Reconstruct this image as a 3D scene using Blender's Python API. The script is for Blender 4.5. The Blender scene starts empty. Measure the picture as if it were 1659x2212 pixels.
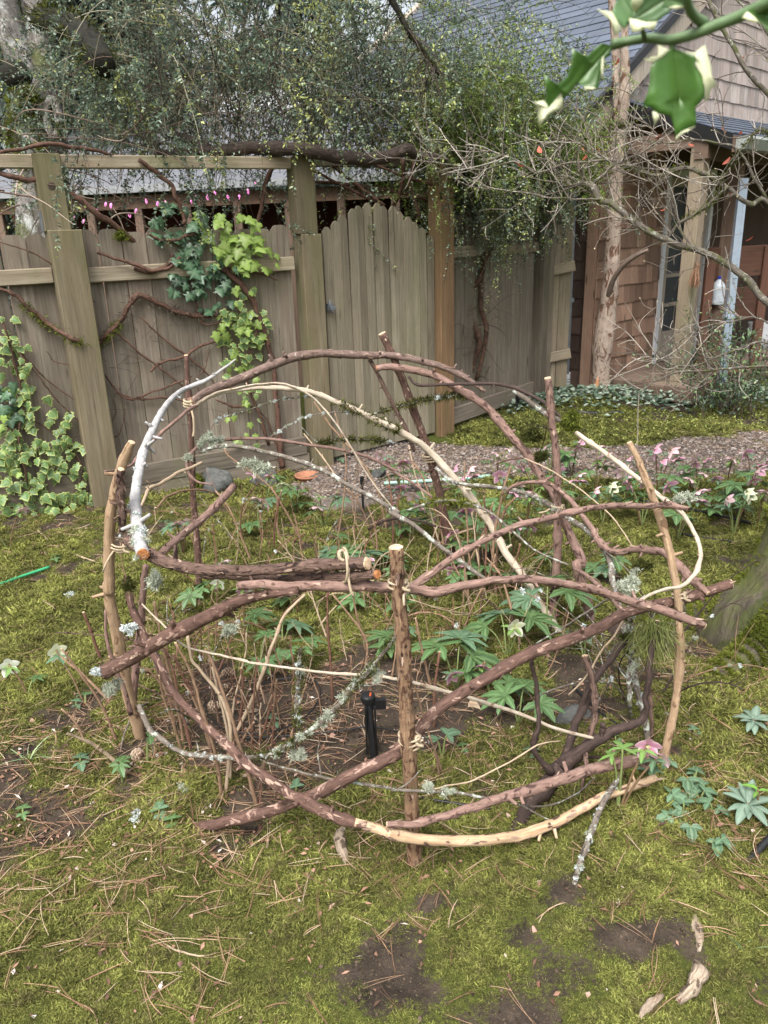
import bpy, math, random
import numpy as np
from mathutils import Vector, Matrix
random.seed(7)
RNG = np.random.default_rng(11)
SC = bpy.context.scene
COL = SC.collection
# ------------------------------------------------------------------ camera, sky, sun, exposure
FPX, CX, CY, EYE = 1659.0, 829.5, 1106.0, 1.65
PITCH, ROLL = math.radians(19.8), math.radians(1.9)
AX_F = np.array([0, math.cos(PITCH), -math.sin(PITCH)])
AX_U = np.array([0, math.sin(PITCH), math.cos(PITCH)])
AX_X = np.array([1.0, 0, 0])
IM_R = math.cos(ROLL)*AX_X - math.sin(ROLL)*AX_U
IM_U = math.sin(ROLL)*AX_X + math.cos(ROLL)*AX_U
cam_d = bpy.data.cameras.new('camera'); cam = bpy.data.objects.new('camera', cam_d); COL.objects.link(cam)
cam.matrix_world = Matrix(((IM_R[0], IM_U[0], -AX_F[0], 0), (IM_R[1], IM_U[1], -AX_F[1], 0),
                           (IM_R[2], IM_U[2], -AX_F[2], EYE), (0, 0, 0, 1)))
cam_d.sensor_fit = 'VERTICAL'; cam_d.sensor_height = 36; cam_d.lens = 36*FPX/2212
cam_d.clip_start = 0.05; cam_d.clip_end = 600
cam_d.dof.use_dof = True; cam_d.dof.focus_distance = 2.7; cam_d.dof.aperture_fstop = 9.0
SC.camera = cam
world = bpy.data.worlds.new('World'); SC.world = world; world.use_nodes = True
wn = world.node_tree.nodes; wl = world.node_tree.links
bgn = wn['Background']
sky = wn.new('ShaderNodeTexSky'); sky.sky_type = 'NISHITA'; sky.sun_disc = False
SUN_EL, SUN_AZ = math.radians(58), math.radians(200)
sky.sun_elevation = SUN_EL; sky.sun_rotation = SUN_AZ; sky.dust_density = 6.0; sky.air_density = 1.3; sky.ozone_density = 1.0
hsv = wn.new('ShaderNodeHueSaturation'); hsv.inputs['Saturation'].default_value = 0.38
wl.new(sky.outputs[0], hsv.inputs['Color']); wl.new(hsv.outputs[0], bgn.inputs[0]); bgn.inputs[1].default_value = 0.12
sun_d = bpy.data.lights.new('sun', 'SUN'); sun_d.energy = 1.5; sun_d.angle = math.radians(32); sun_d.color = (1, 0.985, 0.96)
sun = bpy.data.objects.new('sun', sun_d); COL.objects.link(sun)
sdir = Vector((math.sin(SUN_AZ)*math.cos(SUN_EL), math.cos(SUN_AZ)*math.cos(SUN_EL), math.sin(SUN_EL)))
sun.rotation_euler = (-sdir).to_track_quat('-Z', 'Y').to_euler(); sun.location = (-3, -3, 8)
SC.view_settings.view_transform = 'Standard'; SC.view_settings.look = 'None'
SC.view_settings.exposure = 1.3; SC.view_settings.gamma = 1.0; SC.view_settings.use_curve_mapping = False

# ------------------------------------------------------------------ where a picture point lies in the place
CAMP = np.array([0, 0, EYE])
def ray(x, y):
    return AX_F + IM_R*((x-CX)/FPX) - IM_U*((y-CY)/FPX)
def _h(a, b, s=0):
    n = (a*374761393 + b*668265263 + s*1442695041) & 0xffffffff
    n = ((n ^ (n >> 13))*1274126177) & 0xffffffff
    return ((n ^ (n >> 16)) & 0xffff)/65535.0
def vnoise(x, y, s=0):
    x = np.asarray(x, float); y = np.asarray(y, float)
    xi = np.floor(x).astype(np.int64); yi = np.floor(y).astype(np.int64)
    fx = x-xi; fy = y-yi; fx = fx*fx*(3-2*fx); fy = fy*fy*(3-2*fy)
    a = _h(xi, yi, s); b = _h(xi+1, yi, s); c = _h(xi, yi+1, s); d = _h(xi+1, yi+1, s)
    return (a*(1-fx)+b*fx)*(1-fy)+(c*(1-fx)+d*fx)*fy
def fbm(x, y, s=0, o=4):
    t = 0; a = .5; n = 0
    for k in range(o):
        t = t+a*vnoise(np.asarray(x)*2**k, np.asarray(y)*2**k, s+k); n += a; a *= .5
    return t/n
def gz(x, y):                                    # ground height
    h = (fbm(np.asarray(x)*1.3, np.asarray(y)*1.3, 3, 3)-.5)*.09 + (fbm(np.asarray(x)*7, np.asarray(y)*7, 9, 2)-.5)*.022
    return h
def G(x, y, dz=0.0):                             # picture point -> ground
    d = ray(x, y); z = 0.0
    for _ in range(4):
        t = (z-EYE)/d[2]; p = CAMP+d*t; z = float(gz(p[0], p[1]))
    return np.array([p[0], p[1], z+dz])
def PY(x, y, Y):
    d = ray(x, y); return CAMP+d*(Y/d[1])
def OP(x, y, P, Q, off=0.0):                     # picture point -> vertical plane through P, Q (off = metres towards viewer)
    d = ray(x, y); P = np.array(P[:2], float); Q = np.array(Q[:2], float)
    n = np.array([Q[1]-P[1], -(Q[0]-P[0])]); n /= np.linalg.norm(n)
    if n[1] > 0: n = -n
    t = (n@P+off)/(n@d[:2]); return CAMP+d*t
def px(p):                                       # metres per picture pixel at p
    return float(np.dot(np.asarray(p)-CAMP, AX_F))/FPX
def cvt(c, x, y):
    if c == 'A': return 132.7+x*.44, 663.6+y*.44
    if c == 'B': return 796.3+x*.48, 663.6+y*.48
    if c == 'C': return 132.7+x*.44, 1194.5+y*.44
    if c == 'E': return 796.3+x*.52, 1194.5+y*.52
    if c == 'F': return x*.5, 398+y*.5           # fence, left
    if c == 'H': return 829.5+x*.5, y*.5         # house, top right
    if c == 'K': return 829.5+x*.5, 398+y*.5
    if c == 'V': return x*.28, y*.28
    if c == 'W': return 398+x*.32, y*.32
    return x, y
CSC = dict(A=.44, B=.48, C=.44, E=.52, F=.5, H=.5, K=.5, V=.28, W=.32, D=1.0)

# ------------------------------------------------------------------ mesh builder
class MB:
    def __init__(s): s.v = []; s.f = []; s.n = 0; s.at = {}
    def add(s, v, f, **at):
        v = np.asarray(v, float).reshape(-1, 3); k = len(v)
        s.v.append(v); s.f.extend([tuple(i+s.n for i in q) for q in f])
        for key in set(list(at)+list(s.at)):
            L = s.at.setdefault(key, [])
            have = sum(len(a) for a in L)
            if have < s.n: L.append(np.zeros((s.n-have,)+np.shape(L[0])[1:] if L else (s.n-have,)+np.shape(np.asarray(at[key]))[1:]))
            if key in at:
                a = np.asarray(at[key], float)
                if a.ndim == 0: a = np.full(k, float(a))
                L.append(a)
        s.n += k
        return s
    def box(s, c, sz, M=None):
        c = np.array(c, float); h = np.array(sz, float)/2
        v = np.array([[x, y, z] for z in (-1, 1) for y in (-1, 1) for x in (-1, 1)], float)*h
        if M is not None: v = v@np.asarray(M, float).T
        return s.add(v+c, [(0, 2, 3, 1), (4, 5, 7, 6), (0, 1, 5, 4), (2, 6, 7, 3), (0, 4, 6, 2), (1, 3, 7, 5)])
    def mesh(s, name, mats, smooth=False, org=None):
        V = np.concatenate(s.v) if s.v else np.zeros((0, 3))
        if org is not None: V = V-np.asarray(org, float)
        m = bpy.data.meshes.new(name)
        m.from_pydata(V.tolist(), [], s.f)
        for k, L in s.at.items():
            a = np.concatenate(L)
            if len(a) < s.n: a = np.concatenate([a, np.zeros((s.n-len(a),)+a.shape[1:])])
            if a.ndim == 2:
                t = m.attributes.new(k, 'FLOAT_VECTOR', 'POINT'); t.data.foreach_set('vector', a.astype(np.float32).ravel())
            else:
                t = m.attributes.new(k, 'FLOAT', 'POINT'); t.data.foreach_set('value', a.astype(np.float32))
        for q in (mats if isinstance(mats, (list, tuple)) else [mats]): m.materials.append(q)
        if smooth: m.polygons.foreach_set('use_smooth', [True]*len(m.polygons))
        m.update(); return m
def bigmesh(name, V, Fc, mat, attrs=None, smooth=False):   # V (n,3), Fc (m,k) arrays
    m = bpy.data.meshes.new(name); k = Fc.shape[1]
    m.vertices.add(len(V)); m.vertices.foreach_set('co', V.astype(np.float32).ravel())
    m.loops.add(Fc.size); m.loops.foreach_set('vertex_index', Fc.astype(np.int32).ravel())
    m.polygons.add(len(Fc)); m.polygons.foreach_set('loop_start', (np.arange(len(Fc))*k).astype(np.int32))
    if smooth: m.polygons.foreach_set('use_smooth', np.ones(len(Fc), bool))
    for a, val in (attrs or {}).items():
        t = m.attributes.new(a, 'FLOAT', 'POINT'); t.data.foreach_set('value', np.asarray(val, np.float32))
    m.materials.append(mat); m.update(calc_edges=True); return m
def link(name, data, parent=None, loc=None, rot=None, scale=None):
    o = bpy.data.objects.new(name, data); COL.objects.link(o)
    if loc is not None: o.location = tuple(float(c) for c in loc)
    if rot is not None: o.rotation_euler = rot
    if scale is not None: o.scale = (scale,)*3 if np.isscalar(scale) else scale
    if parent is not None: o.parent = parent
    return o
def tag(o, label=None, cat=None, group=None, kind=None):
    if label: o['label'] = label
    if cat: o['category'] = cat
    if group: o['group'] = group
    if kind: o['kind'] = kind
    return o
def thing(name, label, cat, loc=(0, 0, 0), group=None, rz=0.0):
    o = link(name, None, None, loc, (0, 0, rz)); o.empty_display_size = .1
    return tag(o, label, cat, group)
def child(name, mb, mat, parent, smooth=False, kind=None, org=None):
    """a part modelled in world coordinates under an unrotated thing"""
    org = np.array(parent.location if parent.parent is None else parent.location+parent.parent.location, float)
    o = link(name, mb.mesh(name, mat, smooth, org), parent)
    if kind: o['kind'] = kind
    return o
def copy_tree(o, parent=None):
    c = o.copy(); COL.objects.link(c)
    if parent is not None: c.parent = parent
    for ch in o.children: copy_tree(ch, c)
    return c

# ------------------------------------------------------------------ material helpers
class Mat:
    def __init__(s, name, rough=.8, spec=.3):
        s.m = bpy.data.materials.new(name); s.m.use_nodes = True
        s.nt = s.m.node_tree; s.b = s.nt.nodes['Principled BSDF']
        s.b.inputs['Roughness'].default_value = rough
        s.b.inputs['Specular IOR Level'].default_value = spec
    def N(s, t, **kw):
        n = s.nt.nodes.new('ShaderNode'+t)
        for k, v in kw.items():
            if k.startswith('i_'):
                key = k[2:]; key = int(key) if key.isdigit() else key.replace('_', ' ')
                if hasattr(v, 'is_output') or isinstance(v, bpy.types.NodeSocket): s.nt.links.new(v, n.inputs[key])
                else: n.inputs[key].default_value = v
            else: setattr(n, k, v)
        return n
    def L(s, a, b): s.nt.links.new(a, b)
    def noise(s, vec, scale, detail=4, rough=.55, dist=0.0):
        n = s.N('TexNoise'); n.inputs['Scale'].default_value = scale; n.inputs['Detail'].default_value = detail
        n.inputs['Roughness'].default_value = rough; n.inputs['Distortion'].default_value = dist
        if vec is not None: s.L(vec, n.inputs['Vector'])
        return n.outputs['Fac']
    def mapr(s, v, a, b, c=0.0, d=1.0):
        n = s.N('MapRange'); n.inputs[1].default_value = a; n.inputs[2].default_value = b
        n.inputs[3].default_value = c; n.inputs[4].default_value = d; s.L(v, n.inputs[0]); return n.outputs[0]
    def mix(s, f, a, b, mode='MIX'):
        n = s.N('MixRGB', blend_type=mode)
        for k, v in ((0, f), (1, a), (2, b)):
            if isinstance(v, bpy.types.NodeSocket): s.L(v, n.inputs[k])
            elif k == 0: n.inputs[0].default_value = v
            else: n.inputs[k].default_value = (*v, 1) if len(v) == 3 else v
        return n.outputs[0]
    def math(s, op, a, b=0.0):
        n = s.N('Math', operation=op)
        for k, v in ((0, a), (1, b)):
            if isinstance(v, bpy.types.NodeSocket): s.L(v, n.inputs[k])
            else: n.inputs[k].default_value = v
        return n.outputs[0]
    def vmul(s, v, xyz):
        n = s.N('VectorMath', operation='MULTIPLY'); s.L(v, n.inputs[0]); n.inputs[1].default_value = xyz; return n.outputs[0]
    def vadd(s, v, w):
        n = s.N('VectorMath', operation='ADD'); s.L(v, n.inputs[0]); s.L(w, n.inputs[1]); return n.outputs[0]
    def attr(s, name): 
        n = s.N('Attribute', attribute_name=name); return n
    def rnd(s): return s.N('ObjectInfo').outputs['Random']
    def obj(s): return s.N('TexCoord').outputs['Object']
    def pos(s): return s.N('NewGeometry').outputs['Position']
    def col(s, c):
        if isinstance(c, bpy.types.NodeSocket): s.L(c, s.b.inputs['Base Color'])
        else: s.b.inputs['Base Color'].default_value = (*c, 1)
        return s
    def bump(s, h, strength=.5, dist=.01):
        n = s.N('Bump'); n.inputs['Strength'].default_value = strength; n.inputs['Distance'].default_value = dist
        s.L(h, n.inputs['Height']); s.L(n.outputs[0], s.b.inputs['Normal']); return s
    def bright(s, c, f):                     # colour * scalar socket
        n = s.N('VectorMath', operation='SCALE'); s.L(c, n.inputs[0]); s.L(f, n.inputs['Scale']); return n.outputs[0]

def plain(name, c, rough=.6, spec=.3, metal=0.0, var=.25, scale=20):
    t = Mat(name, rough, spec); o = t.obj()
    n = t.noise(o, scale, 5, .6)
    col = t.mix(0.0, c, c); col = t.bright(col, t.math('MULTIPLY', t.mapr(n, .25, .75, 1-var, 1+var), t.mapr(t.rnd(), 0, 1, 1-var*.5, 1+var*.5)))
    t.col(col); t.b.inputs['Metallic'].default_value = metal; t.bump(n, .15, .004); return t.m

def bark(name, c1, c2, c3=None, sc=60, stretch=.12, patch=.55, lichen=0.0, bump=.6, moss=0.0, rough=.82, dist=.004, lc=(.42, .46, .38)):
    """bark on the coordinate 'bk' (round the stem, along the stem)"""
    t = Mat(name, rough, .25); a = t.attr('bk').outputs['Vector']
    seed = t.N('CombineXYZ'); t.L(t.math('MULTIPLY', t.rnd(), 37.0), seed.inputs[0])
    a0 = t.vadd(a, seed.outputs[0])
    v = t.vmul(a0, (1, 1, stretch))
    n1 = t.noise(v, sc*2.2, 6, .65, .6); n2 = t.noise(a0, sc*.5, 5, .6)
    c = t.mix(t.mapr(n1, .3, .7), c1, c2)
    if c3: 
        n3 = t.noise(t.vmul(a0, (1, 1, .55)), sc*.7, 5, .62, 1.0)
        c = t.mix(t.mapr(n3, patch, patch+.05), c, c3)
    c = t.bright(c, t.mapr(n2, .25, .75, .72, 1.22))
    # fine dark specks
    n4 = t.noise(a0, sc*5, 2, .5); c = t.mix(t.mapr(n4, .66, .74, 0, .45), c, (.03, .02, .017))
    if moss:
        n6 = t.noise(a0, sc*.22, 5, .65); c = t.mix(t.mapr(n6, 1-moss-.05, 1-moss+.08, 0, .85), c, (.085, .1, .025))
    if lichen:
        n5 = t.noise(a0, sc*.45, 6, .72, .4); c = t.mix(t.mapr(n5, 1-lichen-.04, 1-lichen+.03), c, lc)
    t.col(c); t.bump(t.math('ADD', n1, t.math('MULTIPLY', n2, .7)), bump, dist); return t.m

def wood(name, c1, c2, c3, grain=1.0, algae=0.25, alg=(.12, .15, .05), rough=.85, var=.16):
    """weathered sawn wood; grain runs along the local z of each piece"""
    t = Mat(name, rough, .2); o = t.obj(); seed = t.N('CombineXYZ')
    r = t.rnd(); t.L(t.math('MULTIPLY', r, 91.0), seed.inputs[0]); t.L(t.math('MULTIPLY', r, 53.0), seed.inputs[2])
    o2 = t.vadd(o, seed.outputs[0])
    g1 = t.noise(t.vmul(o2, (1, 1, .035)), 75*grain, 6, .62, .5)
    g2 = t.noise(t.vmul(o2, (1, 1, .12)), 13*grain, 5, .6, .8)
    big = t.noise(t.vmul(o2, (1, 1, .5)), 2.2, 4, .6)
    c = t.mix(t.mapr(g1, .3, .72), c1, c2); c = t.mix(t.mapr(g2, .42, .75), c, c3)
    c = t.bright(c, t.math('MULTIPLY', t.mapr(big, .25, .75, .75, 1.2), t.mapr(r, 0, 1, 1-var, 1+var)))
    al = t.noise(t.vmul(t.pos(), (1, 1, .4)), 2.6, 5, .65); c = t.mix(t.mapr(al, .66-algae, .92-algae, 0, .7), c, alg)
    vo = t.N('TexVoronoi'); vo.inputs['Scale'].default_value = 7; t.L(t.vmul(o2, (1, 1, .22)), vo.inputs['Vector']); c = t.mix(t.mapr(vo.outputs['Distance'], .05, .11, .75, 0), c, (.05, .035, .025))
    st = t.noise(t.vmul(o2, (1, 1, .06)), 150, 3, .5); c = t.mix(t.mapr(st, .62, .75, 0, .6), c, (.045, .04, .032))
    t.col(c); t.bump(t.math('ADD', g1, g2), .5, .004); return t.m

def leafmat(name, c, edge=None, vein=None, rough=.45, spec=.4, var=.3, trans=.25, hue=(0, 0)):
    """attributes: edge 0..1 towards the margin, vein 0..1"""
    t = Mat(name, rough, spec); o = t.obj()
    n = t.noise(o, 55, 4, .6); r = t.rnd()
    col = t.bright(t.mix(0.0, c, c), t.math('MULTIPLY', t.mapr(n, .25, .75, .8, 1.25), t.mapr(r, 0, 1, 1-var, 1+var)))
    if vein: col = t.mix(t.math('MULTIPLY', t.attr('vein').outputs['Fac'], .7), col, vein)
    if edge:
        e = t.math('ADD', t.attr('edge').outputs['Fac'], t.mapr(n, .3, .7, -.22, .22))
        col = t.mix(t.mapr(e, .52, .72), col, edge)
    if hue != (0, 0):
        h = t.N('HueSaturation'); t.L(col, h.inputs['Color']); r2 = t.math('FRACT', t.math('MULTIPLY', r, 17.3))
        t.L(t.mapr(r2, 0, 1, .5-hue[0], .5+hue[1]), h.inputs['Hue']); col = h.outputs[0]
    t.col(col); t.bump(n, .2, .003)
    if trans:
        tr = t.N('BsdfTranslucent'); t.L(col, tr.inputs['Color'])
        mx = t.N('MixShader'); mx.inputs[0].default_value = trans
        t.L(t.b.outputs[0], mx.inputs[1]); t.L(tr.outputs[0], mx.inputs[2])
        t.L(mx.outputs[0], t.nt.nodes['Material Output'].inputs['Surface'])
    return t.m

def varmat(name, cols, at='v', rough=.6, spec=.3, trans=0.0):
    """colour ramp over a per-blade attribute"""
    t = Mat(name, rough, spec); rp = t.N('ValToRGB'); el = rp.color_ramp.elements
    while len(el) < len(cols): el.new(.5)
    for k, (p, c) in enumerate(cols): el[k].position = p; el[k].color = (*c, 1)
    t.L(t.attr(at).outputs['Fac'], rp.inputs[0]); col = rp.outputs[0]; t.col(col)
    if trans:
        tr = t.N('BsdfTranslucent'); t.L(col, tr.inputs['Color']); mx = t.N('MixShader'); mx.inputs[0].default_value = trans
        t.L(t.b.outputs[0], mx.inputs[1]); t.L(tr.outputs[0], mx.inputs[2]); t.L(mx.outputs[0], t.nt.nodes['Material Output'].inputs['Surface'])
    return t.m

# ------------------------------------------------------------------ tubes
def catmull(P, sub):
    P = np.asarray(P, float); n = len(P)
    if n < 3: 
        t = np.linspace(0, 1, sub+1)[:, None]; return P[0]*(1-t)+P[-1]*t
    Q = np.vstack([2*P[0]-P[1], P, 2*P[-1]-P[-2]]); out = []
    for i in range(n-1):
        a, b, c, d = Q[i:i+4]
        for k in range(sub):
            t = k/sub
            out.append(.5*((2*b)+(-a+c)*t+(2*a-5*b+4*c-d)*t*t+(-a+3*b-3*c+d)*t**3))
    out.append(P[-1]); return np.array(out)
def tube(mb, pts, rad, sides=10, sub=5, rough=.07, seed=0, cap=True, knot=.0, wob=0.0):
    """adds a tapered, slightly knobbly stem; returns the path (centres, radii)"""
    X = np.column_stack([np.asarray(pts, float), np.asarray(rad, float)]); X = catmull(X, sub)
    C = X[:, :3]; R = np.maximum(X[:, 3], 3e-4); n = len(C)
    if wob: 
        L0 = np.linspace(0, n*.35, n)
        for k in range(3): C[:, k] += (fbm(L0, np.full(n, seed+k*3.7), seed+k, 3)-.5)*wob*np.minimum(1, np.minimum(np.arange(n), np.arange(n)[::-1])/3)
    T = np.gradient(C, axis=0); T /= np.linalg.norm(T, axis=1)[:, None]+1e-12
    u = np.cross(T[0], [.31, .17, .93]); u /= np.linalg.norm(u)
    Lacc = np.concatenate([[0], np.cumsum(np.linalg.norm(np.diff(C, axis=0), axis=1))])
    th = np.arange(sides)*2*np.pi/sides; V = np.zeros((n, sides, 3)); BK = np.zeros((n, sides, 3))
    for i in range(n):
        u = u-T[i]*np.dot(u, T[i]); u /= np.linalg.norm(u)+1e-12; w = np.cross(T[i], u)
        V[i] = np.outer(np.cos(th), u)+np.outer(np.sin(th), w)
    ll = (Lacc/max(R.mean(), 1e-4))[:, None]
    d = 1+(fbm(np.cos(th)[None]*1.3+ll*.35+seed*3.1, np.sin(th)[None]*1.3+ll*.21+seed, seed, 3)-.5)*2*rough
    if knot: d = d+knot*np.maximum(0, fbm(ll*.22+seed*5.3, np.full_like(ll, seed), seed+50, 2)-.62)*2.2
    BK[..., 0] = np.cos(th)*R.mean()+seed*.37; BK[..., 1] = np.sin(th)*R.mean(); BK[..., 2] = Lacc[:, None]
    V = C[:, None]+V*(R[:, None]*d)[..., None]
    F = [(i*sides+k, i*sides+(k+1) % sides, (i+1)*sides+(k+1) % sides, (i+1)*sides+k) for i in range(n-1) for k in range(sides)]
    if cap: F += [tuple(range(sides-1, -1, -1)), tuple((n-1)*sides+k for k in range(sides))]
    mb.add(V.reshape(-1, 3), F, bk=BK.reshape(-1, 3), tt=np.repeat(np.linspace(0, 1, n), sides))
    return C, R, T
def cutdisc(mb, c, nrm, r, seed=0, dome=.12, sides=12):
    nrm = np.asarray(nrm, float); nrm /= np.linalg.norm(nrm); u = np.cross(nrm, [.3, .2, .9]); u /= np.linalg.norm(u); w = np.cross(nrm, u)
    rr = random.Random(seed); V = []; F = []
    for k, (f, h) in enumerate(((1.03, -.25), (1.0, .02), (.6, dome*.9))):
        for a in range(sides):
            th = a*2*math.pi/sides; q = f*(1+rr.uniform(-.06, .06))
            V.append(c+(u*math.cos(th)+w*math.sin(th))*r*q+nrm*r*(h+rr.uniform(-.03, .03)))
    V.append(c+nrm*r*dome)
    for k in range(2):
        for a in range(sides): F.append((k*sides+a, k*sides+(a+1) % sides, (k+1)*sides+(a+1) % sides, (k+1)*sides+a))
    for a in range(sides): F.append((2*sides+a, 2*sides+(a+1) % sides, 3*sides))
    mb.add(np.array(V), F)
# blades (leaves, needles, moss shoots): many thin strips in one array mesh
def blades(P, D, Lg, W, bend, side=None, v=None, seg=2):
    """P base, D unit direction, Lg length, W width, bend vector added quadratically -> V, F(quads), v attr"""
    n = len(P); D = D/np.linalg.norm(D, axis=1)[:, None]
    if side is None: side = RNG.normal(size=(n, 3))
    S = np.cross(D, side); S /= np.linalg.norm(S, axis=1)[:, None]+1e-9
    rows = []
    for k in range(seg+1):
        t = k/seg; c = P+D*(Lg*t)[:, None]+bend*(t*t); w = W*(1.0-.75*t if k else .8)*.5
        if k == 1 and seg == 2: w = W*.55
        rows += [c-S*w[:, None], c+S*w[:, None]]
    V = np.stack(rows, 1); m = 2*(seg+1); base = (np.arange(n)*m)[:, None]
    F = np.concatenate([base+np.array([[2*k, 2*k+1, 2*k+3, 2*k+2]]) for k in range(seg)], 0)
    vv = np.repeat(RNG.random(n) if v is None else v, m)
    return V.reshape(-1, 3), F, vv
# ================================================================== ground
def patch(x, y, cx, cy, rx, ry): return np.exp(-(((x-cx)/rx)**2+((y-cy)/ry)**2))
def mossf(x, y):                                  # 0 bare soil .. 1 thick moss
    x = np.asarray(x, float); y = np.asarray(y, float)
    m = (fbm(x*2.1+5, y*2.1, 21, 4)-.47)*2.6+(fbm(x*7+5, y*7, 61, 3)-.5)*2.0+.86
    m = m-1.0*patch(x, y, -1.15, 1.8, .4, .45)-1.3*patch(x, y, -.15, 2.45, .75, .5)-.5*patch(x, y, .9, 2.6, .35, .4)-.15*patch(x, y, .1, 1.15, .5, .12)
    m = m-1.0*patch(x, y, -1.9, 4.45, .6, .35)-.2*patch(x, y, .9, 1.1, .3, .1)
    m = m+.5*patch(x, y, .45, 1.75, .7, .35)+.5*patch(x, y, -.6, 3.3, .6, .7)+.4*patch(x, y, -1.5, 3.3, .6, .6)+.3*patch(x, y, -.3, 1.5, .6, .25)
    m = m-1.6*pathf(x, y)
    return np.clip(m, 0, 1)
def pathf(x, y):                                  # gravel path: from the gate towards the right
    x = np.asarray(x, float); y = np.asarray(y, float)
    c = 5.55+.02*(x-.3)-.25*np.maximum(0, -x)*.0; w = .5+.22*np.exp(-((x+.05)/.55)**2)
    d = np.abs(y-c-.12*np.sin(x*2.3))/w
    f = np.clip((1.12-d)*3.5+(fbm(x*4, y*4, 77, 3)-.5)*1.6, 0, 1)
    return f*np.clip((x+.75)*3, 0, 1)
def axis(lo, hi, a, b, fine, growth=1.12):
    L = list(np.arange(a, b, fine)); s = fine; x = b
    R = []
    while x < hi: R.append(x); s *= growth; x += s
    R.append(hi); s = fine; x = a-fine; Q = []
    while x > lo: Q.append(x); s *= growth; x -= s
    Q.append(lo); return np.array(Q[::-1]+L+R)
gx = axis(-180, 180, -2.6, 3.2, .02, 1.14); gy = axis(-30, 320, .7, 6.2, .022, 1.14)
XX, YY = np.meshgrid(gx, gy); mo = mossf(XX, YY)
near = np.exp(-(np.maximum(0, np.hypot(XX, YY-3)-6)/8)**2)
ZZ = gz(XX, YY)*near+mo*near*((fbm(XX*14, YY*14, 31, 3)-.4)*.04)
# moss cushions
CUSH = [(.42, 4.0, .13, .07), (2.0, 7.35, .45, .08), (-.33, 5.3, .16, .12), (1.15, 6.6, .3, .06), (.05, 3.75, .1, .05), (-1.25, 3.75, .16, .06), (.62, 1.72, .3, .02), (1.15, 1.55, .22, .03), (1.05, 2.5, .25, .03), (-.5, 3.9, .2, .05)]
for cx, cy, r, h in CUSH: ZZ += h*np.exp(-(((XX-cx)/r)**2+((YY-cy)/(r*.8))**2))
def gzz(x, y):
    z = gz(x, y)
    for cx, cy, r, h in CUSH: z = z+h*np.exp(-(((x-cx)/r)**2+((y-cy)/(r*.8))**2))
    return z
ny, nx = XX.shape
V = np.stack([XX, YY, ZZ], -1).reshape(-1, 3)
ii = (np.arange(ny-1)[:, None]*nx+np.arange(nx-1)[None]).reshape(-1)
Fq = np.stack([ii, ii+1, ii+nx+1, ii+nx], 1)
t = Mat('ground_soil_moss', .92, .15); p = t.pos(); a_m = t.attr('moss').outputs['Fac']; a_p = t.attr('path').outputs['Fac']
n1 = t.noise(p, 9, 6, .65); n2 = t.noise(p, 70, 5, .7); n3 = t.noise(p, 260, 3, .6); n4 = t.noise(p, 2.2, 4, .6)
soil = t.mix(t.mapr(n1, .3, .7), (.022, .017, .013), (.085, .064, .048)); soil = t.mix(t.mapr(n2, .55, .7, 0, .7), soil, (.14, .1, .07)); soil = t.mix(t.mapr(n3, .6, .72, 0, .5), soil, (.02, .015, .012))
mos = t.mix(t.mapr(n2, .3, .7), (.032, .04, .01), (.1, .115, .022)); mos = t.mix(t.mapr(n3, .52, .72, 0, .8), mos, (.02, .022, .008))
c = t.mix(t.mapr(t.math('ADD', a_m, t.mapr(n2, .3, .7, -.25, .25)), .3, .55), soil, mos)
peb = t.mix(t.mapr(n3, .35, .65), (.09, .075, .065), (.2, .165, .15)); c = t.mix(t.mapr(t.math('ADD', a_p, t.mapr(n2, .3, .7, -.2, .2)), .4, .6), c, peb)
t.col(c); t.bump(t.math('ADD', n2, t.math('MULTIPLY', n3, .6)), .8, .012)
gm = bigmesh('ground', V, Fq, t.m, dict(moss=mo.ravel(), path=pathf(XX, YY).ravel()), True)
tag(link('ground', gm), kind='structure')

# ================================================================== fence and gate
W_FEN = wood('weathered_fence_boards', (.115, .097, .074), (.27, .235, .185), (.165, .128, .098), 1, .13, (.13, .14, .055), var=.3)
W_GATE = wood('gate_boards', (.165, .145, .102), (.34, .3, .22), (.23, .19, .135), 1, .13, (.15, .16, .07), var=.22)
W_POST = wood('old_green_posts', (.1, .083, .055), (.22, .185, .125), (.15, .118, .072), .7, .24, (.09, .1, .03))
W_NEWP = wood('reddish_gate_post', (.17, .1, .055), (.29, .19, .105), (.22, .15, .08), .8, .2, (.11, .13, .04))
W_RAIL = wood('pale_rails', (.2, .165, .115), (.36, .31, .23), (.25, .19, .13), 1, .16)
W_BRB = wood('dark_brown_beam', (.06, .045, .033), (.12, .095, .07), (.09, .07, .05), 1, .2)
METAL = plain('galvanised_metal', (.23, .25, .28), .45, .5, .7, .2, 12)
BLACK = plain('black_plastic', (.012, .012, .013), .4, .4, 0, .15, 30)
def picket_mesh(name, w, h, th, mat, ear=.035):
    e = ear; out = [(-w/2, 0), (w/2, 0), (w/2, h-e), (w/2-e*.7, h-e*.15), (w/2-e*1.1, h), (-w/2+e*1.1, h), (-w/2+e*.7, h-e*.15), (-w/2, h-e)]
    n = len(out); mb = MB(); v = [(x, -th/2, z) for x, z in out]+[(x, th/2, z) for x, z in out]
    f = [tuple(range(n)), tuple(range(2*n-1, n-1, -1))]+[(i, i+n, (i+1) % n+n, (i+1) % n) for i in range(n)]
    return mb.add(v, f).mesh(name, mat)
def frame(P, Q):
    P = np.array(P[:2], float); Q = np.array(Q[:2], float); d = Q-P; L = np.linalg.norm(d); d /= L
    n = np.array([d[1], -d[0]]);  n = n if n[1] < 0 else -n           # towards the viewer
    return P, d, n, L, math.atan2(d[1], d[0])
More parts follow.
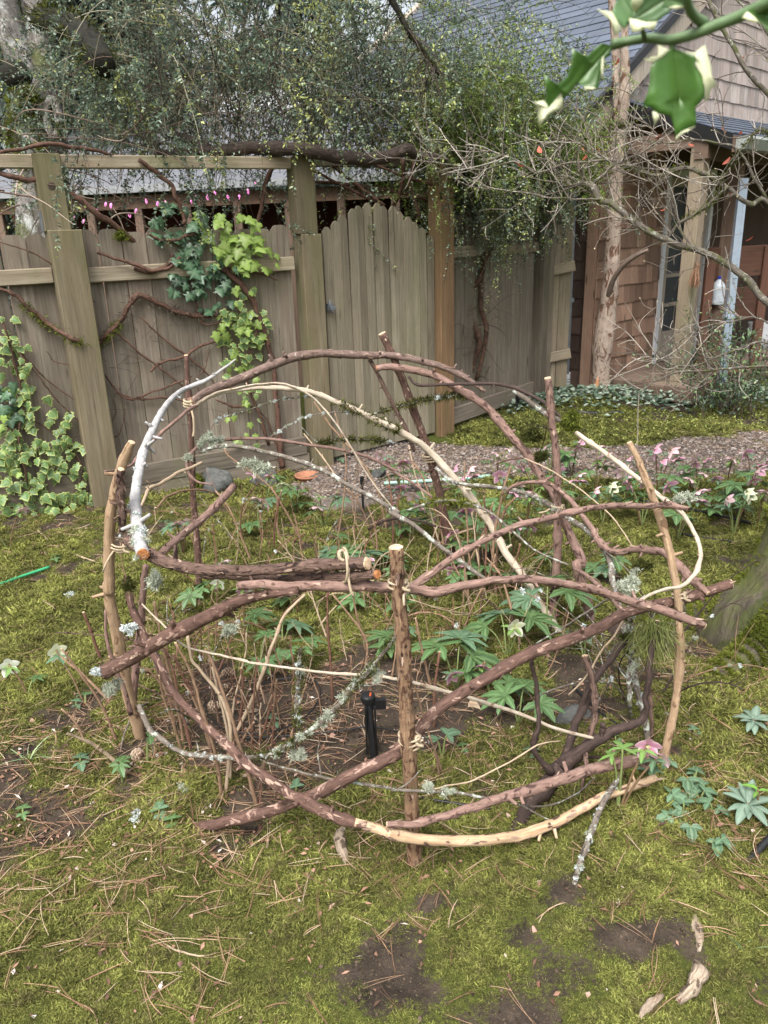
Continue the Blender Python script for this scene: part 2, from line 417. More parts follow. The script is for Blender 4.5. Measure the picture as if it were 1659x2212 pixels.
def bevbox(mb, c, sz, bev=.006, M=None):
    """box with chamfered vertical edges and a slight top chamfer"""
    x, y, z = np.array(sz)/2; b = bev
    ring = [(-x+b, -y), (x-b, -y), (x, -y+b), (x, y-b), (x-b, y), (-x+b, y), (-x, y-b), (-x, -y+b)]
    V = []
    for zz, s in ((-z, 1), (z-b, 1), (z, .96)): V += [(p*s, q*s, zz) for p, q in ring]
    F = [tuple(range(7, -1, -1)), tuple(range(16, 24))]+[(k*8+i, k*8+(i+1) % 8, k*8+8+(i+1) % 8, k*8+8+i) for k in range(2) for i in range(8)]
    V = np.array(V)
    if M is not None: V = V@np.asarray(M).T
    return mb.add(V+np.array(c, float), F)
def local_box(name, sz, mat, parent, loc, rz=0, rx=0, ry=0, bev=.006):
    """a beam whose grain (long side) is its own z; rotated into place"""
    mb = MB(); bevbox(mb, (0, 0, 0), sz, bev); o = link(name, mb.mesh(name, mat), parent, loc, None)
    o.rotation_mode = 'XYZ'; o.rotation_euler = (rx, ry, rz); return o
def rail(name, P2, Q2, z0, z1, hgt, th, mat, parent, org, bev=.006):
    """horizontal board between two plan points"""
    A = np.array([*P2, z0]); B = np.array([*Q2, z1]); d = B-A; L = np.linalg.norm(d)
    mb = MB(); bevbox(mb, (0, 0, 0), (hgt, th, L), bev)
    o = link(name, mb.mesh(name, mat), parent, (A+B)/2-np.asarray(org))
    zq = Vector(d/L); yq = Vector((0, 0, 1)).cross(zq).normalized(); xq = yq.cross(zq)
    o.rotation_euler = Matrix((xq, yq, zq)).transposed().to_euler(); return o
PK = {}
def pickets(parent, P, Q, h0, h1, off, mat, key, w=.14, org=(0, 0, 0), gap=.004, hj=.02, zb=.06, seed=1, topf=None, name='picket', th=.017):
    P, d, n, L, ang = frame(P, Q); r = random.Random(seed); s = 0; k = 0
    while s < L-.03:
        ww = w*r.choice((1, .95, 1.04)); ww = min(ww, L-s)
        u = (s+ww/2)/L; h = h0+(h1-h0)*u if topf is None else topf(u)
        h += r.uniform(-hj, hj)*.6; hq = round(h/.02)*.02
        kk = (key, round(ww, 3), hq)
        if kk not in PK: PK[kk] = picket_mesh(name, ww, hq-zb, th, mat)
        c = P+d*(s+ww/2)+n*(off+r.uniform(-.003, .003))
        link(name, PK[kk], parent, np.array([c[0], c[1], zb])-np.asarray(org), (r.uniform(-.006, .006), r.uniform(-.006, .006), ang+r.uniform(-.01, .01)))
        s += ww+gap; k += 1
FP0, FPO, FGL, FGR, FEND = np.array([-3.4, 4.097]), np.array([-1.89, 4.96]), np.array([-.49, 5.76]), np.array([.52, 6.6]), np.array([1.55, 7.87])
fl = thing('board_fence', 'long weathered board fence left of the gate with ivy hanging on it', 'fence', (*FPO, 0), None)
org = np.array([*FPO, 0]); P_, d_, n_, L_, a_ = frame(FP0, FGL-.1*(FGL-FPO)/np.linalg.norm(FGL-FPO))
pickets(fl, FP0, FP0+d_*L_, 1.72, 1.74, 0, W_FEN, 'f', .138, org, zb=.05)
s_post = np.linalg.norm(FPO-FP0)
for s0, s1, z in ((.1, s_post-.1, 1.475), (s_post+.1, L_-.02, 1.475), (.1, s_post-.1, .17), (s_post+.1, L_-.02, .16)):
    a = FP0+d_*s0+n_*.032; b = FP0+d_*s1+n_*.032
    rail('rail', a, b, z, z+.01, .092 if z > 1 else .14, .04, W_RAIL if z > 1 else W_FEN, fl, org)
a = FP0+d_*.1+n_*.03; b = FP0+d_*(L_)+n_*.03
rail('kick_board', a, b, .04, .04, .13, .03, W_FEN, fl, org)
local_box('post', (.19, .17, 1.82), W_POST, fl, np.array([*(FPO+n_*.06), .83])-org, a_)
# upright lashed on the fence post that carries the arbor rail, and the arbor posts
ar = thing('garden_arbor', 'timber arbor of tall posts and thin rail over fence and gate', 'arbor', (*FGL, 0)); orga = np.array([*FGL, 0])
top = FPO+n_*.03-d_*.03
local_box('post', (.15, .13, .42), W_POST, ar, np.array([*top, 1.735+.21])-orga, a_)
bk = link('bracket', MB().box((0, 0, 0), (.006, .07, .11)).mesh('bracket', METAL), ar, np.array([*(top-d_*.079), 1.79])-orga, (0, 0, a_))
bk2 = link('bracket', MB().box((0, 0, 0), (.005, .06, .09)).mesh('bracket', METAL), ar, np.array([*(FGL-d_*.09), 2.02])-orga, (0, 0, a_))
kn = MB(); cutdisc(kn, np.zeros(3), (0, -1, 0), .022, 3, .1); link('knot', kn.mesh('knot', plain('knot_wood', (.05, .035, .025), .8)), ar, np.array([*(top+n_*.066), 1.98])-orga, (0, 0, a_))
local_box('post', (.155, .15, 1.75), W_POST, ar, np.array([*(FGL+n_*.03), .80])-orga, a_)
local_box('post', (.15, .14, .49), W_POST, ar, np.array([*(FGL+n_*.03-d_*.02), 1.678+.245])-orga, a_)
g_ang = frame(FGL, FGR)[4]
local_box('post', (.155, .15, 2.35), W_NEWP, ar, np.array([*(FGR+n_*.03), 1.12])-orga, g_ang)
rail('rail', FP0+n_*.02, FGL-d_*.075+n_*.02, 2.1, 2.13, .075, .05, W_RAIL, ar, orga)
rail('rail', FGL+d_*.1-n_*.15, FGR-n_*.15, 2.16, 2.18, .07, .06, W_BRB, ar, orga)
rail('rail', FGR-n_*.02, FEND+np.array([.1, .12]), 2.12, 2.12, .08, .06, W_BRB, ar, orga)
# gate with an arched top
P_, dg, ng, Lg, ag = frame(FGL+.115*(FGR-FGL)/np.linalg.norm(FGR-FGL), FGR-.1*(FGR-FGL)/np.linalg.norm(FGR-FGL))
ga = thing('arched_gate', 'wooden garden gate of narrow upright boards with arched top', 'gate', (*P_, 0)); orgg = np.array([*P_, 0])
pickets(ga, P_, P_+dg*Lg, 0, 0, .03, W_GATE, 'g', .076, orgg, .003, .012, .03, 5, lambda u: 1.6+.28*max(0, 1-abs((u-.45)/.56)**1.8), 'gate_board')
rail('brace', P_-ng*.01, P_+dg*Lg-ng*.01, .35, .35, .09, .035, W_FEN, ga, orgg); rail('brace', P_-ng*.01, P_+dg*Lg-ng*.01, 1.4, 1.4, .09, .035, W_FEN, ga, orgg)
lt = MB(); lt.box((0, 0, 0), (.05, .02, .05)); lt.box((.02, -.015, -.01), (.045, .018, .02)); tube(lt, [(-.01, -.02, .05), (-.02, -.03, .02), (-.005, -.035, -.03), (.02, -.025, -.04)], [.006]*4, 6)
link('latch', lt.mesh('latch', METAL), ga, np.array([*(P_+dg*.02+ng*.06), 1.17])-orgg, (0, 0, ag))
hs = MB(); hs.box((0, 0, 0), (.018, .012, 1.5)); link('stop_strip', hs.mesh('stop_strip', BLACK), ga, np.array([*(P_-dg*.035+ng*.02), .85])-orgg, (0, 0, ag))
# right section and the short return
fr = thing('board_fence', 'short dark weathered fence section between gate and brown house', 'fence', (*FGR, 0)); orgr = np.array([*FGR, 0])
P_, dr, nr, Lr, arr = frame(FGR+.1*(FEND-FGR)/np.linalg.norm(FEND-FGR), FEND)
pickets(fr, P_, P_+dr*Lr, 1.72, 1.74, 0, W_FEN, 'f', .138, orgr, zb=.1, seed=9)
rail('rail', P_+nr*.03, P_+dr*Lr+nr*.03, 1.5, 1.5, .09, .04, W_RAIL, fr, orgr); rail('kick_board', P_+nr*.03, P_+dr*Lr+nr*.03, .12, .12, .15, .03, W_FEN, fr, orgr)
local_box('post', (.13, .13, 1.9), W_FEN, fr, np.array([*(FEND+dr*.05+nr*.05), .85])-orgr, arr)
local_box('post', (.10, .12, 1.9), W_FEN, fr, np.array([*(FEND+dr*.17+nr*.05), .86])-orgr, arr)
FR2 = FEND+dr*.22+nr*.03; FR3 = FR2+np.array([.24, -.02])
fr2 = thing('board_fence', 'narrow two board fence end beside the downspout with short rails', 'fence', (*FR2, 0)); o2 = np.array([*FR2, 0])
pickets(fr2, FR2, FR3, 1.86, 1.9, 0, W_RAIL, 'r', .12, o2, .006, zb=.1, seed=3)
for z in (1.28, .42): rail('rail', FR2+np.array([0, -.035]), FR3+np.array([.02, -.035]), z-.02, z+.03, .1, .04, W_RAIL, fr2, o2)

# ================================================================== the brown house
C0 = np.array([2.28, 8.08]); E1 = np.array([.73, .683]); E1 /= np.linalg.norm(E1); EN = np.array([E1[1], -E1[0]])
def HP(s, n, z): q = C0+E1*s+EN*n; return np.array([q[0], q[1], z])
HANG = math.atan2(E1[1], E1[0])
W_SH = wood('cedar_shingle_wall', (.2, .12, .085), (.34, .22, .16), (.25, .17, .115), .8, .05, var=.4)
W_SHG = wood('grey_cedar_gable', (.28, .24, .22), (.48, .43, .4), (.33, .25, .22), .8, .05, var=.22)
W_SHD = wood('shaded_cedar_shingle', (.06, .04, .032), (.1, .066, .05), (.08, .05, .04), .8, .03, var=.3)  # same cedar, with the shade of the unlit face put into the colour
W_TRIM = wood('bare_trim', (.3, .25, .2), (.5, .45, .38), (.38, .3, .24), .8, .08)
W_BROWN = wood('brown_beams', (.11, .075, .055), (.2, .14, .105), (.15, .1, .075), .8, .05)
W_PPOST = wood('grey_tan_porch_post', (.2, .155, .11), (.33, .27, .2), (.25, .2, .14), .8, .06)
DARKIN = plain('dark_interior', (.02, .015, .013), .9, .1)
WHITE = plain('white_trim', (.62, .64, .66), .5, .3, 0, .08)
GUT = plain('grey_green_gutter', (.25, .27, .25), .45, .4, 0, .1)
t = Mat('roof_shingle', .75, .35); n1 = t.noise(t.pos(), 180, 3, .6); n2 = t.noise(t.pos(), 3, 4, .6)
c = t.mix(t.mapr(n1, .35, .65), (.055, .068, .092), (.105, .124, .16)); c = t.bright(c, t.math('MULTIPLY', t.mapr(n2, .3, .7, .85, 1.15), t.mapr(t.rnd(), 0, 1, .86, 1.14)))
n5 = t.noise(t.pos(), 55, 2, .5); c = t.mix(t.mapr(n5, .72, .76, 0, .6), c, (.3, .27, .22)); t.col(c); t.bump(n1, .4, .003); ROOFM = t.m
hs = thing('shingled_house', 'brown shingled house with steep blue grey roof and porch right of the fence', 'house', (*C0, 0)); oh = np.array([*C0, 0.])
SHM = {}
def shingle_mesh(key, w, h, th, mat, name):
    """lies on x (width), z (up); thicker at its lower edge"""
    kk = (key, round(w, 3), round(h, 3))
    if kk not in SHM:
        v = [(-w/2, 0, 0), (w/2, 0, 0), (w/2, -th, 0), (-w/2, -th, 0), (-w/2, 0, h), (w/2, 0, h), (w/2, -th*.25, h), (-w/2, -th*.25, h)]
        SHM[kk] = MB().add(v, [(0, 1, 2, 3), (7, 6, 5, 4), (3, 2, 6, 7), (1, 0, 4, 5), (2, 1, 5, 6), (0, 3, 7, 4)]).mesh(name, mat)
    return SHM[kk]
def shingle_wall(parent, porg, s0, s1, z0, z1, nplane, rowh, mat, key, seed, name='wall_shingle', top=None, left=None, axis='s', ws=(.1, .125, .15, .18), lim=9999):
    """rows of shingles on a wall that runs along E1 (axis s) or along -EN (axis n)"""
    r = random.Random(seed); z = z0; cnt = 0
    while z < z1-.02:
        s = s0-r.uniform(0, .08)
        while s < s1:
            w = r.choice(ws); a = max(s, s0); b = min(s+w-.004, s1)
            if b-a > .02 and cnt < lim and (top is None or z+rowh*.4 < top((a+b)/2)):
                m = shingle_mesh(key, round(b-a, 2), rowh*1.03, .016, mat, name)
                if axis == 's': p = HP((a+b)/2, nplane+.002, z+r.uniform(-.004, .004)); ang = HANG
                else: p = HP(nplane-.002, -(a+b)/2, z+r.uniform(-.004, .004)); ang = HANG-math.pi/2
                link(name, m, parent, p-porg, (0, r.uniform(-.008, .008), ang)); cnt += 1
            s += w
        z += rowh
    return cnt
# walls (solid boxes behind the shingles)
def wallbox(name, s0, s1, n0, n1, z0, z1, mat, parent=hs, po=oh):
    M = np.array([[E1[0], EN[0], 0], [E1[1], EN[1], 0], [0, 0, 1]])
    mb = MB().box((0, 0, 0), (abs(s1-s0), abs(n1-n0), z1-z0))
    o = link(name, mb.mesh(name, mat), parent, HP((s0+s1)/2, (n0+n1)/2, (z0+z1)/2)-po, (0, 0, HANG)); return o
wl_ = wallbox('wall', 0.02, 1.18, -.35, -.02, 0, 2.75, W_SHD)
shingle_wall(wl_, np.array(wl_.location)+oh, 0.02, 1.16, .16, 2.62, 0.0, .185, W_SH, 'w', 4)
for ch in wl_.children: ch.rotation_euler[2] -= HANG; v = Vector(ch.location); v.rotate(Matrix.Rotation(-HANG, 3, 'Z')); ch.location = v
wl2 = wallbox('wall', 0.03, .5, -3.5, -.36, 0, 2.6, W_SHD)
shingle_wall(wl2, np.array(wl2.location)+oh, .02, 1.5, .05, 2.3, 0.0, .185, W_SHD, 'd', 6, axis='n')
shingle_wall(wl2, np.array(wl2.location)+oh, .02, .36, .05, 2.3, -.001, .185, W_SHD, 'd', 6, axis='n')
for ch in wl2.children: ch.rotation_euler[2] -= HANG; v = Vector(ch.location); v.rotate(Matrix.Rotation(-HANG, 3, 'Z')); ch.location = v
wallbox('base_trim', 0, 1.18, -.02, .012, .1, .165, W_TRIM)
# shingled corner pier
pc = wallbox('corner_pier', -.12, .06, -.12, -.001, .05, 2.62, W_SH)
po_ = np.array(pc.location)+oh
shingle_wall(pc, po_, -.13, .06, .06, 2.6, .012, .185, W_SH, 'c', 8, ws=(.09, .12))
for ch in pc.children: ch.rotation_euler[2] -= HANG; v = Vector(ch.location); v.rotate(Matrix.Rotation(-HANG, 3, 'Z')); ch.location = v
# door, frame, window side and wall beyond
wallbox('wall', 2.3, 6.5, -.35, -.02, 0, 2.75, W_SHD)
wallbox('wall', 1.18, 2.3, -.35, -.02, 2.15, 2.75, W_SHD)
wallbox('wall', 1.18, 2.3, -.6, -.38, 0, 2.2, DARKIN)
dj = wallbox('door_frame', 1.16, 1.23, -.06, .03, .15, 2.15, WHITE); wallbox('door_frame', 2.22, 2.29, -.06, .03, .15, 2.15, WHITE); wallbox('door_frame', 1.16, 2.29, -.06, .032, 2.152, 2.24, WHITE)
dr_ = wallbox('screen_door', 1.24, 2.21, -.06, -.02, .16, 2.14, plain('screen_mesh', (.03, .035, .045), .5, .4)); od = np.array(dr_.location)+oh
for s0, s1, z0, z1 in ((1.24, 1.35, .16, 2.14), (2.1, 2.21, .16, 2.14), (1.35, 2.1, .16, .5), (1.35, 2.1, .78, .82), (1.35, 2.1, 1.1, 1.14), (1.35, 2.1, 1.42, 1.46), (1.35, 2.1, 2.05, 2.14), (1.7, 1.73, .5, 2.05)):
    q = wallbox('door_rail', s0, s1, -.018, .0, z0, z1, W_TRIM, dr_, od)
    q.rotation_euler = (0, 0, 0); v = Vector(q.location); v.rotate(Matrix.Rotation(-HANG, 3, 'Z')); q.location = v
# deck
dk = MB(); 
deck = link('deck', MB().box((0, 0, 0), (6.6, 1.06, .13)).mesh('deck', W_BROWN), hs, HP(3.28, .54, .09)-oh, (0, 0, HANG))
dbm = MB().box((0, 0, 0), (.02, .135, 6.6)).mesh('deck_board', wood('deck_boards', (.12, .085, .065), (.2, .145, .115), (.15, .11, .085), .8, .08))
for k in range(7): link('deck_board', dbm, deck, (0, -.455+k*.142, .076), (0, math.pi/2, 0))
# porch posts, beam, roof and gutter
for s, n, w, mt in ((.1, .86, .13, W_PPOST), (.78, .9, .12, W_BROWN), (3.4, 1.0, .1, W_TRIM)):
    local_box('porch_post', (w, w, 2.4), mt, hs, HP(s, n, 1.22)-oh, HANG)
wallbox('beam', .02, 6.5, .84, .96, 2.2, 2.34, W_BROWN); wallbox('beam', .03, .15, -.02, .84, 2.3, 2.44, W_BROWN)
# porch roof shingles (parts of the porch roof)
# main roof: eave along EN direction, rising along E1
ES, EZ, RS, RZ = -.5, 2.66, 3.3, 2.66+.68*3.8
NF, NB = .07, -5.3
# roof slab
def roofpt(s, n, lift=0.): 
    z = EZ+(s-ES)*(RZ-EZ)/(RS-ES); nv = np.array([-(RZ-EZ), 0, RS-ES]); nv /= np.linalg.norm(nv)
    return HP(s+nv[0]*lift, n, z+nv[2]*lift)
def slab(mb, a, b, c_, d_, th):
    up = np.array([a, b, c_, d_], float); dn_ = up-np.array([0, 0, th])
    mb.add(np.vstack([up, dn_]), [(0, 1, 2, 3), (7, 6, 5, 4), (0, 4, 5, 1), (1, 5, 6, 2), (2, 6, 7, 3), (3, 7, 4, 0)]); return mb
rf = child('roof', slab(MB(), roofpt(ES, NF), roofpt(RS, NF), roofpt(RS, NB), roofpt(ES, NB), .1), ROOFM, hs)
child('roof', slab(MB(), roofpt(RS, NF), roofpt(RS, NF)+np.array([*(E1*3.9), -2.4]), roofpt(RS, NB)+np.array([*(E1*3.9), -2.4]), roofpt(RS, NB), .1), ROOFM, hs)
slope = math.atan2(RZ-EZ, RS-ES); r = random.Random(5); cnt = 0; rest = MB()
exs = .165; rows = int((RS-ES)/math.cos(slope)/exs); cand = []
for k in range(rows):
    n = NF+r.uniform(0, .3)
    while n > NB:
        w = r.choice((.24, .3, .36, .42)); a = min(n, NF+.01); b = max(n-w+.006, NB)
        if a-b > .04: cand.append((k, a, b))
        n -= w
def shw(w, key, mat, th=.012, h=exs*1.06):
    return shingle_mesh(key, w, h, th, mat, 'roof_shingle')
cand.sort(key=lambda q: abs(q[0]-6)*.16+abs((q[1]+1.2)*.6))
tilt = Matrix.Rotation(-(math.pi/2-slope), 3, 'X'); face = Matrix.Rotation(HANG-math.pi/2, 3, 'Z')
RM = face@tilt      # shingle local x along eave, z up slope, -y outward
for q, (k, a, b) in enumerate(cand):
    s = ES+k*exs*math.cos(slope); p = roofpt(s, (a+b)/2, .004+r.uniform(0, .003))
    w = round(a-b, 2)
    if q < 300: o = link('roof_shingle', shw(w, 'rf', ROOFM), rf, p-oh); o.rotation_euler = RM.to_euler()
    else:
        m = shw(w, 'rf', ROOFM); vv = np.array([RM@v.co for v in m.vertices])+p; rest.add(vv, [tuple(pp.vertices) for pp in m.polygons])
child('far_roof_shingles', rest, ROOFM, hs, kind='stuff')
# gable wall and its shingles
rk = lambda s: EZ+(s-ES)*(RZ-EZ)/(RS-ES)
gw = MB(); gp = [HP(ES+.1, .0, 2.5), HP(RS+3.8, .0, 2.5), HP(RS, .0, RZ-.1)]; gp2 = [x-np.array([*EN, 0])*.2 for x in gp]
gw.add(gp+gp2, [(0, 1, 2), (5, 4, 3), (0, 3, 4, 1), (1, 4, 5, 2), (2, 5, 3, 0)]); gwo = child('gable_wall', gw, W_SHG, hs)
shingle_wall(gwo, oh, -.1, 4.1, 2.75, 4.6, .004, .2, W_SHG, 'g', 12, top=lambda s: rk(s)-.3, ws=(.09, .12, .15), lim=300)
# rake board with black drip edge, fascia and gutter at the eave
def board3(name, a, b, hgt, th, mat, outward):
    a = np.array(a); b = np.array(b); o_ = np.array([*outward, 0])*th
    mb = MB(); up = np.array([0, 0, hgt]); mb.add([a, b, b+up, a+up, a+o_, b+o_, b+up+o_, a+up+o_], [(3, 2, 1, 0), (4, 5, 6, 7), (0, 1, 5, 4), (1, 2, 6, 5), (2, 3, 7, 6), (3, 0, 4, 7)])
    return child(name, mb, mat, hs)
board3('rake_board', roofpt(ES, NF)-np.array([0, 0, .27]), roofpt(RS, NF)-np.array([0, 0, .27]), .2, .03, W_TRIM, EN)
board3('drip_edge', roofpt(ES-.02, NF)-np.array([0, 0, .065]), roofpt(RS, NF)-np.array([0, 0, .065]), .085, .05, BLACK, EN)
board3('rake_board', roofpt(ES, NB)-np.array([0, 0, .2]), roofpt(RS, NB)-np.array([0, 0, .2]), .26, .14, W_TRIM, EN)
gt = MB(); a = HP(ES-.1, NF, EZ-.1); b = HP(ES-.1, NB, EZ-.1); e1 = np.array([*E1, 0])
prof = [(.09, .04), (-.03, .055), (-.045, .03), (-.01, -.05), (.09, -.06)]
gt.add([a+e1*x+np.array([0, 0, z]) for x, z in prof]+[b+e1*x+np.array([0, 0, z]) for x, z in prof], [(0, 1, 2, 3, 4), (9, 8, 7, 6, 5)]+[(i, i+5, (i+1) % 5+5, (i+1) % 5) for i in range(5)])
child('gutter', gt, GUT, hs)
# porch roof proper
def ppt(s, u, lift=0.): return HP(s, .02+u*1.15, 2.79-u*.42+lift)
prf = child('porch_roof', slab(MB(), ppt(.02, 0), ppt(6.5, 0), ppt(6.5, 1), ppt(.02, 1), .06), ROOFM, hs)
psl = math.atan2(.42, 1.15); RM2 = Matrix.Rotation(HANG, 3, 'Z')@Matrix.Rotation(-(math.pi/2-psl), 3, 'X')
for k in range(7):
    s = .02-r.uniform(0, .2)
    while s < 6.5:
        w = r.choice((.24, .3, .36)); a = max(s, .02); b = min(s+w-.006, 6.5)
        if b-a > .05: o = link('roof_shingle', shw(round(b-a, 2), 'pf', ROOFM, .012, .185), prf, ppt((a+b)/2, 1-k/7, .006)-oh); o.rotation_euler = RM2.to_euler()
        s += w
gt = MB(); a = HP(.04, 1.26, 2.3); b = HP(6.5, 1.26, 2.3); en = np.array([*EN, 0])
gt.add([a-en*x+np.array([0, 0, z]) for x, z in prof]+[b-en*x+np.array([0, 0, z]) for x, z in prof], [(0, 1, 2, 3, 4), (9, 8, 7, 6, 5)]+[(i, i+5, (i+1) % 5+5, (i+1) % 5) for i in range(5)])
child('gutter', gt, GUT, hs)
board3('fascia', ppt(.02, 0)-np.array([0, 0, .12]), ppt(.02, 1)-np.array([0, 0, .12]), .12, .02, BLACK, -E1)
board3('fascia', ppt(.02, 1)-np.array([0, 0, .14]), ppt(6.5, 1)-np.array([0, 0, .14]), .13, .02, W_BROWN, EN)
def downspout(top, bot, mat, w=.07):
    mb = MB(); a = np.array(top); b = np.array(bot); L = np.linalg.norm(a-b)
    ring = [(-1, -.7), (-.35, -.7), (-.3, -.6), (.3, -.6), (.35, -.7), (1, -.7), (1, .7), (-1, .7)]; V = []
    for q in (a, b): V += [q+np.array([x*w/2, y*w/2, 0]) for x, y in ring]
    mb.add(V, [(i, (i+1) % 8, (i+1) % 8+8, i+8) for i in range(8)]+[tuple(range(7, -1, -1)), tuple(range(8, 16))])
    o = child('downspout', mb, mat, hs)
    sb = MB(); m = a*.35+b*.65; sb.box(m, (w*1.2, w*1.0, .03)); sb.box(m+np.array([w*.7, 0, .01]), (w*.3, .02, .04)); child('strap', sb, mat, hs); return o
downspout(OP(1240, 330, C0-E1*.16, C0-E1*.16+EN), OP(1221, 808, C0-E1*.16, C0-E1*.16+EN), METAL)
ds = PY(1606, 385, 7.55); downspout(ds, np.array([ds[0]+.02, ds[1], .15]), plain('blue_downspout', (.36, .43, .52), .4, .5, .5, .1), .075)
bp = G(1221, 840); mb = MB(); tube(mb, [bp+np.array([0, 0, -.02]), bp+np.array([0, 0, .19])], [.062, .06], 14, 3, .01)
dp = tag(link('drain_pipe', mb.mesh('drain_pipe', WHITE, True, bp), None, bp), 'short white corrugated drain pipe under the grey downspout', 'pipe')
mb = MB()
for k in range(4): tube(mb, [bp+np.array([.066*math.cos(a), .066*math.sin(a), .04+k*.028]) for a in np.linspace(0, 6.283, 13)], [.006]*13, 5, 1, .0)
child('rib', mb, WHITE, dp, True)

# grey wing behind the arbor with its patio roof and lights
GR = Mat('pale_grey_roof', .7, .35); n1 = GR.noise(GR.pos(), 120, 3); GR.col(GR.mix(GR.mapr(n1, .3, .7), (.1, .105, .12), (.165, .17, .185))); GRM = GR.m
gA = PY(300, 418, 9.2); gB = PY(580, 372, 9.2-.3); gd = np.array([gB[0]-gA[0], gB[1]-gA[1]]); gd /= np.linalg.norm(gd); gA2 = gA[:2]-gd*2.2; gB2 = gB[:2]+gd*1.75; gb = np.array([-gd[1], gd[0]])
nh = thing('grey_house', 'low grey roofed house behind the vine with red wall and pink lights', 'house', (*gA2, 0)); onh = np.array([*gA2, 0]); gL = np.linalg.norm(gB2-gA2)
def NP(s, b, z): q = gA2+gd*s+gb*b; return np.array([q[0], q[1], z])
zE = float(gA[2]+.5*(gB[2]-gA[2]))
nr_ = child('roof', slab(MB(), NP(0, 0, zE), NP(gL, 0, zE), NP(gL, 3.2, zE+1.15), NP(0, 3.2, zE+1.15), .07), GRM, nh)
mb = MB()
for k in range(15): 
    b_ = k*3.2/15; z_ = zE+k*1.15/15
    mb.box(NP(gL/2, b_+.1, z_+.04), (gL, .21, .014), np.array([[gd[0], gb[0]*.94, 0], [gd[1], gb[1]*.94, 0], [0, .34, 1]]))
child('roof_course', mb, GRM, nr_, kind=None)
child('gutter', MB().box(NP(gL/2, -.05, zE-.03), (gL, .1, .075), np.array([[gd[0], gb[0], 0], [gd[1], gb[1], 0], [0, 0, 1]])), plain('grey_gutter', (.26, .27, .28), .5), nh)
child('fascia', MB().box(NP(gL/2, .04, zE-.16), (gL, .06, .14), np.array([[gd[0], gb[0], 0], [gd[1], gb[1], 0], [0, 0, 1]])), plain('brown_fascia', (.14, .085, .055), .7), nh)
RED = plain('dark_red_wall', (.07, .022, .02), .8, .2)
child('wall', MB().box(NP(gL/2, .9, zE/2-.1), (gL, .1, zE-.1), np.array([[gd[0], gb[0], 0], [gd[1], gb[1], 0], [0, 0, 1]])), RED, nh)
child('upper_wall', MB().box(NP(gL*.5, 3.3, zE+1.25), (gL*.3, .1, .3), np.array([[gd[0], gb[0], 0], [gd[1], gb[1], 0], [0, 0, 1]])), plain('pale_siding', (.5, .5, .52), .6), nh)
child('gutter', MB().box(NP(gL*.62, 3.2, zE+1.2), (gL*.5, .12, .13), np.array([[gd[0], gb[0], 0], [gd[1], gb[1], 0], [0, 0, 1]])), WHITE, nh)
for k in range(9): local_box('post', (.09, .09, zE-.1), W_BROWN, nh, NP(.4+k*(gL-.8)/8, .05, (zE-.1)/2)-onh)
child('wall', MB().box(NP(gL+.03, 1.5, zE/2), (.1, 3.2, zE), np.array([[gd[0], gb[0], 0], [gd[1], gb[1], 0], [0, 0, 1]])), W_SHD, nh)
# pink string lights under its eave
PINK = Mat('pink_bulb', .3); PINK.col((.9, .25, .6)); PINK.b.inputs['Emission Color'].default_value = (1, .32, .72, 1); PINK.b.inputs['Emission Strength'].default_value = .35
sl = thing('string_lights', 'string of glowing pink bulbs sagging behind the fence tops', 'string lights', NP(.1, -.1, zE-.35)); osl = np.array(sl.location)
pts = []
for k in range(40):
    q = PY(160+k*11, 452-k*1.4+10*math.sin(k*.8), 8.7); pts.append(q)
mb = MB(); tube(mb, pts, [.004]*40, 4, 2, 0); child('cord', mb, BLACK, sl)
bm_ = bpy.data.meshes.new('bulb'); mbb = MB(); tube(mbb, [(0, 0, .0), (0, 0, -.015), (0, 0, -.035), (0, 0, -.05)], [.006, .012, .011, .003], 8, 2, 0); bmesh_ = mbb.mesh('bulb', PINK.m, True)
rr = random.Random(3)
for k in range(0, 38, 2):
    q = pts[k]+np.array([rr.uniform(-.03, .03), rr.uniform(-.08, .08), rr.uniform(-.1, .03)]); link('bulb', bmesh_, sl, q-osl, (rr.uniform(-.5, .5), rr.uniform(-.5, .5), 0), rr.uniform(.7, 1.15))
# ================================================================== the woven stick dome
B_RED = bark('reddish_brown_bark', (.065, .036, .028), (.17, .098, .075), (.36, .24, .19), 55, .2, .585, .0, .9, dist=.006)
B_PINK = bark('pinkish_bark', (.165, .098, .078), (.3, .195, .16), (.075, .042, .035), 50, .25, .57, .0, .7, dist=.005)
B_ARCH = bark('brown_arch_bark', (.09, .06, .05), (.21, .145, .12), (.32, .24, .2), 60, .3, .6, .3, .7, lc=(.36, .36, .32))
B_DARK = bark('dark_bark', (.03, .02, .017), (.075, .05, .042), (.11, .075, .06), 60, .15, .62, .0, .8)
B_ROUGH = bark('rough_flaky_bark', (.075, .045, .035), (.24, .155, .12), (.04, .024, .02), 70, .12, .55, .0, 1.0, dist=.012)
B_GREY = bark('smooth_grey_bark', (.26, .25, .245), (.45, .44, .43), (.2, .18, .17), 45, .9, .62, .22, .25, lc=(.6, .63, .6))
B_WHITE = bark('pale_bleached_bark', (.33, .26, .19), (.55, .48, .38), (.22, .15, .1), 40, .14, .58, .0, .6)
B_TAN = bark('peeled_tan_stake', (.25, .16, .095), (.42, .3, .19), (.16, .095, .055), 45, .08, .56, .0, .8, dist=.006)
B_ORNG = bark('orange_brown_stake', (.17, .095, .055), (.38, .25, .155), (.1, .05, .03), 60, .08, .52, .0, 1.0, dist=.01)
B_LICH = bark('lichen_covered_bark', (.1, .08, .065), (.2, .17, .14), (.05, .042, .034), 60, .35, .58, .43, .8, moss=.36, lc=(.42, .45, .39))
B_STRIP = bark('bark_stripped_wood', (.36, .23, .13), (.6, .44, .29), (.14, .075, .05), 45, .06, .58, .0, .8, dist=.006)
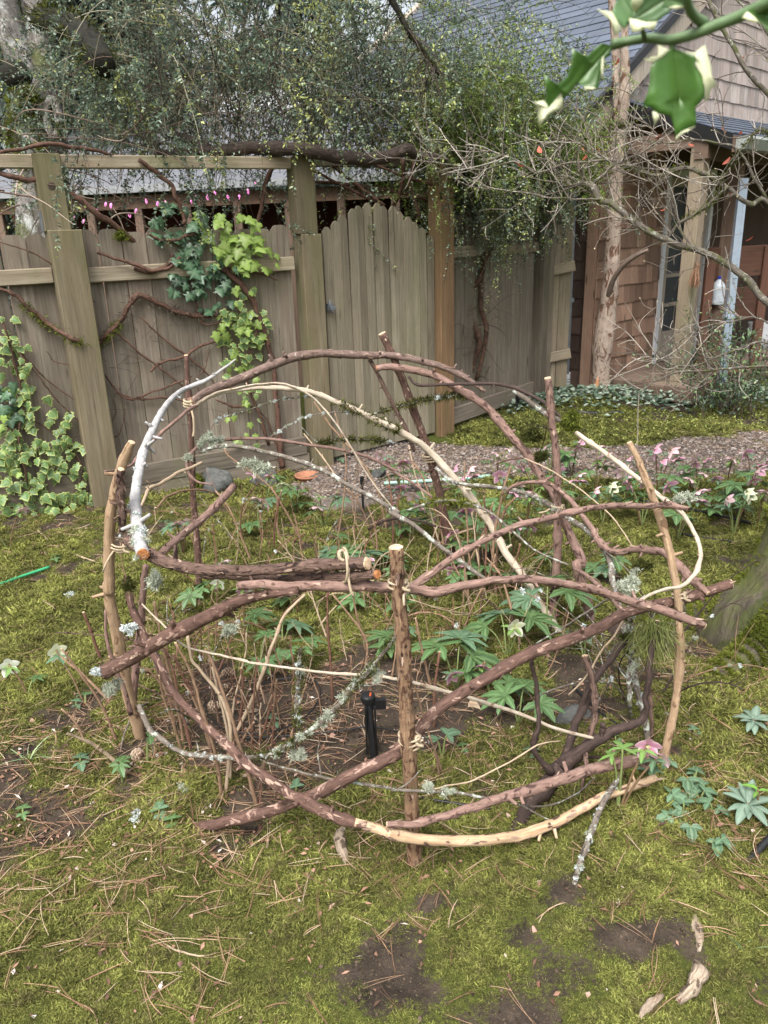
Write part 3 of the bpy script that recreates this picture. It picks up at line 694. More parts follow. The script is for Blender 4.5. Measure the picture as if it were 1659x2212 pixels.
B_TWIG = bark('straw_brown_twig', (.17, .1, .06), (.3, .2, .13), (.1, .055, .04), 90, .12, .6, .0, .4)
B_TWIGR = bark('red_brown_twig', (.12, .055, .035), (.2, .11, .075), (.06, .03, .022), 90, .12, .6, .0, .4)
B_TWIGP = bark('pale_twig', (.33, .24, .16), (.46, .36, .25), (.2, .13, .09), 90, .12, .62, .0, .4)
CUTW = Mat('fresh_cut_orange', .8); n1 = CUTW.noise(CUTW.obj(), 120, 4, .7); CUTW.col(CUTW.mix(CUTW.mapr(n1, .35, .65), (.33, .11, .035), (.55, .26, .11))); CUTW.bump(n1, .8, .006); CUTO = CUTW.m
CUTW = Mat('cut_pale_wood', .8); n1 = CUTW.noise(CUTW.obj(), 90, 4, .7); CUTW.col(CUTW.mix(CUTW.mapr(n1, .35, .65), (.42, .28, .17), (.66, .5, .35))); CUTW.bump(n1, .6, .004); CUTP = CUTW.m
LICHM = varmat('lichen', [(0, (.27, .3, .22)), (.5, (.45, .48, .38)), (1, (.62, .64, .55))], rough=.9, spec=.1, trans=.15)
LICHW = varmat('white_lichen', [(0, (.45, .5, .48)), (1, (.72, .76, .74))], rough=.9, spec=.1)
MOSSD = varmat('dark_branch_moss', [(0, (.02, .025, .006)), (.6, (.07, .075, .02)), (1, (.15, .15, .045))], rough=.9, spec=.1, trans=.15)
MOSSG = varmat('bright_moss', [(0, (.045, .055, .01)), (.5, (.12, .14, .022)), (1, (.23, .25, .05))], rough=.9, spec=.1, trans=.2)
HANGL = varmat('hanging_green_lichen', [(0, (.12, .14, .04)), (1, (.34, .37, .14))], rough=.9, spec=.1, trans=.2)

def sphere_dirs(n, r):
    v = r.normal(size=(n, 3)); return v/np.linalg.norm(v, axis=1)[:, None]
def tuft_mesh(name, mat, n, size, seed, wid=.1, up=.3, curl=.5):
    """a tangled cushion: short forking strands spread through a lumpy, flattened ball"""
    r = np.random.default_rng(seed); nb = max(10, n//6); B = sphere_dirs(nb, r)*r.uniform(.3, .85, nb)[:, None]*np.array([1.1, .9, .65]); k = r.integers(0, nb, n*5); P = B[k]*r.uniform(.15, 1.0, (n*5, 1))+r.normal(size=(n*5, 3))*.13
    D = sphere_dirs(n*5, r)+P*.8; D[:, 2] += up*.5; m = n*5; L = size*r.uniform(.12, .34, m)
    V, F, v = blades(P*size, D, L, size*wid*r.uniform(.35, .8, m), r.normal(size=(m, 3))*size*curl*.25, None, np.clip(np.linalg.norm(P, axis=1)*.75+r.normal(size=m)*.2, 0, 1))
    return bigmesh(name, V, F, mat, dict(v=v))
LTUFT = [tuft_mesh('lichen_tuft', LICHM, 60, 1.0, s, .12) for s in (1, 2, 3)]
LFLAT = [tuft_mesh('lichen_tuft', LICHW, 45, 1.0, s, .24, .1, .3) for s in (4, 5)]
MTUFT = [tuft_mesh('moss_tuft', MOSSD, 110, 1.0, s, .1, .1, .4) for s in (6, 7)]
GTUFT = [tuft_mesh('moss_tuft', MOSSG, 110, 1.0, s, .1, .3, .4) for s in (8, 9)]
def trace(*segs):
    """segs: (crop, [(x, y, Y or None, w or None) ...]) -> world points and radii; Y = 'g' drops the point to the ground"""
    L = []
    for c, pts in segs:
        for q in pts:
            q = tuple(q)+(None,)*(4-len(q)); X, Yp = cvt(c, q[0], q[1]); L.append([X, Yp, q[2], None if q[3] is None else q[3]*CSC[c]])
    for e in L:
        if e[2] == 'g': e[2] = float(G(e[0], e[1])[1])
    s = [0.0]
    for a, b in zip(L, L[1:]): s.append(s[-1]+math.hypot(a[0]-b[0], a[1]-b[1])+1e-6)
    for k in (2, 3):
        kx = [s[i] for i, e in enumerate(L) if e[k] is not None]; kv = [e[k] for e in L if e[k] is not None]
        for i, e in enumerate(L): e[k] = float(np.interp(s[i], kx, kv))
    P = [PY(e[0], e[1], e[2]) for e in L]; R = [max(.0012, e[3]*.5*px(p)) for e, p in zip(L, P)]
    return P, R
FLAKE = varmat('loose_bark_flakes', [(0, (.05, .03, .024)), (.5, (.16, .095, .072)), (1, (.36, .26, .2))], rough=.85)
SEEDN = [0]
def branch(name, label, cat, mat, *segs, group='branches woven into the stick dome', cut=(None, None), sides=12, rough=.12, knot=.6, stubs=0, sink=0.0, sub=6, tufts=None, wob=0.006, twigs=0, mossy=None):
    SEEDN[0] += 1; sd = SEEDN[0]; rr = random.Random(sd*7+1)
    P, R = trace(*segs)
    if sink: 
        d = P[-1]-P[-2]; d = d/np.linalg.norm(d); P.append(P[-1]+d*sink); R.append(R[-1])
    org = P[0]; mb = MB(); C, RR, T = tube(mb, P, R, sides, sub, rough, sd, True, knot, wob)
    for k in range(stubs*2 if max(R) > .01 else stubs):
        i = rr.randrange(len(C)//8+1, len(C)-2); d = np.array([rr.uniform(-1, 1), rr.uniform(-1, .3), rr.uniform(-.6, 1)]); d -= T[i]*np.dot(d, T[i])*.7; d /= np.linalg.norm(d)
        l = RR[i]*rr.uniform(1.6, 3.4); tube(mb, [C[i], C[i]+d*l*.6, C[i]+d*l], [RR[i]*.55, RR[i]*.36, RR[i]*.3], 8, 2, .1, sd+k)
    for k in range(twigs):
        i = rr.randrange(2, len(C)-1); d = np.array([rr.uniform(-1, 1), rr.uniform(-.6, .6), rr.uniform(-.4, 1)])+T[i]*.6; d /= np.linalg.norm(d); l = rr.uniform(.05, .16)
        q = C[i]; pts = [q]; 
        for m in range(4): d = d+np.array([rr.uniform(-.4, .4) for _ in range(3)])*.6; d /= np.linalg.norm(d); pts.append(pts[-1]+d*l/4)
        tube(mb, pts, [.0028, .0024, .002, .0016, .001], 5, 2, .1, sd+k)
    o = link(name, mb.mesh(name, mat, True, org), None, org); tag(o, label, cat, group)
    if max(RR) > .011 and mat not in (B_TAN, B_WHITE, B_GREY, B_LICH):        # loose curls of bark
        q = np.random.default_rng(sd); n = int(len(C)*1.6); i = q.integers(1, len(C)-1, n); d = q.normal(size=(n, 3)); d -= T[i]*np.sum(d*T[i], 1)[:, None]; d /= np.linalg.norm(d, axis=1)[:, None]
        V, F, v = blades(C[i]+d*RR[i][:, None]*1.0-org, T[i]*q.choice([-1, 1], n)[:, None]+d*.12, q.uniform(.008, .03, n), q.uniform(.003, .008, n), d*q.uniform(.001, .007, n)[:, None], d)
        tag(link('bark_flakes', bigmesh('bark_flakes', V, F, FLAKE, dict(v=v)), o), kind='stuff')
    for e, cm in ((0, cut[0]), (-1, cut[1])):
        if cm is not None:
            m = MB(); cutdisc(m, C[e]-org+(T[e] if e else -T[e])*.0005, T[e] if e else -T[e], RR[e]*1.0, sd); link('cut_end', m.mesh('cut_end', cm), o)
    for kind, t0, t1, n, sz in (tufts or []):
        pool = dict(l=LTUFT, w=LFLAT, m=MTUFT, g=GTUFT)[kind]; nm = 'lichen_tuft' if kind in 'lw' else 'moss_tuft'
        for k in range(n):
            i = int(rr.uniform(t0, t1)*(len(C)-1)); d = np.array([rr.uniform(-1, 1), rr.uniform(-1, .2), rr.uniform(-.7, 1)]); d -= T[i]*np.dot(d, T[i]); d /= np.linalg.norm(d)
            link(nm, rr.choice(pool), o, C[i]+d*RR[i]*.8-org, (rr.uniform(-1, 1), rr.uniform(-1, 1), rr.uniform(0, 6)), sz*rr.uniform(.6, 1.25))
    if mossy:
        t0, t1, n, ln, mm = mossy; r = np.random.default_rng(sd); idx = r.uniform(t0*(len(C)-1), t1*(len(C)-1), n); i0 = idx.astype(int); i0 = np.minimum(i0, len(C)-2); f = (idx-i0)[:, None]
        cc = C[i0]*(1-f)+C[i0+1]*f; d = sphere_dirs(n, r); d -= T[i0]*np.sum(d*T[i0], 1)[:, None]; d /= np.linalg.norm(d, axis=1)[:, None]
        w = (fbm(idx*.35, idx*0+sd, 5, 2) > .38); V, F, v = blades(cc+d*RR[i0][:, None]*.85-org, d+T[i0]*r.normal(size=(n, 1))*.8+np.array([0, 0, -.15]), ln*r.uniform(.4, 1.2, n)*np.where(w, 1, .35), np.full(n, ln*.16), r.normal(size=(n, 3))*ln*.3, None, r.random(n))
        tag(link('moss_sleeve', bigmesh('moss_sleeve', V, F, mm, dict(v=v)), o), kind='stuff')
    return o, C, RR, T
st = 'stakes of the stick dome'
S_F = branch('stake', 'front upright stake with shaggy orange brown bark and pale cut top', 'stake', B_ORNG, ('D', [(855, 1182, 1.70, 31)]), ('B', [(130, 1200, 1.70, 66)]), ('E', [(120, 100, 1.7, 60), (133, 250), (147, 450, None, 62), (157, 650), (167, 850, None, 60), (180, 1050), (192, 1285, 'g', 62)]), group=st, cut=(CUTP, None), knot=.25, rough=.12, sink=.1, sides=18)
S_L = branch('stake', 'tan peeled stake standing at the left of the dome', 'stake', B_TAN, ('A', [(345, 662, 2.2, 34), (320, 720, None, 46), (288, 800), (252, 950, None, 54), (236, 1100), (232, 1250), (236, 1400, None, 54)]), ('C', [(226, 150, 2.25, 52), (242, 260), (272, 400), (300, 550, None, 60), (332, 700), (365, 820, None, 56), (388, 905, 'g', 50)]), group=st, cut=(CUTP, None), knot=.4, sink=.08, stubs=2)
S_R = branch('stake', 'tan crooked stake standing at the right of the dome', 'stake', B_TAN, ('B', [(1172, 608, 2.3, 24), (1200, 660), (1232, 740, None, 34), (1270, 830), (1310, 940, None, 36), (1345, 1060), (1372, 1180, None, 38), (1388, 1280)]), ('E', [(1292, 300, 2.14, 32), (1293, 420), (1282, 560, None, 34), (1262, 690), (1240, 800, None, 34), (1228, 880, 'g', 30)]), group=st, cut=(CUTP, None), knot=.5, sink=.08, stubs=2)
S_BL = branch('stake', 'thin brown stake at the back left against the fence', 'stake', B_RED, ('A', [(612, 235, 3.3, 20), (622, 400, None, 28), (634, 550), (640, 700, None, 28), (645, 900), (656, 1050, None, 30), (672, 1250, None, 32), (676, 1420, 3.4, 32)]), ('D', [(432, 1300, 'g', 14)]), group=st, cut=(CUTP, None), sink=.06, stubs=3)
S_BM = branch('stake', 'tall leaning brown stake at the back centre with pale cut top', 'stake', B_RED, ('B', [(60, 118, 3.5, 36), (118, 240, None, 34), (165, 360), (215, 500, None, 36), (260, 620), (292, 730, None, 36), (320, 850), (345, 980, None, 42), (370, 1100), (388, 1200, 3.6, 42)]), ('D', [(988, 1262, 'g', 20)]), group=st, cut=(CUTP, None), sink=.06, stubs=2)
S_BR = branch('stake', 'straight reddish stake at the back right rising above the rails', 'stake', B_PINK, ('B', [(805, 318, 3.05, 30), (816, 400, None, 34), (830, 550), (845, 680, None, 32), (850, 800), (852, 950, None, 36), (850, 1100), (842, 1250, None, 38)]), ('E', [(768, 200, 3.1, 34), (765, 285, 'g', 34)]), group=st, cut=(CUTP, None), sink=.06, stubs=1)
branch('arch_branch', 'thick brown arch over the back of the dome, highest of all', 'branch', B_ARCH, ('A', [(645, 462, 3.28, 38), (700, 425, None, 40), (780, 388), (900, 342, None, 44), (1020, 290), (1160, 242, 3.4, 42), (1280, 228), (1400, 232, None, 38), (1540, 236)]), ('B', [(60, 214, 3.5, 32), (120, 220), (230, 240, None, 30), (330, 268), (420, 308, None, 28), (480, 348), (525, 380, 3.4, 14)]), cut=(CUTO, None), knot=.35, stubs=7)
branch('arch_branch', 'reddish branch arching down from the back centre stake to the right', 'branch', B_PINK, ('B', [(35, 275, 3.46, 26), (100, 268, None, 32), (200, 283), (300, 310, 3.45, 32), (400, 365), (480, 412, None, 32), (540, 460), (600, 530, 3.35, 36), (660, 600), (710, 655, None, 36), (752, 722), (795, 795, 3.2, 34), (835, 850), (880, 960), (920, 1050, 3.1, 40), (960, 1150)]), ('E', [(862, 50, 3.0, 40), (895, 150), (925, 290, 'g', 40)]), cut=(CUTO, None), knot=.5, stubs=4, sink=.03)
branch('arch_branch', 'smooth grey arch with orange cut end rising at the left', 'branch', B_GREY, ('A', [(400, 1215, 2.02, 64), (378, 1130), (368, 1050, None, 58), (362, 960), (370, 860, None, 48), (388, 770), (408, 700, None, 42), (440, 620), (470, 555, 2.7, 34), (500, 505), (548, 442, None, 26), (618, 396, 3.2, 24), (700, 365), (780, 312, None, 14), (855, 256, 3.3, 7)]), cut=(CUTO, None), knot=.35, stubs=9, rough=.06, tufts=[('w', .02, .22, 16, .017), ('l', .0, .15, 8, .02), ('w', .2, .4, 5, .012)])
branch('rail_branch', 'thick rough barked rail with cut end left of the front stake', 'branch', B_ROUGH, ('A', [(322, 1140, 2.12, 56), (380, 1180), (450, 1222, None, 60), (520, 1252), (640, 1282, 1.98, 58), (780, 1290), (900, 1292, None, 54), (1050, 1285), (1200, 1272, None, 58), (1340, 1262), (1505, 1257, 1.73, 62)]), cut=(None, CUTP), knot=.4, rough=.14, stubs=3, sides=16)
branch('rail_branch', 'short rail with bright orange cut end under the rough rail', 'branch', B_ROUGH, ('A', [(700, 1318, 2.05, 30), (900, 1325), (1080, 1332, None, 40), (1280, 1325), (1430, 1322, None, 50), (1552, 1312, 1.715, 46)]), cut=(None, CUTO), rough=.1)
branch('rail_branch', 'pinkish forked rail bound to the front stake, arching right', 'branch', B_PINK, ('A', [(868, 1366, 1.86, 40), (1000, 1360), (1100, 1372, None, 50), (1200, 1366), (1350, 1370, None, 52), (1500, 1368), (1610, 1378, 1.74, 54)]), ('B', [(110, 1258, 1.74, 48), (180, 1264), (300, 1282, 1.76, 48), (400, 1260), (520, 1236, None, 36), (640, 1225), (760, 1228, 1.85, 36), (880, 1245), (1000, 1268, None, 34), (1100, 1298)]), ('E', [(1100, 206, 1.98, 38), (1200, 230), (1300, 268, None, 38), (1392, 302, 2.0, 32)]), cut=(CUTP, CUTP), knot=.4, stubs=4, sides=14)
branch('rail_branch', 'slender tan pink fork rising right from the front stake', 'branch', B_PINK, ('B', [(195, 1262, 1.75, 40), (262, 1212), (340, 1150, None, 30), (440, 1090), (560, 1030, 1.85, 30), (680, 980), (780, 956, None, 28), (880, 930), (1000, 905, 2.0, 28), (1100, 894), (1250, 895, None, 26), (1340, 890, 2.2, 26), (1432, 906, 2.2, 22)]), cut=(None, CUTP), knot=.5, stubs=6)
branch('brace_branch', 'thick reddish brown branch slanting from left stake to the front rail', 'branch', B_RED, ('C', [(215, 585, 2.1, 70), (330, 520, None, 72), (440, 458), (560, 390, None, 74), (680, 330), (780, 282, 1.92, 66), (850, 245), (950, 215, None, 50), (1060, 196), (1160, 185, 1.79, 44)]), cut=(CUTO, None), knot=.3, stubs=3, sides=14)
branch('brace_branch', 'longest dark reddish branch running across the front from ground to upper right', 'branch', B_RED, ('C', [(645, 1346, 'g', 34), (740, 1335, None, 50), (850, 1310), (950, 1288, None, 56), (1050, 1260), (1170, 1212, None, 56), (1300, 1160), (1420, 1092, 1.72, 60), (1530, 1040), (1655, 985)]), ('E', [(110, 825, 1.755, 50), (190, 755, None, 46), (240, 700), (300, 640, None, 50), (400, 575), (500, 515, 1.85, 50), (600, 455), (680, 416, None, 52), (780, 378), (880, 343, 1.97, 48), (980, 298), (1060, 255, None, 46), (1150, 225), (1280, 200, 2.2, 44), (1400, 162), (1505, 128, 2.25, 40)]), cut=(None, CUTP), knot=.3, stubs=4, sides=16)
branch('hoop_branch', 'dark red branch hanging low along the front left of the dome', 'branch', B_RED, ('C', [(318, 120, 2.3, 30), (335, 220), (372, 330, 2.25, 36), (420, 440), (480, 550, None, 40), (540, 670), (620, 760, 2.05, 40), (700, 840), (780, 910, None, 44), (850, 980), (925, 1052, 1.85, 50), (1000, 1100), (1100, 1170, None, 50), (1200, 1222), (1300, 1272, 1.68, 52), (1400, 1312), (1500, 1340, 1.64, 40)]), knot=.5, stubs=6)
branch('hoop_branch', 'pale bark stripped rail low in front of the front stake', 'branch', B_STRIP, ('C', [(1440, 1322, 1.648, 44), (1560, 1358, None, 46), (1659, 1392)]), ('E', [(80, 1160, 1.63, 46), (200, 1187, None, 44), (330, 1195), (480, 1194, 1.66, 42), (600, 1180), (700, 1150, 1.72, 42), (800, 1110), (880, 1066, None, 38), (960, 1020), (1050, 985, 1.85, 34), (1140, 955), (1190, 935, 1.92, 30)]), cut=(None, CUTO), knot=.35, stubs=2)
branch('hoop_branch', 'pinkish curved rail with stubs low at the front right', 'branch', B_PINK, ('E', [(75, 1127, 1.63, 24), (180, 1125, 1.635, 30), (300, 1098, None, 34), (420, 1060), (550, 1018, 1.7, 40), (700, 975), (830, 930, 1.8, 46), (950, 893), (1070, 868, None, 46), (1150, 858), (1215, 850, 1.98, 40)]), cut=(CUTP, None), knot=.6, stubs=7)
branch('arch_branch', 'long bleached pale arch crossing the middle down to the right', 'branch', B_WHITE, ('A', [(640, 492, 3.27, 14), (700, 452, None, 18), (800, 415), (900, 402, None, 20), (1000, 396), (1120, 398, 3.35, 24), (1240, 420), (1340, 460, None, 28), (1440, 502), (1540, 552, None, 30), (1650, 600)]), ('B', [(100, 540, 3.42, 28), (200, 592), (285, 660, 3.46, 32), (380, 762), (440, 832, None, 34), (500, 912), (560, 1000, 3.35, 34), (620, 1110), (690, 1200, 3.2, 34)]), ('E', [(700, 190, 3.1, 32), (795, 332, 'g', 26)]), cut=(None, CUTO), knot=.4, stubs=5, mossy=(.33, .5, 800, .022, MOSSD))
branch('thin_branch', 'thin whip running beside the pale arch top', 'branch', B_WHITE, ('A', [(690, 462, 3.26, 8), (760, 420), (860, 398, None, 9), (960, 378), (1060, 373, 3.34, 9), (1130, 386), (1230, 440, None, 9), (1330, 545), (1420, 680, None, 9), (1520, 850), (1640, 1000, 3.3, 6)]), sides=7)
branch('thin_branch', 'thin pinkish branch descending from the back left tie', 'branch', B_PINK, ('A', [(665, 482, 3.28, 16), (610, 515), (560, 560, None, 16), (510, 600), (450, 655, 2.9, 16), (395, 705), (345, 770, None, 13), (280, 797), (212, 806, 2.45, 8)]), sides=8, stubs=2)
branch('arch_branch', 'greyish middle arch through the centre of the dome', 'branch', B_LICH, ('A', [(680, 712, 3.2, 16), (740, 690), (790, 682, None, 20), (870, 683), (960, 700, None, 20), (1080, 730), (1200, 768, 3.1, 22), (1300, 810), (1400, 868, None, 22), (1500, 920), (1650, 1006)]), ('B', [(100, 920, 2.9, 20), (200, 980), (300, 1060, None, 20), (360, 1102), (450, 1170, None, 18), (540, 1232, 2.75, 14)]), stubs=4, tufts=[('l', .02, .2, 6, .02)])
branch('thin_branch', 'thin reddish upper arch in the middle of the dome', 'branch', B_PINK, ('A', [(740, 655, 3.4, 12), (800, 650), (900, 645, None, 15), (1040, 648), (1200, 675, 3.45, 15), (1350, 695), (1500, 735, None, 15), (1650, 806)]), ('B', [(100, 730, 3.5, 13), (200, 792), (285, 855, 3.45, 10)]), sides=8, stubs=2, tufts=[('l', .0, .08, 7, .028), ('w', .3, .9, 4, .012)])
branch('thin_branch', 'short hooked reddish branch with lichen at the back left', 'branch', B_PINK, ('A', [(692, 668, 3.2, 16), (642, 710), (616, 765, None, 17), (632, 825), (672, 858, None, 12), (745, 872, 3.15, 7)]), sides=8, tufts=[('l', 0, .35, 7, .03)])
branch('brace_branch', 'straight reddish pole leaning back inside the left of the dome', 'branch', B_PINK, ('A', [(492, 1205, 2.2, 38), (600, 1112, None, 36), (700, 1032), (785, 950, 2.8, 38), (845, 880, 2.95, 36)]), cut=(None, CUTO), stubs=2)
branch('thin_branch', 'pale bent branch with broken tips at the left of the dome', 'branch', B_TWIGP, ('A', [(392, 975, 2.5, 12), (430, 895, None, 18), (480, 870), (560, 820, None, 18), (630, 790), (690, 762, 2.9, 12)]), sides=8, stubs=4)
branch('thin_branch', 'low brown twig bow behind the grey arch', 'branch', B_TWIG, ('A', [(465, 990, 2.5, 8), (520, 930, None, 12), (600, 900), (690, 898, None, 10), (760, 915, 2.9, 6)]), sides=7)
branch('thin_branch', 'stubby dark forked branch beside the left stake', 'branch', B_ROUGH, ('A', [(292, 795, 2.18, 34), (286, 850, None, 38), (290, 930), (296, 1000, None, 34), (300, 1100, 2.2, 26)]), cut=(CUTP, None), stubs=3)
branch('thin_branch', 'short pinkish upright branch behind the left stake', 'branch', B_PINK, ('C', [(415, 60, 2.4, 30), (400, 200, None, 32), (385, 400), (365, 560, None, 40), (352, 720, 2.4, 36)]), stubs=2)
branch('thin_branch', 'pink peeled stem leaning on the left stake', 'branch', B_PINK, ('C', [(215, 280, 2.2, 12), (225, 420, None, 18), (262, 560), (310, 670, None, 20), (342, 790, 2.22, 22)]), cut=(None, CUTP), sides=8)
branch('thin_branch', 'bleached white branch looping at the right stake', 'branch', B_WHITE, ('B', [(935, 565, 2.95, 20), (1000, 610, None, 22), (1100, 682), (1200, 760, None, 22), (1300, 840), (1400, 915, 2.4, 20), (1442, 972), (1480, 1045, None, 18), (1494, 1120), (1472, 1195, 2.15, 20), (1420, 1248), (1330, 1272, None, 15), (1250, 1302), (1190, 1340, 2.0, 10)]), stubs=4, sides=9)
branch('thin_branch', 'grey lichened pole behind the right back stake', 'branch', B_LICH, ('B', [(652, 372, 3.3, 22), (720, 418, None, 28), (800, 478), (882, 524, 3.2, 22)]), cut=(None, CUTP), stubs=2)
branch('thin_branch', 'dark thin whip arching right from the gate side', 'branch', B_DARK, ('B', [(180, 312, 3.45, 9), (220, 350, None, 14), (330, 348), (440, 345, None, 14), (560, 345), (650, 360, 3.3, 16), (740, 400), (820, 452, None, 14), (885, 518, 3.15, 10)]), sides=8, stubs=2)
branch('thin_branch', 'dead stem leaning behind the reddish arch', 'branch', B_ROUGH, ('B', [(5, 235, 3.5, 18), (60, 340), (110, 440, None, 18), (155, 520), (190, 600, 3.5, 20), (205, 650, None, 14)]), sides=8, stubs=2)
branch('thin_branch', 'lichen spotted branch winding from centre to lower right', 'branch', B_LICH, ('B', [(300, 722, 3.4, 14), (370, 780, None, 16), (450, 800), (560, 808, None, 18), (660, 824), (760, 860, 3.2, 20), (830, 900), (900, 950, None, 22), (980, 1000), (1040, 1062, 2.7, 26), (1082, 1130), (1096, 1200)]), ('E', [(1012, 110, 2.5, 26), (1060, 280, None, 24), (1092, 450, 2.3, 26), (1115, 560), (1142, 660, None, 26), (1165, 800, 'g', 24)]), tufts=[('w', .0, 1, 16, .012), ('l', .3, .9, 8, .018)], mossy=(.1, .5, 300, .012, MOSSD))
branch('hoop_branch', 'reddish S curved branch ending in a broken tip at the right', 'branch', B_PINK, ('B', [(618, 838, 3.2, 10), (660, 800, None, 16), (770, 785), (840, 810, None, 20), (900, 860, 3.0, 22), (960, 932), (1000, 990, None, 24), (1040, 1052), (1085, 1096, 2.6, 30), (1140, 1102), (1200, 1090, None, 32), (1280, 1095), (1340, 1112, 2.35, 34), (1400, 1172), (1460, 1230, None, 38), (1528, 1288, 2.2, 22)]), cut=(None, CUTP), knot=.6, stubs=5)
branch('thin_branch', 'long thin bleached stick crossing behind the front stake', 'branch', B_WHITE, ('C', [(395, 250, 2.1, 7), (490, 342, None, 9), (560, 420), (640, 470, None, 10), (780, 500), (920, 535, 1.95, 11), (1050, 556), (1180, 572, None, 13), (1400, 596), (1560, 606)]), ('E', [(90, 520, 1.85, 14), (180, 537), (300, 570, None, 16), (450, 612), (600, 660, 1.95, 16), (760, 720), (942, 772, 2.0, 13)]), cut=(None, CUTP), sides=8)
branch('thin_branch', 'mossy lichened stick low at the left, rising to the front stake', 'branch', B_LICH, ('C', [(380, 745, 2.1, 26), (430, 862, None, 26), (480, 905), (540, 950, 2.0, 24), (620, 985), (740, 1000, None, 22), (860, 1006), (960, 1000, 1.9, 22), (1050, 980), (1150, 920, None, 26), (1250, 850), (1350, 760, 1.85, 28), (1420, 670), (1490, 600, None, 26), (1560, 520), (1640, 410, 1.85, 16)]), tufts=[('w', .2, .6, 10, .01), ('l', .5, 1, 16, .022), ('m', .5, .95, 6, .016)], mossy=(.45, 1.0, 1500, .014, MOSSD), twigs=5)
branch('thin_branch', 'thin lichened twig stretched low before the front stake', 'branch', B_LICH, ('C', [(960, 1010, 1.9, 8), (1060, 1045, None, 11), (1150, 1070), (1300, 1105, 1.8, 13), (1450, 1130), (1650, 1160)]), ('E', [(100, 985, 1.655, 14), (250, 990, 1.66), (350, 995, None, 14), (450, 1012), (545, 1022, 1.72, 10), (620, 1045), (700, 1054, None, 7), (800, 1035), (880, 990, None, 6), (942, 930, 1.9, 5)]), sides=7, tufts=[('l', .5, .58, 5, .018)], mossy=(.0, .55, 500, .01, MOSSD), twigs=4)
branch('thin_branch', 'mossy upright stick hanging under the brace at the left centre', 'branch', B_LICH, ('C', [(1172, 470, 1.98, 20), (1168, 560, None, 30), (1160, 680), (1155, 800, None, 24), (1165, 860, 1.9, 20)]), tufts=[('w', .2, 1, 10, .011), ('l', .2, 1, 4, .014)], mossy=(0, 1, 900, .015, MOSSD))
branch('thin_branch', 'slim twig rising to the right behind the front stake foot', 'branch', B_TWIGP, ('E', [(240, 985, 1.75, 6), (330, 965), (440, 944, None, 7), (560, 880), (700, 800, 1.85, 6), (800, 780, 1.9, 4)]), sides=6)
branch('fallen_stick', 'lichen spotted pale stick leaning on the front right rail', 'stick', B_LICH, ('E', [(1045, 925, 1.86, 16), (1000, 992, None, 24), (950, 1090), (905, 1210, 1.64, 26), (872, 1310), (850, 1392, 'g', 18)]), group='fallen sticks', tufts=[('w', .1, .95, 12, .01), ('l', .5, .9, 3, .014)])
branch('thin_branch', 'mossy lichened upright twig near the right stake', 'branch', B_LICH, ('E', [(1085, 640, 2.15, 20), (1080, 520, None, 18), (1095, 420), (1080, 300, None, 18), (1100, 180, 2.2, 14), (1110, 60, 2.25, 10)]), tufts=[('l', .2, 1, 9, .022), ('m', .3, 1, 4, .015), ('w', 0, 1, 6, .011)], twigs=8)
branch('thin_branch', 'scaly brown upright twig left of the right stake', 'branch', B_ROUGH, ('E', [(1178, 770, 2.1, 16), (1172, 640, None, 18), (1165, 540, 2.12, 14)]), sides=8)
branch('thin_branch', 'mossy thin branch hanging across the gate foot', 'branch', B_LICH, ('A', [(1180, 590, 3.6, 5), (1260, 665, None, 7), (1350, 650), (1480, 648, None, 8), (1570, 655), (1659, 672, 3.6, 8)]), sides=7, mossy=(.2, .85, 700, .026, MOSSD), tufts=[('w', .85, 1, 4, .012)])
branch('thin_branch', 'mossy thin branch reaching right under the arch top', 'branch', B_LICH, ('B', [(-10, 490, 3.55, 8), (100, 458, None, 9), (200, 430), (300, 408, None, 9), (400, 398), (460, 412, 3.4, 6)]), sides=7, mossy=(.1, .95, 900, .024, MOSSD), tufts=[('w', .6, .8, 5, .018)])
branch('thin_branch', 'lichen beaded twig below the pale arch', 'branch', B_LICH, ('A', [(690, 700, 3.3, 4), (760, 560), (900, 510, None, 5), (1050, 460), (1180, 440, None, 6), (1290, 425, 3.4, 5)]), sides=6, tufts=[('w', .2, 1, 10, .013), ('l', .2, 1, 4, .014)], mossy=(.3, 1, 250, .012, MOSSD))
branch('thin_branch', 'lichen beaded twig crossing under the pale arch', 'branch', B_LICH, ('A', [(1000, 650, 3.3, 4), (1100, 590), (1200, 540, None, 6), (1330, 515), (1480, 520, 3.4, 5)]), sides=6, tufts=[('w', 0, 1, 8, .013), ('l', .1, .5, 5, .016)])
branch('thin_branch', 'mossy twig reaching low across the dome centre right', 'branch', B_LICH, ('B', [(170, 915, 3.3, 8), (280, 880, None, 14), (380, 870), (440, 882, None, 14), (540, 920), (640, 1000, None, 10), (760, 1100), (900, 1160, 2.8, 8)]), sides=7, mossy=(.1, .5, 700, .02, MOSSG))
branch('thin_branch', 'thin dark whip lying low beyond the dome', 'branch', B_DARK, ('B', [(0, 1000, 3.9, 12), (60, 965), (140, 950, None, 12), (240, 965), (340, 1000, 3.7, 8)]), sides=7)
branch('thin_branch', 'thin pale line of a twig slanting to the right rail', 'branch', B_TWIGP, ('B', [(700, 680, 3.1, 7), (800, 722), (900, 785, None, 6), (1000, 855), (1100, 950, None, 6), (1190, 1080, 2.5, 4)]), sides=6)
branch('thin_branch', 'thin red twig beyond the reddish arch', 'branch', B_TWIGR, ('B', [(575, 705, 3.6, 5), (640, 685), (700, 678, None, 6), (760, 660), (790, 590, None, 6), (800, 520, 3.2, 5)]), sides=6)
branch('thin_branch', 'thin bare twig rising steeply at the right front', 'branch', B_TWIGP, ('E', [(830, 590, 2.1, 6), (900, 520), (960, 420, None, 8), (1030, 330), (1080, 245, None, 9), (1150, 200, 2.15, 8)]), sides=6)
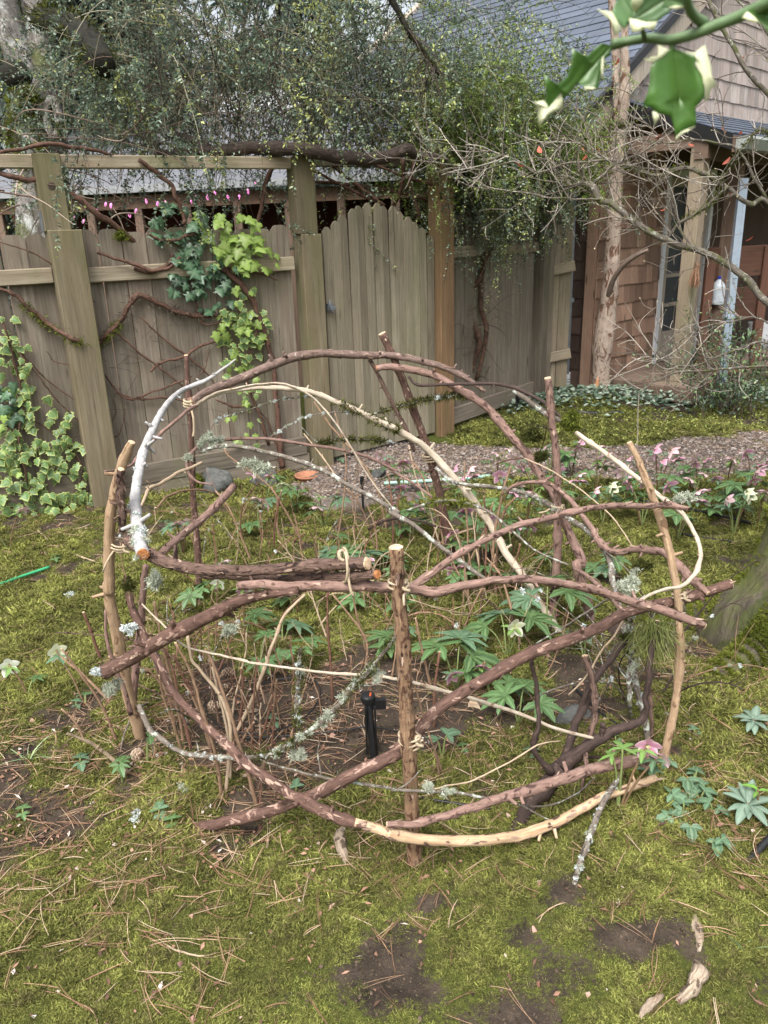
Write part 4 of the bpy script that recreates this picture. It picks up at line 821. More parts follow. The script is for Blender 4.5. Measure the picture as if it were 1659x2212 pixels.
branch('thin_branch', 'thin lichened twig under the right brace', 'branch', B_LICH, ('E', [(690, 380, 2.6, 6), (800, 315), (900, 250, None, 9), (1000, 185, 2.4, 7)]), sides=6)
branch('thin_branch', 'slender pinkish branch forking toward the right stake', 'branch', B_PINK, ('E', [(850, 65, 2.9, 8), (900, 90, None, 18), (960, 140), (1010, 190, None, 20), (1050, 240, 2.2, 16)]), sides=8, stubs=2)

# ---- twine lashings
TW = Mat('jute_twine', .9, .1); a = TW.attr('bk').outputs['Vector']; wv = TW.N('TexWave', wave_type='BANDS', bands_direction='DIAGONAL'); wv.inputs['Scale'].default_value = 130; TW.L(a, wv.inputs['Vector'])
TW.col(TW.mix(wv.outputs['Fac'], (.36, .27, .17), (.6, .5, .36))); TW.bump(wv.outputs['Fac'], .7, .002); TWM = TW.m
def lashing(label, c, axis, r, turns, pitch, tail=((.02, -.02, -.03), (.01, -.02, -.07)), tw=.0032, tilt=.15):
    c = np.array(c, float); ax = np.array(axis, float); ax /= np.linalg.norm(ax); u = np.cross(ax, [.2, 1, .1]); u /= np.linalg.norm(u); w = np.cross(ax, u); P = []
    n = int(turns*14)
    for k in range(n+1):
        a = k*2*math.pi/14; P.append(c+(u*math.cos(a)+w*math.sin(a))*r*(1+.06*math.sin(a*1.7+n))+ax*(pitch*(k/14-turns/2)+tilt*r*math.cos(a)))
    for t_ in tail: P.append(P[n]+np.array(t_))
    mb = MB(); tube(mb, P, [tw]*len(P), 7, 2, .1, n)
    mb2 = MB(); o = link('twine_lashing', mb.mesh('twine_lashing', TWM, True, c), None, c); tag(o, label, 'twine', 'twine lashings on the dome')
    P2 = [P[0], P[0]+np.array([-.012, -.012, .004]), P[0]+np.array([-.01, -.02, -.012]), P[0]+np.array([.006, -.018, -.02])]; k2 = MB(); tube(k2, P2, [tw*1.3]*4, 7, 3, .1, 1); k = link('knot', k2.mesh('knot', TWM, True, c), o)
    return o
def at(S, y):                                      # centre, radius, axis of a stake at picture height y
    o, C, RR, T = S; ys = [1106-FPX*np.dot(p-CAMP, IM_U)/np.dot(p-CAMP, AX_F) for p in C]; i = int(np.argmin(np.abs(np.array(ys)-y))); return C[i], RR[i], T[i]
c, r, ax = at(S_F, 1262); lashing('cream twine wound round the front stake and its forked rail', c+np.array([0, .01, 0]), ax, r*1.35, 2.2, .014, ((.0, -.02, -.02),))
c, r, ax = at(S_F, 1607); lashing('cream twine wound low on the front stake over the brace', c+np.array([.004, .012, 0]), ax, r*1.5, 2.3, .015, ((.012, .0, .008), (.035, .01, .018), (.045, .0, .03)))
c, r, ax = at(S_L, 1181); lashing('twine tying the left stake to the hooped branches', c+np.array([.03, .01, 0]), ax+np.array([0, 0, .0]), r*1.7, 2.3, .01, ((-.02, -.02, -.03), (-.035, -.02, -.06)))
c, r, ax = at(S_R, 1290); lashing('twine tying the right stake to the crossing rails', c+np.array([.01, .01, 0]), ax, r*1.7, 1.6, .012, ((.02, -.02, .0), (.03, -.02, -.02)))
c, r, ax = at(S_BL, 878); lashing('thick twine knot on the back left stake', c, ax, r*1.9, 3.2, .012, ((.01, -.02, -.03), (.005, -.02, -.09), (.0, -.03, -.11)), .005)
c, r, ax = at(S_BM, 985); lashing('twine tying the pale arch to the back centre stake', c+np.array([0, .0, 0]), ax, r*1.7, 2.6, .014, ((.03, -.02, .02), (.06, -.02, .0), (.05, -.02, -.03)), .0045)
c, r, ax = at(S_BR, 1092); lashing('twine tying the reddish arch to the back right stake', c, ax, r*1.5, 1.6, .012, ((-.03, -.01, -.015), (-.06, -.01, -.02)), .004)
q, _ = trace(('A', [(1385, 1300, 1.74, 5)])); lashing('twine loop hanging off the rails left of the front stake', q[0]+np.array([0, .04, 0]), (1, .25, 0), .043, 1.3, .004, ((.004, -.01, -.03), (.012, -.01, -.05)), .0035, .1)
# ================================================================== many thin stems at once
def multitube(P, R, sides=4):
    """P (N,M,3) paths, R (N,M) radii -> V, F"""
    N, M = R.shape; T = np.gradient(P, axis=1); T /= np.linalg.norm(T, axis=2, keepdims=True)+1e-9
    ref = np.where(np.abs(T[..., 2:3]) > .9, np.array([1., 0, 0]), np.array([0, 0, 1.])); U = np.cross(T, ref); U /= np.linalg.norm(U, axis=2, keepdims=True)+1e-9; W = np.cross(T, U)
    th = np.arange(sides)*2*np.pi/sides
    V = P[:, :, None]+(U[:, :, None]*np.cos(th)[None, None, :, None]+W[:, :, None]*np.sin(th)[None, None, :, None])*R[:, :, None, None]
    a = np.arange(N)[:, None, None]*M*sides+np.arange(M-1)[None, :, None]*sides; k = np.arange(sides)[None, None]; k2 = (k+1) % sides
    F = np.stack([a+k, a+k2, a+sides+k2, a+sides+k], -1).reshape(-1, 4)
    return V.reshape(-1, 3), F
def grow(P0, D0, L, M, grav, noise, r, up=None):
    """arching stems: returns (N,M,3)"""
    N = len(P0); P = np.zeros((N, M, 3)); P[:, 0] = P0; D = D0/np.linalg.norm(D0, axis=1)[:, None]; st = (L/(M-1))[:, None]; w = r.normal(size=(N, 3))*noise
    for k in range(1, M):
        w = w*.8+r.normal(size=(N, 3))*noise*.5; D = D+w*.3+np.array([0, 0, -1.])*(grav if np.isscalar(grav) else grav[:, None])*(k/M)
        D /= np.linalg.norm(D, axis=1)[:, None]; P[:, k] = P[:, k-1]+D*st
    return P
def leaflets(P, D, up, L, W, r, v=None, fold=.25):
    """little rhombic leaves, two quads folded along the midrib -> V,F,v"""
    n = len(P); D = D/np.linalg.norm(D, axis=1)[:, None]; S = np.cross(D, up); S /= np.linalg.norm(S, axis=1)[:, None]+1e-9; U = np.cross(S, D)
    L = L[:, None]; W = W[:, None]
    m0 = P; m1 = P+D*L*.55-U*W*fold*.4; m2 = P+D*L
    l = P+D*L*.48+S*W*.5+U*W*fold; q = P+D*L*.48-S*W*.5+U*W*fold
    V = np.stack([m0, l, m2, m1, q], 1).reshape(-1, 3); b = (np.arange(n)*5)[:, None]
    F = np.concatenate([b+np.array([[0, 3, 2, 1]]), b+np.array([[0, 4, 2, 3]])]); return V, F, np.repeat(r.random(n) if v is None else v, 5)
def stuffpart(name, V, F, mat, parent, attrs=None, smooth=False, kind='stuff'):
    org = np.array(parent.location) if parent is not None else 0
    o = link(name, bigmesh(name, V-org, F, mat, attrs, smooth), parent)
    if kind: o['kind'] = kind
    return o

# ================================================================== climbing vine over the arbor
VINE_A = varmat('glaucous_vine_leaf', [(0, (.035, .055, .035)), (.35, (.1, .15, .1)), (.7, (.2, .27, .19)), (.93, (.36, .44, .34)), (1, (.42, .46, .16))], rough=.5, spec=.4, trans=.3)
VINE_B = varmat('bright_vine_leaf', [(0, (.04, .07, .018)), (.4, (.14, .22, .04)), (.8, (.3, .4, .075)), (1, (.4, .5, .18))], rough=.5, spec=.4, trans=.3)
VSTEM = varmat('vine_stems', [(0, (.03, .022, .018)), (.5, (.09, .07, .05)), (.85, (.17, .15, .09)), (1, (.3, .27, .2))], rough=.85)
vine = thing('climbing_vine', 'huge tangled small leaved vine sprawling over the arbor and gate', 'vine', (*FGL, 0)); r = np.random.default_rng(5)
nfl = frame(FP0, FGL)[2]
def vine_lobe(n, base, dirs, L, M, grav, noise, mat, leafL, per, name, vb=0.0, rad=.0022, thin=.27):
    P = grow(base, dirs, L, M, grav, noise, r)
    bad = np.any((P[..., 0] > -.8) & (P[..., 0] < .5) & (P[..., 2] < 2.02) & (P[..., 1] < 6.6), axis=1) & (r.random(len(P)) < .9); P = P[~bad]; L = L[~bad]; N = len(P)
    R = np.linspace(1, .35, M)[None]*rad*r.uniform(.6, 1.9, N)[:, None]
    V, F = multitube(P, R, 3); sv = np.repeat(r.random(N), M*3)
    # side twigs
    k = N*4; i = r.integers(0, N, k); j = r.integers(M//4, M-2, k); B = P[i, j]; T = P[i, j+1]-P[i, j]; T /= np.linalg.norm(T, axis=1)[:, None]
    D = T*.9+r.normal(size=(k, 3))*.55; P2 = grow(B, D, r.uniform(.12, .4, k), 8, .12, .25, r); R2 = np.linspace(1, .4, 8)[None]*.0012*np.ones((k, 1))
    V2, F2 = multitube(P2, R2, 3)
    stuffpart(name+'_stems', np.vstack([V, V2]), np.vstack([F, F2+len(V)]), VSTEM, vine, dict(v=np.concatenate([sv, np.repeat(r.random(k), 24)])))
    # leaflet pairs along the twigs and the outer stems
    m = k*per; ii = r.integers(0, k, m); jj = r.random(m)*6.8; j0 = jj.astype(int); f = (jj-j0)[:, None]; q = P2[ii, j0]*(1-f)+P2[ii, j0+1]*f; t_ = P2[ii, j0+1]-P2[ii, j0]
    m2 = N*per*2; i3 = r.integers(0, N, m2); j3 = M*.3+r.random(m2)*(M*.7-1.2); j4 = j3.astype(int); f = (j3-j4)[:, None]; q2 = P[i3, j4]*(1-f)+P[i3, j4+1]*f; t2 = P[i3, j4+1]-P[i3, j4]
    q = np.vstack([q, q2]); t_ = np.vstack([t_, t2]); t_ /= np.linalg.norm(t_, axis=1)[:, None]+1e-9; n_ = len(q)
    side = np.cross(t_, r.normal(size=(n_, 3))); side /= np.linalg.norm(side, axis=1)[:, None]+1e-9
    cl = fbm(q[:, 0]*3.2, q[:, 2]*3.2+q[:, 1]*2, 8, 3); kp = r.random(n_) < np.clip((cl-thin)*5, .12, 1); q, t_, side, cl = q[kp], t_[kp], side[kp], cl[kp]; n_ = len(q)
    grp = np.clip(.45+(cl-.5)*2.2+r.normal(size=n_)*.22+vb, 0, 1)
    V3, F3, v3 = leaflets(q, side+t_*.5, np.array([0, 0, 1.])+r.normal(size=(n_, 3))*.5, leafL*r.uniform(.6, 1.3, n_), leafL*.55*r.uniform(.7, 1.2, n_), r, grp)
    stuffpart(name+'_foliage', V3, F3, mat, vine, dict(v=v3))
def along(n, A, B, back0, back1, z0, z1):
    u = r.random(n)[:, None]; p = np.array(A)[None]*(1-u)+np.array(B)[None]*u; d = np.array(B)-np.array(A); d = d/np.linalg.norm(d); nn = np.array([-d[1], d[0]]); nn = nn if nn[1] > 0 else -nn
    p = p+nn*r.uniform(back0, back1, n)[:, None]; return np.column_stack([p, r.uniform(z0, z1, n)])
# rising and arching stems (left, glaucous)
n = 420; b = along(n, FPO+np.array([.5, .3]), FGR, -.1, 1.3, 2.05, 2.5); d = np.column_stack([r.normal(0, .55, n), r.normal(-.05, .5, n), r.uniform(.5, 1.3, n)])
vine_lobe(n, b, d, r.uniform(1.0, 2.6, n), 26, .18, .22, VINE_A, .026, 26, 'upper', .08)
n = 220; b = along(n, FPO+np.array([.6, .3]), FGR, 0, .9, 2.1, 2.9); d = np.column_stack([r.normal(0, .9, n), r.uniform(-1, .1, n), r.uniform(.1, .8, n)])
vine_lobe(n, b, d, r.uniform(.8, 1.7, n), 24, .34, .25, VINE_A, .025, 26, 'weeping', .14)
# long pale whips arching out in front
n = 70; b = along(n, FPO+np.array([.5, .3]), FEND, -.1, .5, 2.1, 3.0); d = np.column_stack([r.normal(0, .8, n), r.uniform(-.9, -.1, n), r.uniform(.2, 1.2, n)])
vine_lobe(n, b, d, r.uniform(1.0, 2.0, n), 28, .34, .12, VINE_A, .022, 14, 'whip', .3, .0032)
# the fresh green mound right of the gate
n = 640; b = along(n, FGR+np.array([-.05, 0]), FEND+np.array([.1, .05]), -.25, .35, 2.1, 2.6); d = np.column_stack([r.normal(0, .6, n), r.uniform(-.9, .3, n), r.uniform(.1, 1.1, n)])
vine_lobe(n, b, d, r.uniform(.5, 1.15, n), 20, .42, .25, VINE_B, .022, 26, 'mound', .2, .0022, .05)
n = 170; b = along(n, FGR, FEND, -.2, .15, 1.95, 2.3); d = np.column_stack([r.normal(0, .5, n), r.uniform(-.6, .1, n), r.uniform(-.6, .3, n)])
vine_lobe(n, b, d, r.uniform(.5, .95, n), 18, .4, .22, VINE_A, .02, 20, 'hanging', .06, .0022, .15)
# airy sprays over the roof edge
n = 60; b = along(n, FGL, FEND, 0, .4, 2.5, 3.1); d = np.column_stack([r.normal(.5, .5, n), r.uniform(-.4, .4, n), r.uniform(.3, 1., n)])
vine_lobe(n, b, d, r.uniform(.6, 1.3, n), 20, .15, .2, VINE_B, .02, 16, 'spray', .1)
VB = bark('dark_vine_trunk', (.025, .018, .014), (.075, .055, .045), (.12, .09, .075), 40, .15, .6, .25, 1.0, dist=.01)
VBROWN = bark('ivy_stem_bark', (.07, .035, .025), (.15, .085, .06), (.04, .022, .016), 70, .15, .56, .0, .8)
for k, (seg, w) in enumerate([([(335, 335, 5.55, 20), (400, 332), (480, 326, None, 26), (560, 320), (640, 322, 5.6, 28), (720, 338), (790, 345, None, 28), (850, 334), (880, 322, 5.9, 26), (910, 338), (960, 345, 6.1, 18)], 1), ([(365, 288, 5.6, 14), (400, 303, None, 20), (450, 325, 5.6, 20)], 1),
        ([(640, 390, 6.2, 6), (760, 400, None, 8), (900, 425, 6.6, 7), (940, 450, 6.7, 6)], 0), ([(700, 345, 6.2, 7), (760, 390), (830, 445, 6.3, 8)], 0), ([(640, 345, 6.2, 6), (730, 395), (820, 440, 6.3, 7)], 0), ([(870, 345, 6.2, 9), (868, 400), (850, 445, 6.4, 9)], 0), ([(895, 350, 6.2, 8), (885, 400), (905, 470, 6.4, 8)], 0), ([(760, 330, 6.2, 6), (840, 370), (935, 400, 6.5, 6)], 0), ([(595, 350, 5.75, 10), (575, 400), (552, 500, 5.7, 8)], 0),
        ([(1050, 545, 7.0, 8), (1040, 600), (1012, 640, None, 9), (1020, 690), (1035, 740, None, 12), (1020, 790), (1010, 830, 7.0, 8)], 2), ([(1072, 520, 7.05, 6), (1045, 570, None, 9), (1038, 650), (1050, 720, None, 10), (1030, 820, 7.0, 8)], 2)]):
    P, R = trace(('D', seg)); mb = MB(); C, RR, T = tube(mb, P, R, 9, 6, .14, 70+k, True, .5, .03); o = child('woody_stem', mb, [VSTEM, VB, VBROWN][w] if w else VBROWN, vine, True)
    if w == 2:
        m_ = 500; rr_ = np.random.default_rng(k); i = rr_.integers(0, len(C), m_); V_, F_, v_ = blades(C[i]+rr_.normal(size=(m_, 3))*.008, rr_.normal(size=(m_, 3))+np.array([0, -.4, .2]), np.full(m_, .03), np.full(m_, .004), rr_.normal(size=(m_, 3))*.01)
        stuffpart('moss', V_, F_, MOSSD, vine, dict(v=v_))
# root tangle on the right fence
n = 46; b = np.array([OP(1035+r.normal(0, 14), 700+r.normal(0, 45), FGR, FEND, .06) for _ in range(n)]); P = grow(b, np.column_stack([r.normal(0, 1, n), r.normal(-.4, .3, n), r.normal(-.1, .8, n)]), r.uniform(.15, .45, n), 12, .1, .5, r); V, F = multitube(P, np.linspace(1, .4, 12)[None]*.003*r.uniform(.5, 1.5, n)[:, None], 4)
stuffpart('root_tangle', V, F, VSTEM, vine, dict(v=np.repeat(r.random(n)*.8, 48)))

# ================================================================== trees
T_OLD = bark('old_grey_bark', (.12, .105, .095), (.3, .28, .26), (.07, .055, .048), 11, .45, .57, .43, 1.0, moss=.42, lc=(.46, .47, .45), dist=.02)
T_MOSSY = bark('dark_mossy_trunk_bark', (.04, .032, .024), (.12, .1, .075), (.05, .055, .02), 14, .4, .55, .3, 1.0, moss=.5, dist=.02)
T_DARK = bark('dark_mossy_limb', (.008, .008, .006), (.03, .028, .018), (.05, .055, .02), 20, .3, .62, .0, 1.0, dist=.02)
def tree_part(name, segs, mat, parent, sides=18, rough=.16, knot=.5, seed=1, sub=6, wob=0.0):
    P, R = trace(*segs); mb = MB(); C, RR, T = tube(mb, P, R, sides, sub, rough, seed, True, knot, wob); return child(name, mb, mat, parent, True), C, RR, T
def mossfuzz(parent, C, RR, t0, t1, n, ln, mat, seed, facing=None, name='moss', thr=.46):
    q = np.random.default_rng(seed); i = q.uniform(t0*(len(C)-1), t1*(len(C)-1), n).astype(int); D = sphere_dirs(n, q)
    if facing is not None: D = D+np.array(facing)
    T = np.gradient(C, axis=0)[i]; T /= np.linalg.norm(T, axis=1)[:, None]; D -= T*np.sum(D*T, 1)[:, None]; D /= np.linalg.norm(D, axis=1)[:, None]
    lump = fbm(C[i][:, 2]*14+D[:, 0]*2, D[:, 1]*2.2+C[i][:, 2]*5, seed, 3); keep = lump > thr; i = i[keep]; D = D[keep]; lump = lump[keep]; m = len(i)
    V, F, v = blades(C[i]+D*RR[i][:, None]*(.97+(lump-.45)[:, None]*.5)+q.normal(size=(m, 3))*ln*.4, D+q.normal(size=(m, 3))*.5+np.array([0, 0, -.2]), ln*q.uniform(.5, 1.2, m), np.full(m, ln*.2), q.normal(size=(m, 3))*ln*.3)
    return stuffpart(name, V, F, mat, parent, dict(v=np.clip(v*.6+(fbm(V[:, 0]*9, V[:, 2]*9, seed, 3)-.3)*.9, 0, 1)))
tb = PY(100, 900, 6.7); tb[2] = 0
ot = thing('old_tree', 'big lichen grey tree with hollow and mossy burl behind the left fence', 'tree', tb)
Yt = 6.7
o, C, RR, T = tree_part('trunk', [('D', [(135, 960, Yt, 130), (118, 760, None, 112), (98, 600), (92, 480, None, 104), (88, 380), (86, 290, None, 106), (80, 220, None, 98), (76, 175, None, 88)])], T_OLD, ot, 24, .13, .3, 3)
mossfuzz(ot, C, RR, .6, .97, 5200, .035, MOSSG, 4, (-.6, -.9, 0)); mossfuzz(ot, C, RR, .1, .9, 2500, .03, MOSSD, 5)
o, C1, R1, T = tree_part('limb', [('D', [(72, 200, Yt, 70), (48, 140, None, 66), (25, 70, None, 60), (8, 0), (-15, -90, None, 50), (-40, -220, 6.6, 40)])], T_OLD, ot, 18, .12, .4, 4)
o, C2, R2, T = tree_part('limb', [('D', [(92, 210, Yt, 64), (86, 130, None, 56), (78, 60, None, 50), (74, -20), (90, -120, None, 44), (110, -260, 6.9, 34)])], T_OLD, ot, 18, .12, .4, 5)
o, C3, R3, T = tree_part('limb', [('D', [(84, 40, 6.3, 40), (120, 45, None, 50), (165, 62, 5.6, 52), (200, 100, 5.3, 62), (226, 142, 5.1, 48)])], T_DARK, ot, 16, .16, .3, 6)
mossfuzz(ot, C3, R3, 0, 1, 1500, .035, MOSSD, 8); mossfuzz(ot, C2, R2, 0, .6, 700, .03, MOSSG, 9); mossfuzz(ot, C1, R1, .1, .7, 500, .03, MOSSD, 10)
c = PY(33, 163, 6.42); mb = MB(); tube(mb, [c+np.array([-.07, .05, -.02]), c+np.array([-.03, 0, 0]), c+np.array([.03, 0, .01]), c+np.array([.07, .06, .0])], [.04, .085, .09, .05], 12, 5, .3, 9); child('burl', mb, T_DARK, ot, True)
c = PY(114, 256, 6.41); mb = MB(); th = np.linspace(0, 2*np.pi, 15)[:-1]; ring = [c+np.array([.045*math.cos(a), .0, .125*math.sin(a)*(1+.15*math.sin(2*a))]) for a in th]
tube(mb, ring+[ring[0], ring[1]], [.03]*16, 7, 2, .2, 4); child('hollow_rim', mb, T_OLD, ot, True)
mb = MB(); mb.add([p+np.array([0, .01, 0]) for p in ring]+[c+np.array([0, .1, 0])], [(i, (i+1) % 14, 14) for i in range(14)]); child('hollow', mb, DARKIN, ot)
for k, (x, y) in enumerate([(60, 195), (75, 208), (50, 215), (92, 318), (70, 262), (130, 275), (88, 30), (100, 8)]):
    link('moss_tuft', GTUFT[k % 2], ot, PY(x, y, 6.36)-tb, (0, 0, k), .09 if k < 3 else .07)
# bare thin stems of the left tangle
n = 70; b = along(n, FP0, FPO+np.array([.5, .3]), -.1, .5, 1.75, 2.35); P = grow(b, np.column_stack([r.normal(0, 1, n), r.normal(-.1, .4, n), r.normal(.1, .35, n)]), r.uniform(.4, 1.3, n), 18, .1, .35, r); V, F = multitube(P, np.linspace(1, .4, 18)[None]*.0042*r.uniform(.4, 1.4, n)[:, None], 5)
tg = thing('bare_climber', 'tangle of bare straw brown climber stems on the left arbor rail', 'climber', (*FPO, 1.8))
stuffpart('tangled_stems', V, F, varmat('straw_stems', [(0, (.05, .035, .028)), (.5, (.17, .11, .08)), (1, (.36, .28, .22))]), tg, dict(v=np.repeat(r.random(n), 90)))
for k, seg in enumerate([[(-5, 372, 4.8, 10), (40, 385, None, 12), (90, 392), (135, 405, None, 14), (170, 430), (215, 465, 5.0, 14), (260, 495), (300, 530, 5.2, 12)], [(-5, 330, 4.7, 7), (50, 318), (110, 312, None, 9), (180, 320, 5.0, 8), (240, 335), (300, 345, 5.2, 6)], [(210, 545, 5.0, 6), (250, 560), (290, 570, None, 7), (330, 585, 5.1, 9), (360, 580, None, 7), (390, 555, 5.2, 5)], [(320, 505, 5.1, 5), (350, 520), (390, 512, None, 7), (430, 500, 5.3, 6)]]):
    P, R = trace(('D', seg)); mb = MB(); tube(mb, P, R, 8, 6, .15, 90+k, True, .4, .03); child('woody_stem', mb, VBROWN, tg, True)

# slim peeling tree in front of the house
T_PEEL = bark('peeling_tan_bark', (.26, .19, .145), (.44, .36, .3), (.13, .07, .045), 22, .28, .54, .36, .5, lc=(.44, .42, .39), dist=.008)
mtb = G(1298, 866); mt = thing('peeling_bark_tree', 'slim tree with peeling tan bark in front of the brown house', 'tree', mtb)
_, C, RR, T = tree_part('trunk', [('D', [(1300, 872, 7.8, 46), (1298, 845, None, 38), (1300, 770, None, 36), (1310, 690), (1318, 620, None, 34), (1324, 520), (1327, 440, None, 32), (1333, 350), (1339, 290, None, 30), (1343, 250, None, 26)])], T_PEEL, mt, 16, .07, .3, 21)
mossfuzz(mt, C, RR, 0, .06, 500, .03, MOSSG, 3)
tree_part('trunk_fork', [('D', [(1340, 275, 7.8, 24), (1334, 200, None, 20), (1330, 100, None, 18), (1322, 0, None, 17), (1315, -150, 7.9, 15)])], T_PEEL, mt, 12, .07, .3, 22)
tree_part('trunk_fork', [('D', [(1343, 270, 7.75, 24), (1350, 180, None, 19), (1349, 90, None, 17), (1353, 0, None, 15), (1362, -150, 7.6, 13)])], T_PEEL, mt, 12, .07, .3, 23)
tree_part('branch', [('D', [(1314, 640, 7.75, 13), (1325, 605, None, 11), (1345, 575), (1372, 553, None, 10), (1400, 540, 7.4, 7)])], bark('dull_twig', (.12, .085, .065), (.2, .15, .12), None, 60), mt, 9, .1, .3, 24)
P, R = trace(('D', [(1288, 862, 7.7, 9), (1288, 840, None, 14), (1292, 815, 7.7, 3)])); mb = MB(); tube(mb, P, R, 7, 4, .3, 5); child('bark_strip', mb, plain('orange_bark_strip', (.42, .2, .1), .8), mt, True)

# bare spreading shrub from the right with mossy limbs
T_HAZ = bark('grey_mossy_limb', (.09, .075, .06), (.19, .165, .14), (.05, .04, .033), 50, .3, .6, .4, .7, moss=.46, lc=(.4, .4, .33))
hb = G(2010, 1090); hz = thing('bare_shrub', 'bare spreading shrub with mossy limbs reaching in from the right', 'shrub', hb)
LIMBS = [[(2005, 1085, 4.5, 34), (1900, 900, None, 26), (1780, 750, 4.6, 20), (1659, 655, 4.7, 15), (1610, 600), (1555, 563, 4.8, 14), (1505, 540), (1440, 518, None, 13), (1380, 486), (1330, 445, 5.0, 13), (1296, 430), (1278, 402, None, 12), (1250, 398), (1230, 400, None, 8), (1222, 370, 5.1, 5)],
         [(1780, 750, 4.6, 14), (1720, 520, 4.7, 11), (1659, 436, 4.8, 10), (1620, 440), (1570, 405, None, 10), (1530, 380), (1475, 362, 4.9, 9), (1430, 380), (1380, 370, None, 7), (1350, 355), (1310, 345, None, 6), (1270, 325), (1240, 305, None, 4), (1200, 300, 5.2, 2.5)],
         [(1278, 402, 5.05, 8), (1300, 380), (1320, 362, 5.0, 6), (1350, 345, None, 5), (1400, 320, None, 4), (1440, 280, 4.9, 2.5)],
         [(1296, 430, 5.0, 4), (1250, 430), (1180, 425, None, 3.5), (1120, 415), (1050, 405, 5.3, 2)], [(1310, 345, 5.0, 5), (1230, 352), (1160, 372, None, 4), (1110, 350), (1040, 368, None, 3.2), (990, 358), (880, 345, 5.4, 1.8)], [(1160, 372, 5.1, 3), (1100, 340), (1050, 325, None, 2.2), (905, 300, 5.3, 1.5)],
         [(1440, 518, 4.9, 7), (1470, 480), (1520, 450, 4.8, 7), (1570, 405, None, 5)], [(1505, 540, 4.8, 5), (1470, 500), (1455, 440, None, 4), (1400, 385, 4.9, 3)],
         [(1720, 520, 4.7, 9), (1680, 330, None, 7), (1640, 280, 4.7, 5), (1590, 340), (1550, 400, None, 3)], [(1659, 436, 4.8, 6), (1600, 330), (1560, 310, None, 5), (1500, 300), (1440, 310, 4.9, 3), (1380, 300, None, 2)],
         [(1900, 900, 4.5, 10), (1760, 820, None, 7), (1659, 740, None, 5), (1580, 760), (1490, 790, None, 4), (1430, 780), (1390, 765, 4.7, 2)], [(1900, 900, 4.5, 9), (1740, 800, 4.5, 6), (1600, 795, None, 5), (1530, 800), (1440, 810, None, 4), (1380, 850, 4.7, 2)], [(1800, 830, 4.5, 6), (1659, 700, 4.5, 4), (1600, 690), (1500, 715, None, 3), (1420, 780, 4.8, 2)],
         [(1780, 750, 4.3, 8), (1740, 300, 4.3, 8), (1690, 130, 4.3, 7), (1640, 50, None, 6), (1560, -30, 4.4, 5)], [(1740, 300, 4.3, 6), (1660, 205, None, 10), (1600, 130), (1560, 60, None, 9), (1530, 0, None, 8), (1500, -60, 4.4, 6)]]
paths = []
for k, seg in enumerate(LIMBS):
    P, R = trace(('D', seg)); mb = MB(); C, RR, T = tube(mb, P, R, 9, 6, .14, 120+k, True, .5, .025); child('limb', mb, T_HAZ, hz, True); paths.append((C, RR))
    if k in (0, 1, 6, 8): mossfuzz(hz, C, RR, .3, 1, 1100, .016, MOSSG if k != 8 else MOSSD, 30+k, None, 'moss')
rr = np.random.default_rng(77); B = []; D = []
for C, RR in paths:
    T = np.gradient(C, axis=0); T /= np.linalg.norm(T, axis=1)[:, None]; n = int(len(C)*.55)
    for i in rr.integers(len(C)//3, len(C), n):
        d = rr.normal(size=3); d -= T[i]*np.dot(d, T[i]); d /= np.linalg.norm(d); B.append(C[i]); D.append(d*.8+T[i]*.7+np.array([0, 0, .25]))
B = np.array(B); D = np.array(D); n = len(B); P1 = grow(B, D, rr.uniform(.12, .5, n), 10, -.06, .4, rr); k = n*3; i = rr.integers(0, n, k); j = rr.integers(2, 9, k)
T = P1[i, j]-P1[i, j-1]; T /= np.linalg.norm(T, axis=1)[:, None]; P2 = grow(P1[i, j], T*.8+rr.normal(size=(k, 3))*.6+np.array([0, 0, .2]), rr.uniform(.04, .2, k), 10, -.05, .35, rr)
V, F = multitube(np.concatenate([P1, P2]), np.concatenate([np.linspace(1, .5, 10)[None]*.0034*rr.uniform(.6, 1.2, n)[:, None], np.linspace(1, .6, 10)[None]*.002*rr.uniform(.6, 1.3, k)[:, None]]), 4)
stuffpart('twigs', V, F, varmat('grey_twigs', [(0, (.07, .055, .045)), (.5, (.2, .165, .13)), (1, (.42, .38, .33))]), hz, dict(v=np.repeat(rr.random(n+k), 40)))
# buds and a few old red leaves on it
bp_ = P2[:, -1]; bt = P2[:, -1]-P2[:, -2]; V, F, v = leaflets(bp_[::2], bt[::2], rr.normal(size=(len(bp_[::2]), 3)), np.full(len(bp_[::2]), .014), np.full(len(bp_[::2]), .007), rr)
stuffpart('buds', V, F, varmat('tan_buds', [(0, (.2, .13, .08)), (1, (.5, .45, .25))]), hz, dict(v=v))
REDL = leafmat('old_red_leaf', (.48, .13, .08), rough=.6, var=.3, trans=.35)
def simple_leaf(name, mat, L=1., W=.45, curl=.2, n=7):
    V = []; F = []; 
    for k in range(n):
        t_ = k/(n-1); w = W*.5*math.sin(math.pi*min(1, t_*.92+.04))**.8; z = -curl*t_*t_
        V += [(-w, t_*L, z+w*.35), (0, t_*L, z), (w, t_*L, z+w*.35)]
    for k in range(n-1):
        for q in (0, 1): F.append((k*3+q, k*3+q+1, k*3+q+4, k*3+q+3))
    mb = MB(); mb.add(V, F, vein=np.array([0, 1, 0]*n, float), edge=np.array([1, 0, 1]*n, float)); return mb.mesh(name, mat, True)
rl = simple_leaf('leaf', REDL, .05, .026, .01)
for x, y in [(1265, 326), (1258, 345), (1330, 140), (1415, 300), (1500, 315), (1588, 418), (1560, 355), (1570, 285), (1598, 130), (1425, 455), (1132, 360), (1168, 330), (1600, 290), (1610, 520), (1300, 330)]:
    link('leaf', rl, hz, PY(x, y, 4.9)-np.array(hz.location), (2.8+random.uniform(-.4, .4), random.uniform(-.5, .5), random.uniform(0, 6)), random.uniform(.7, 1.2))

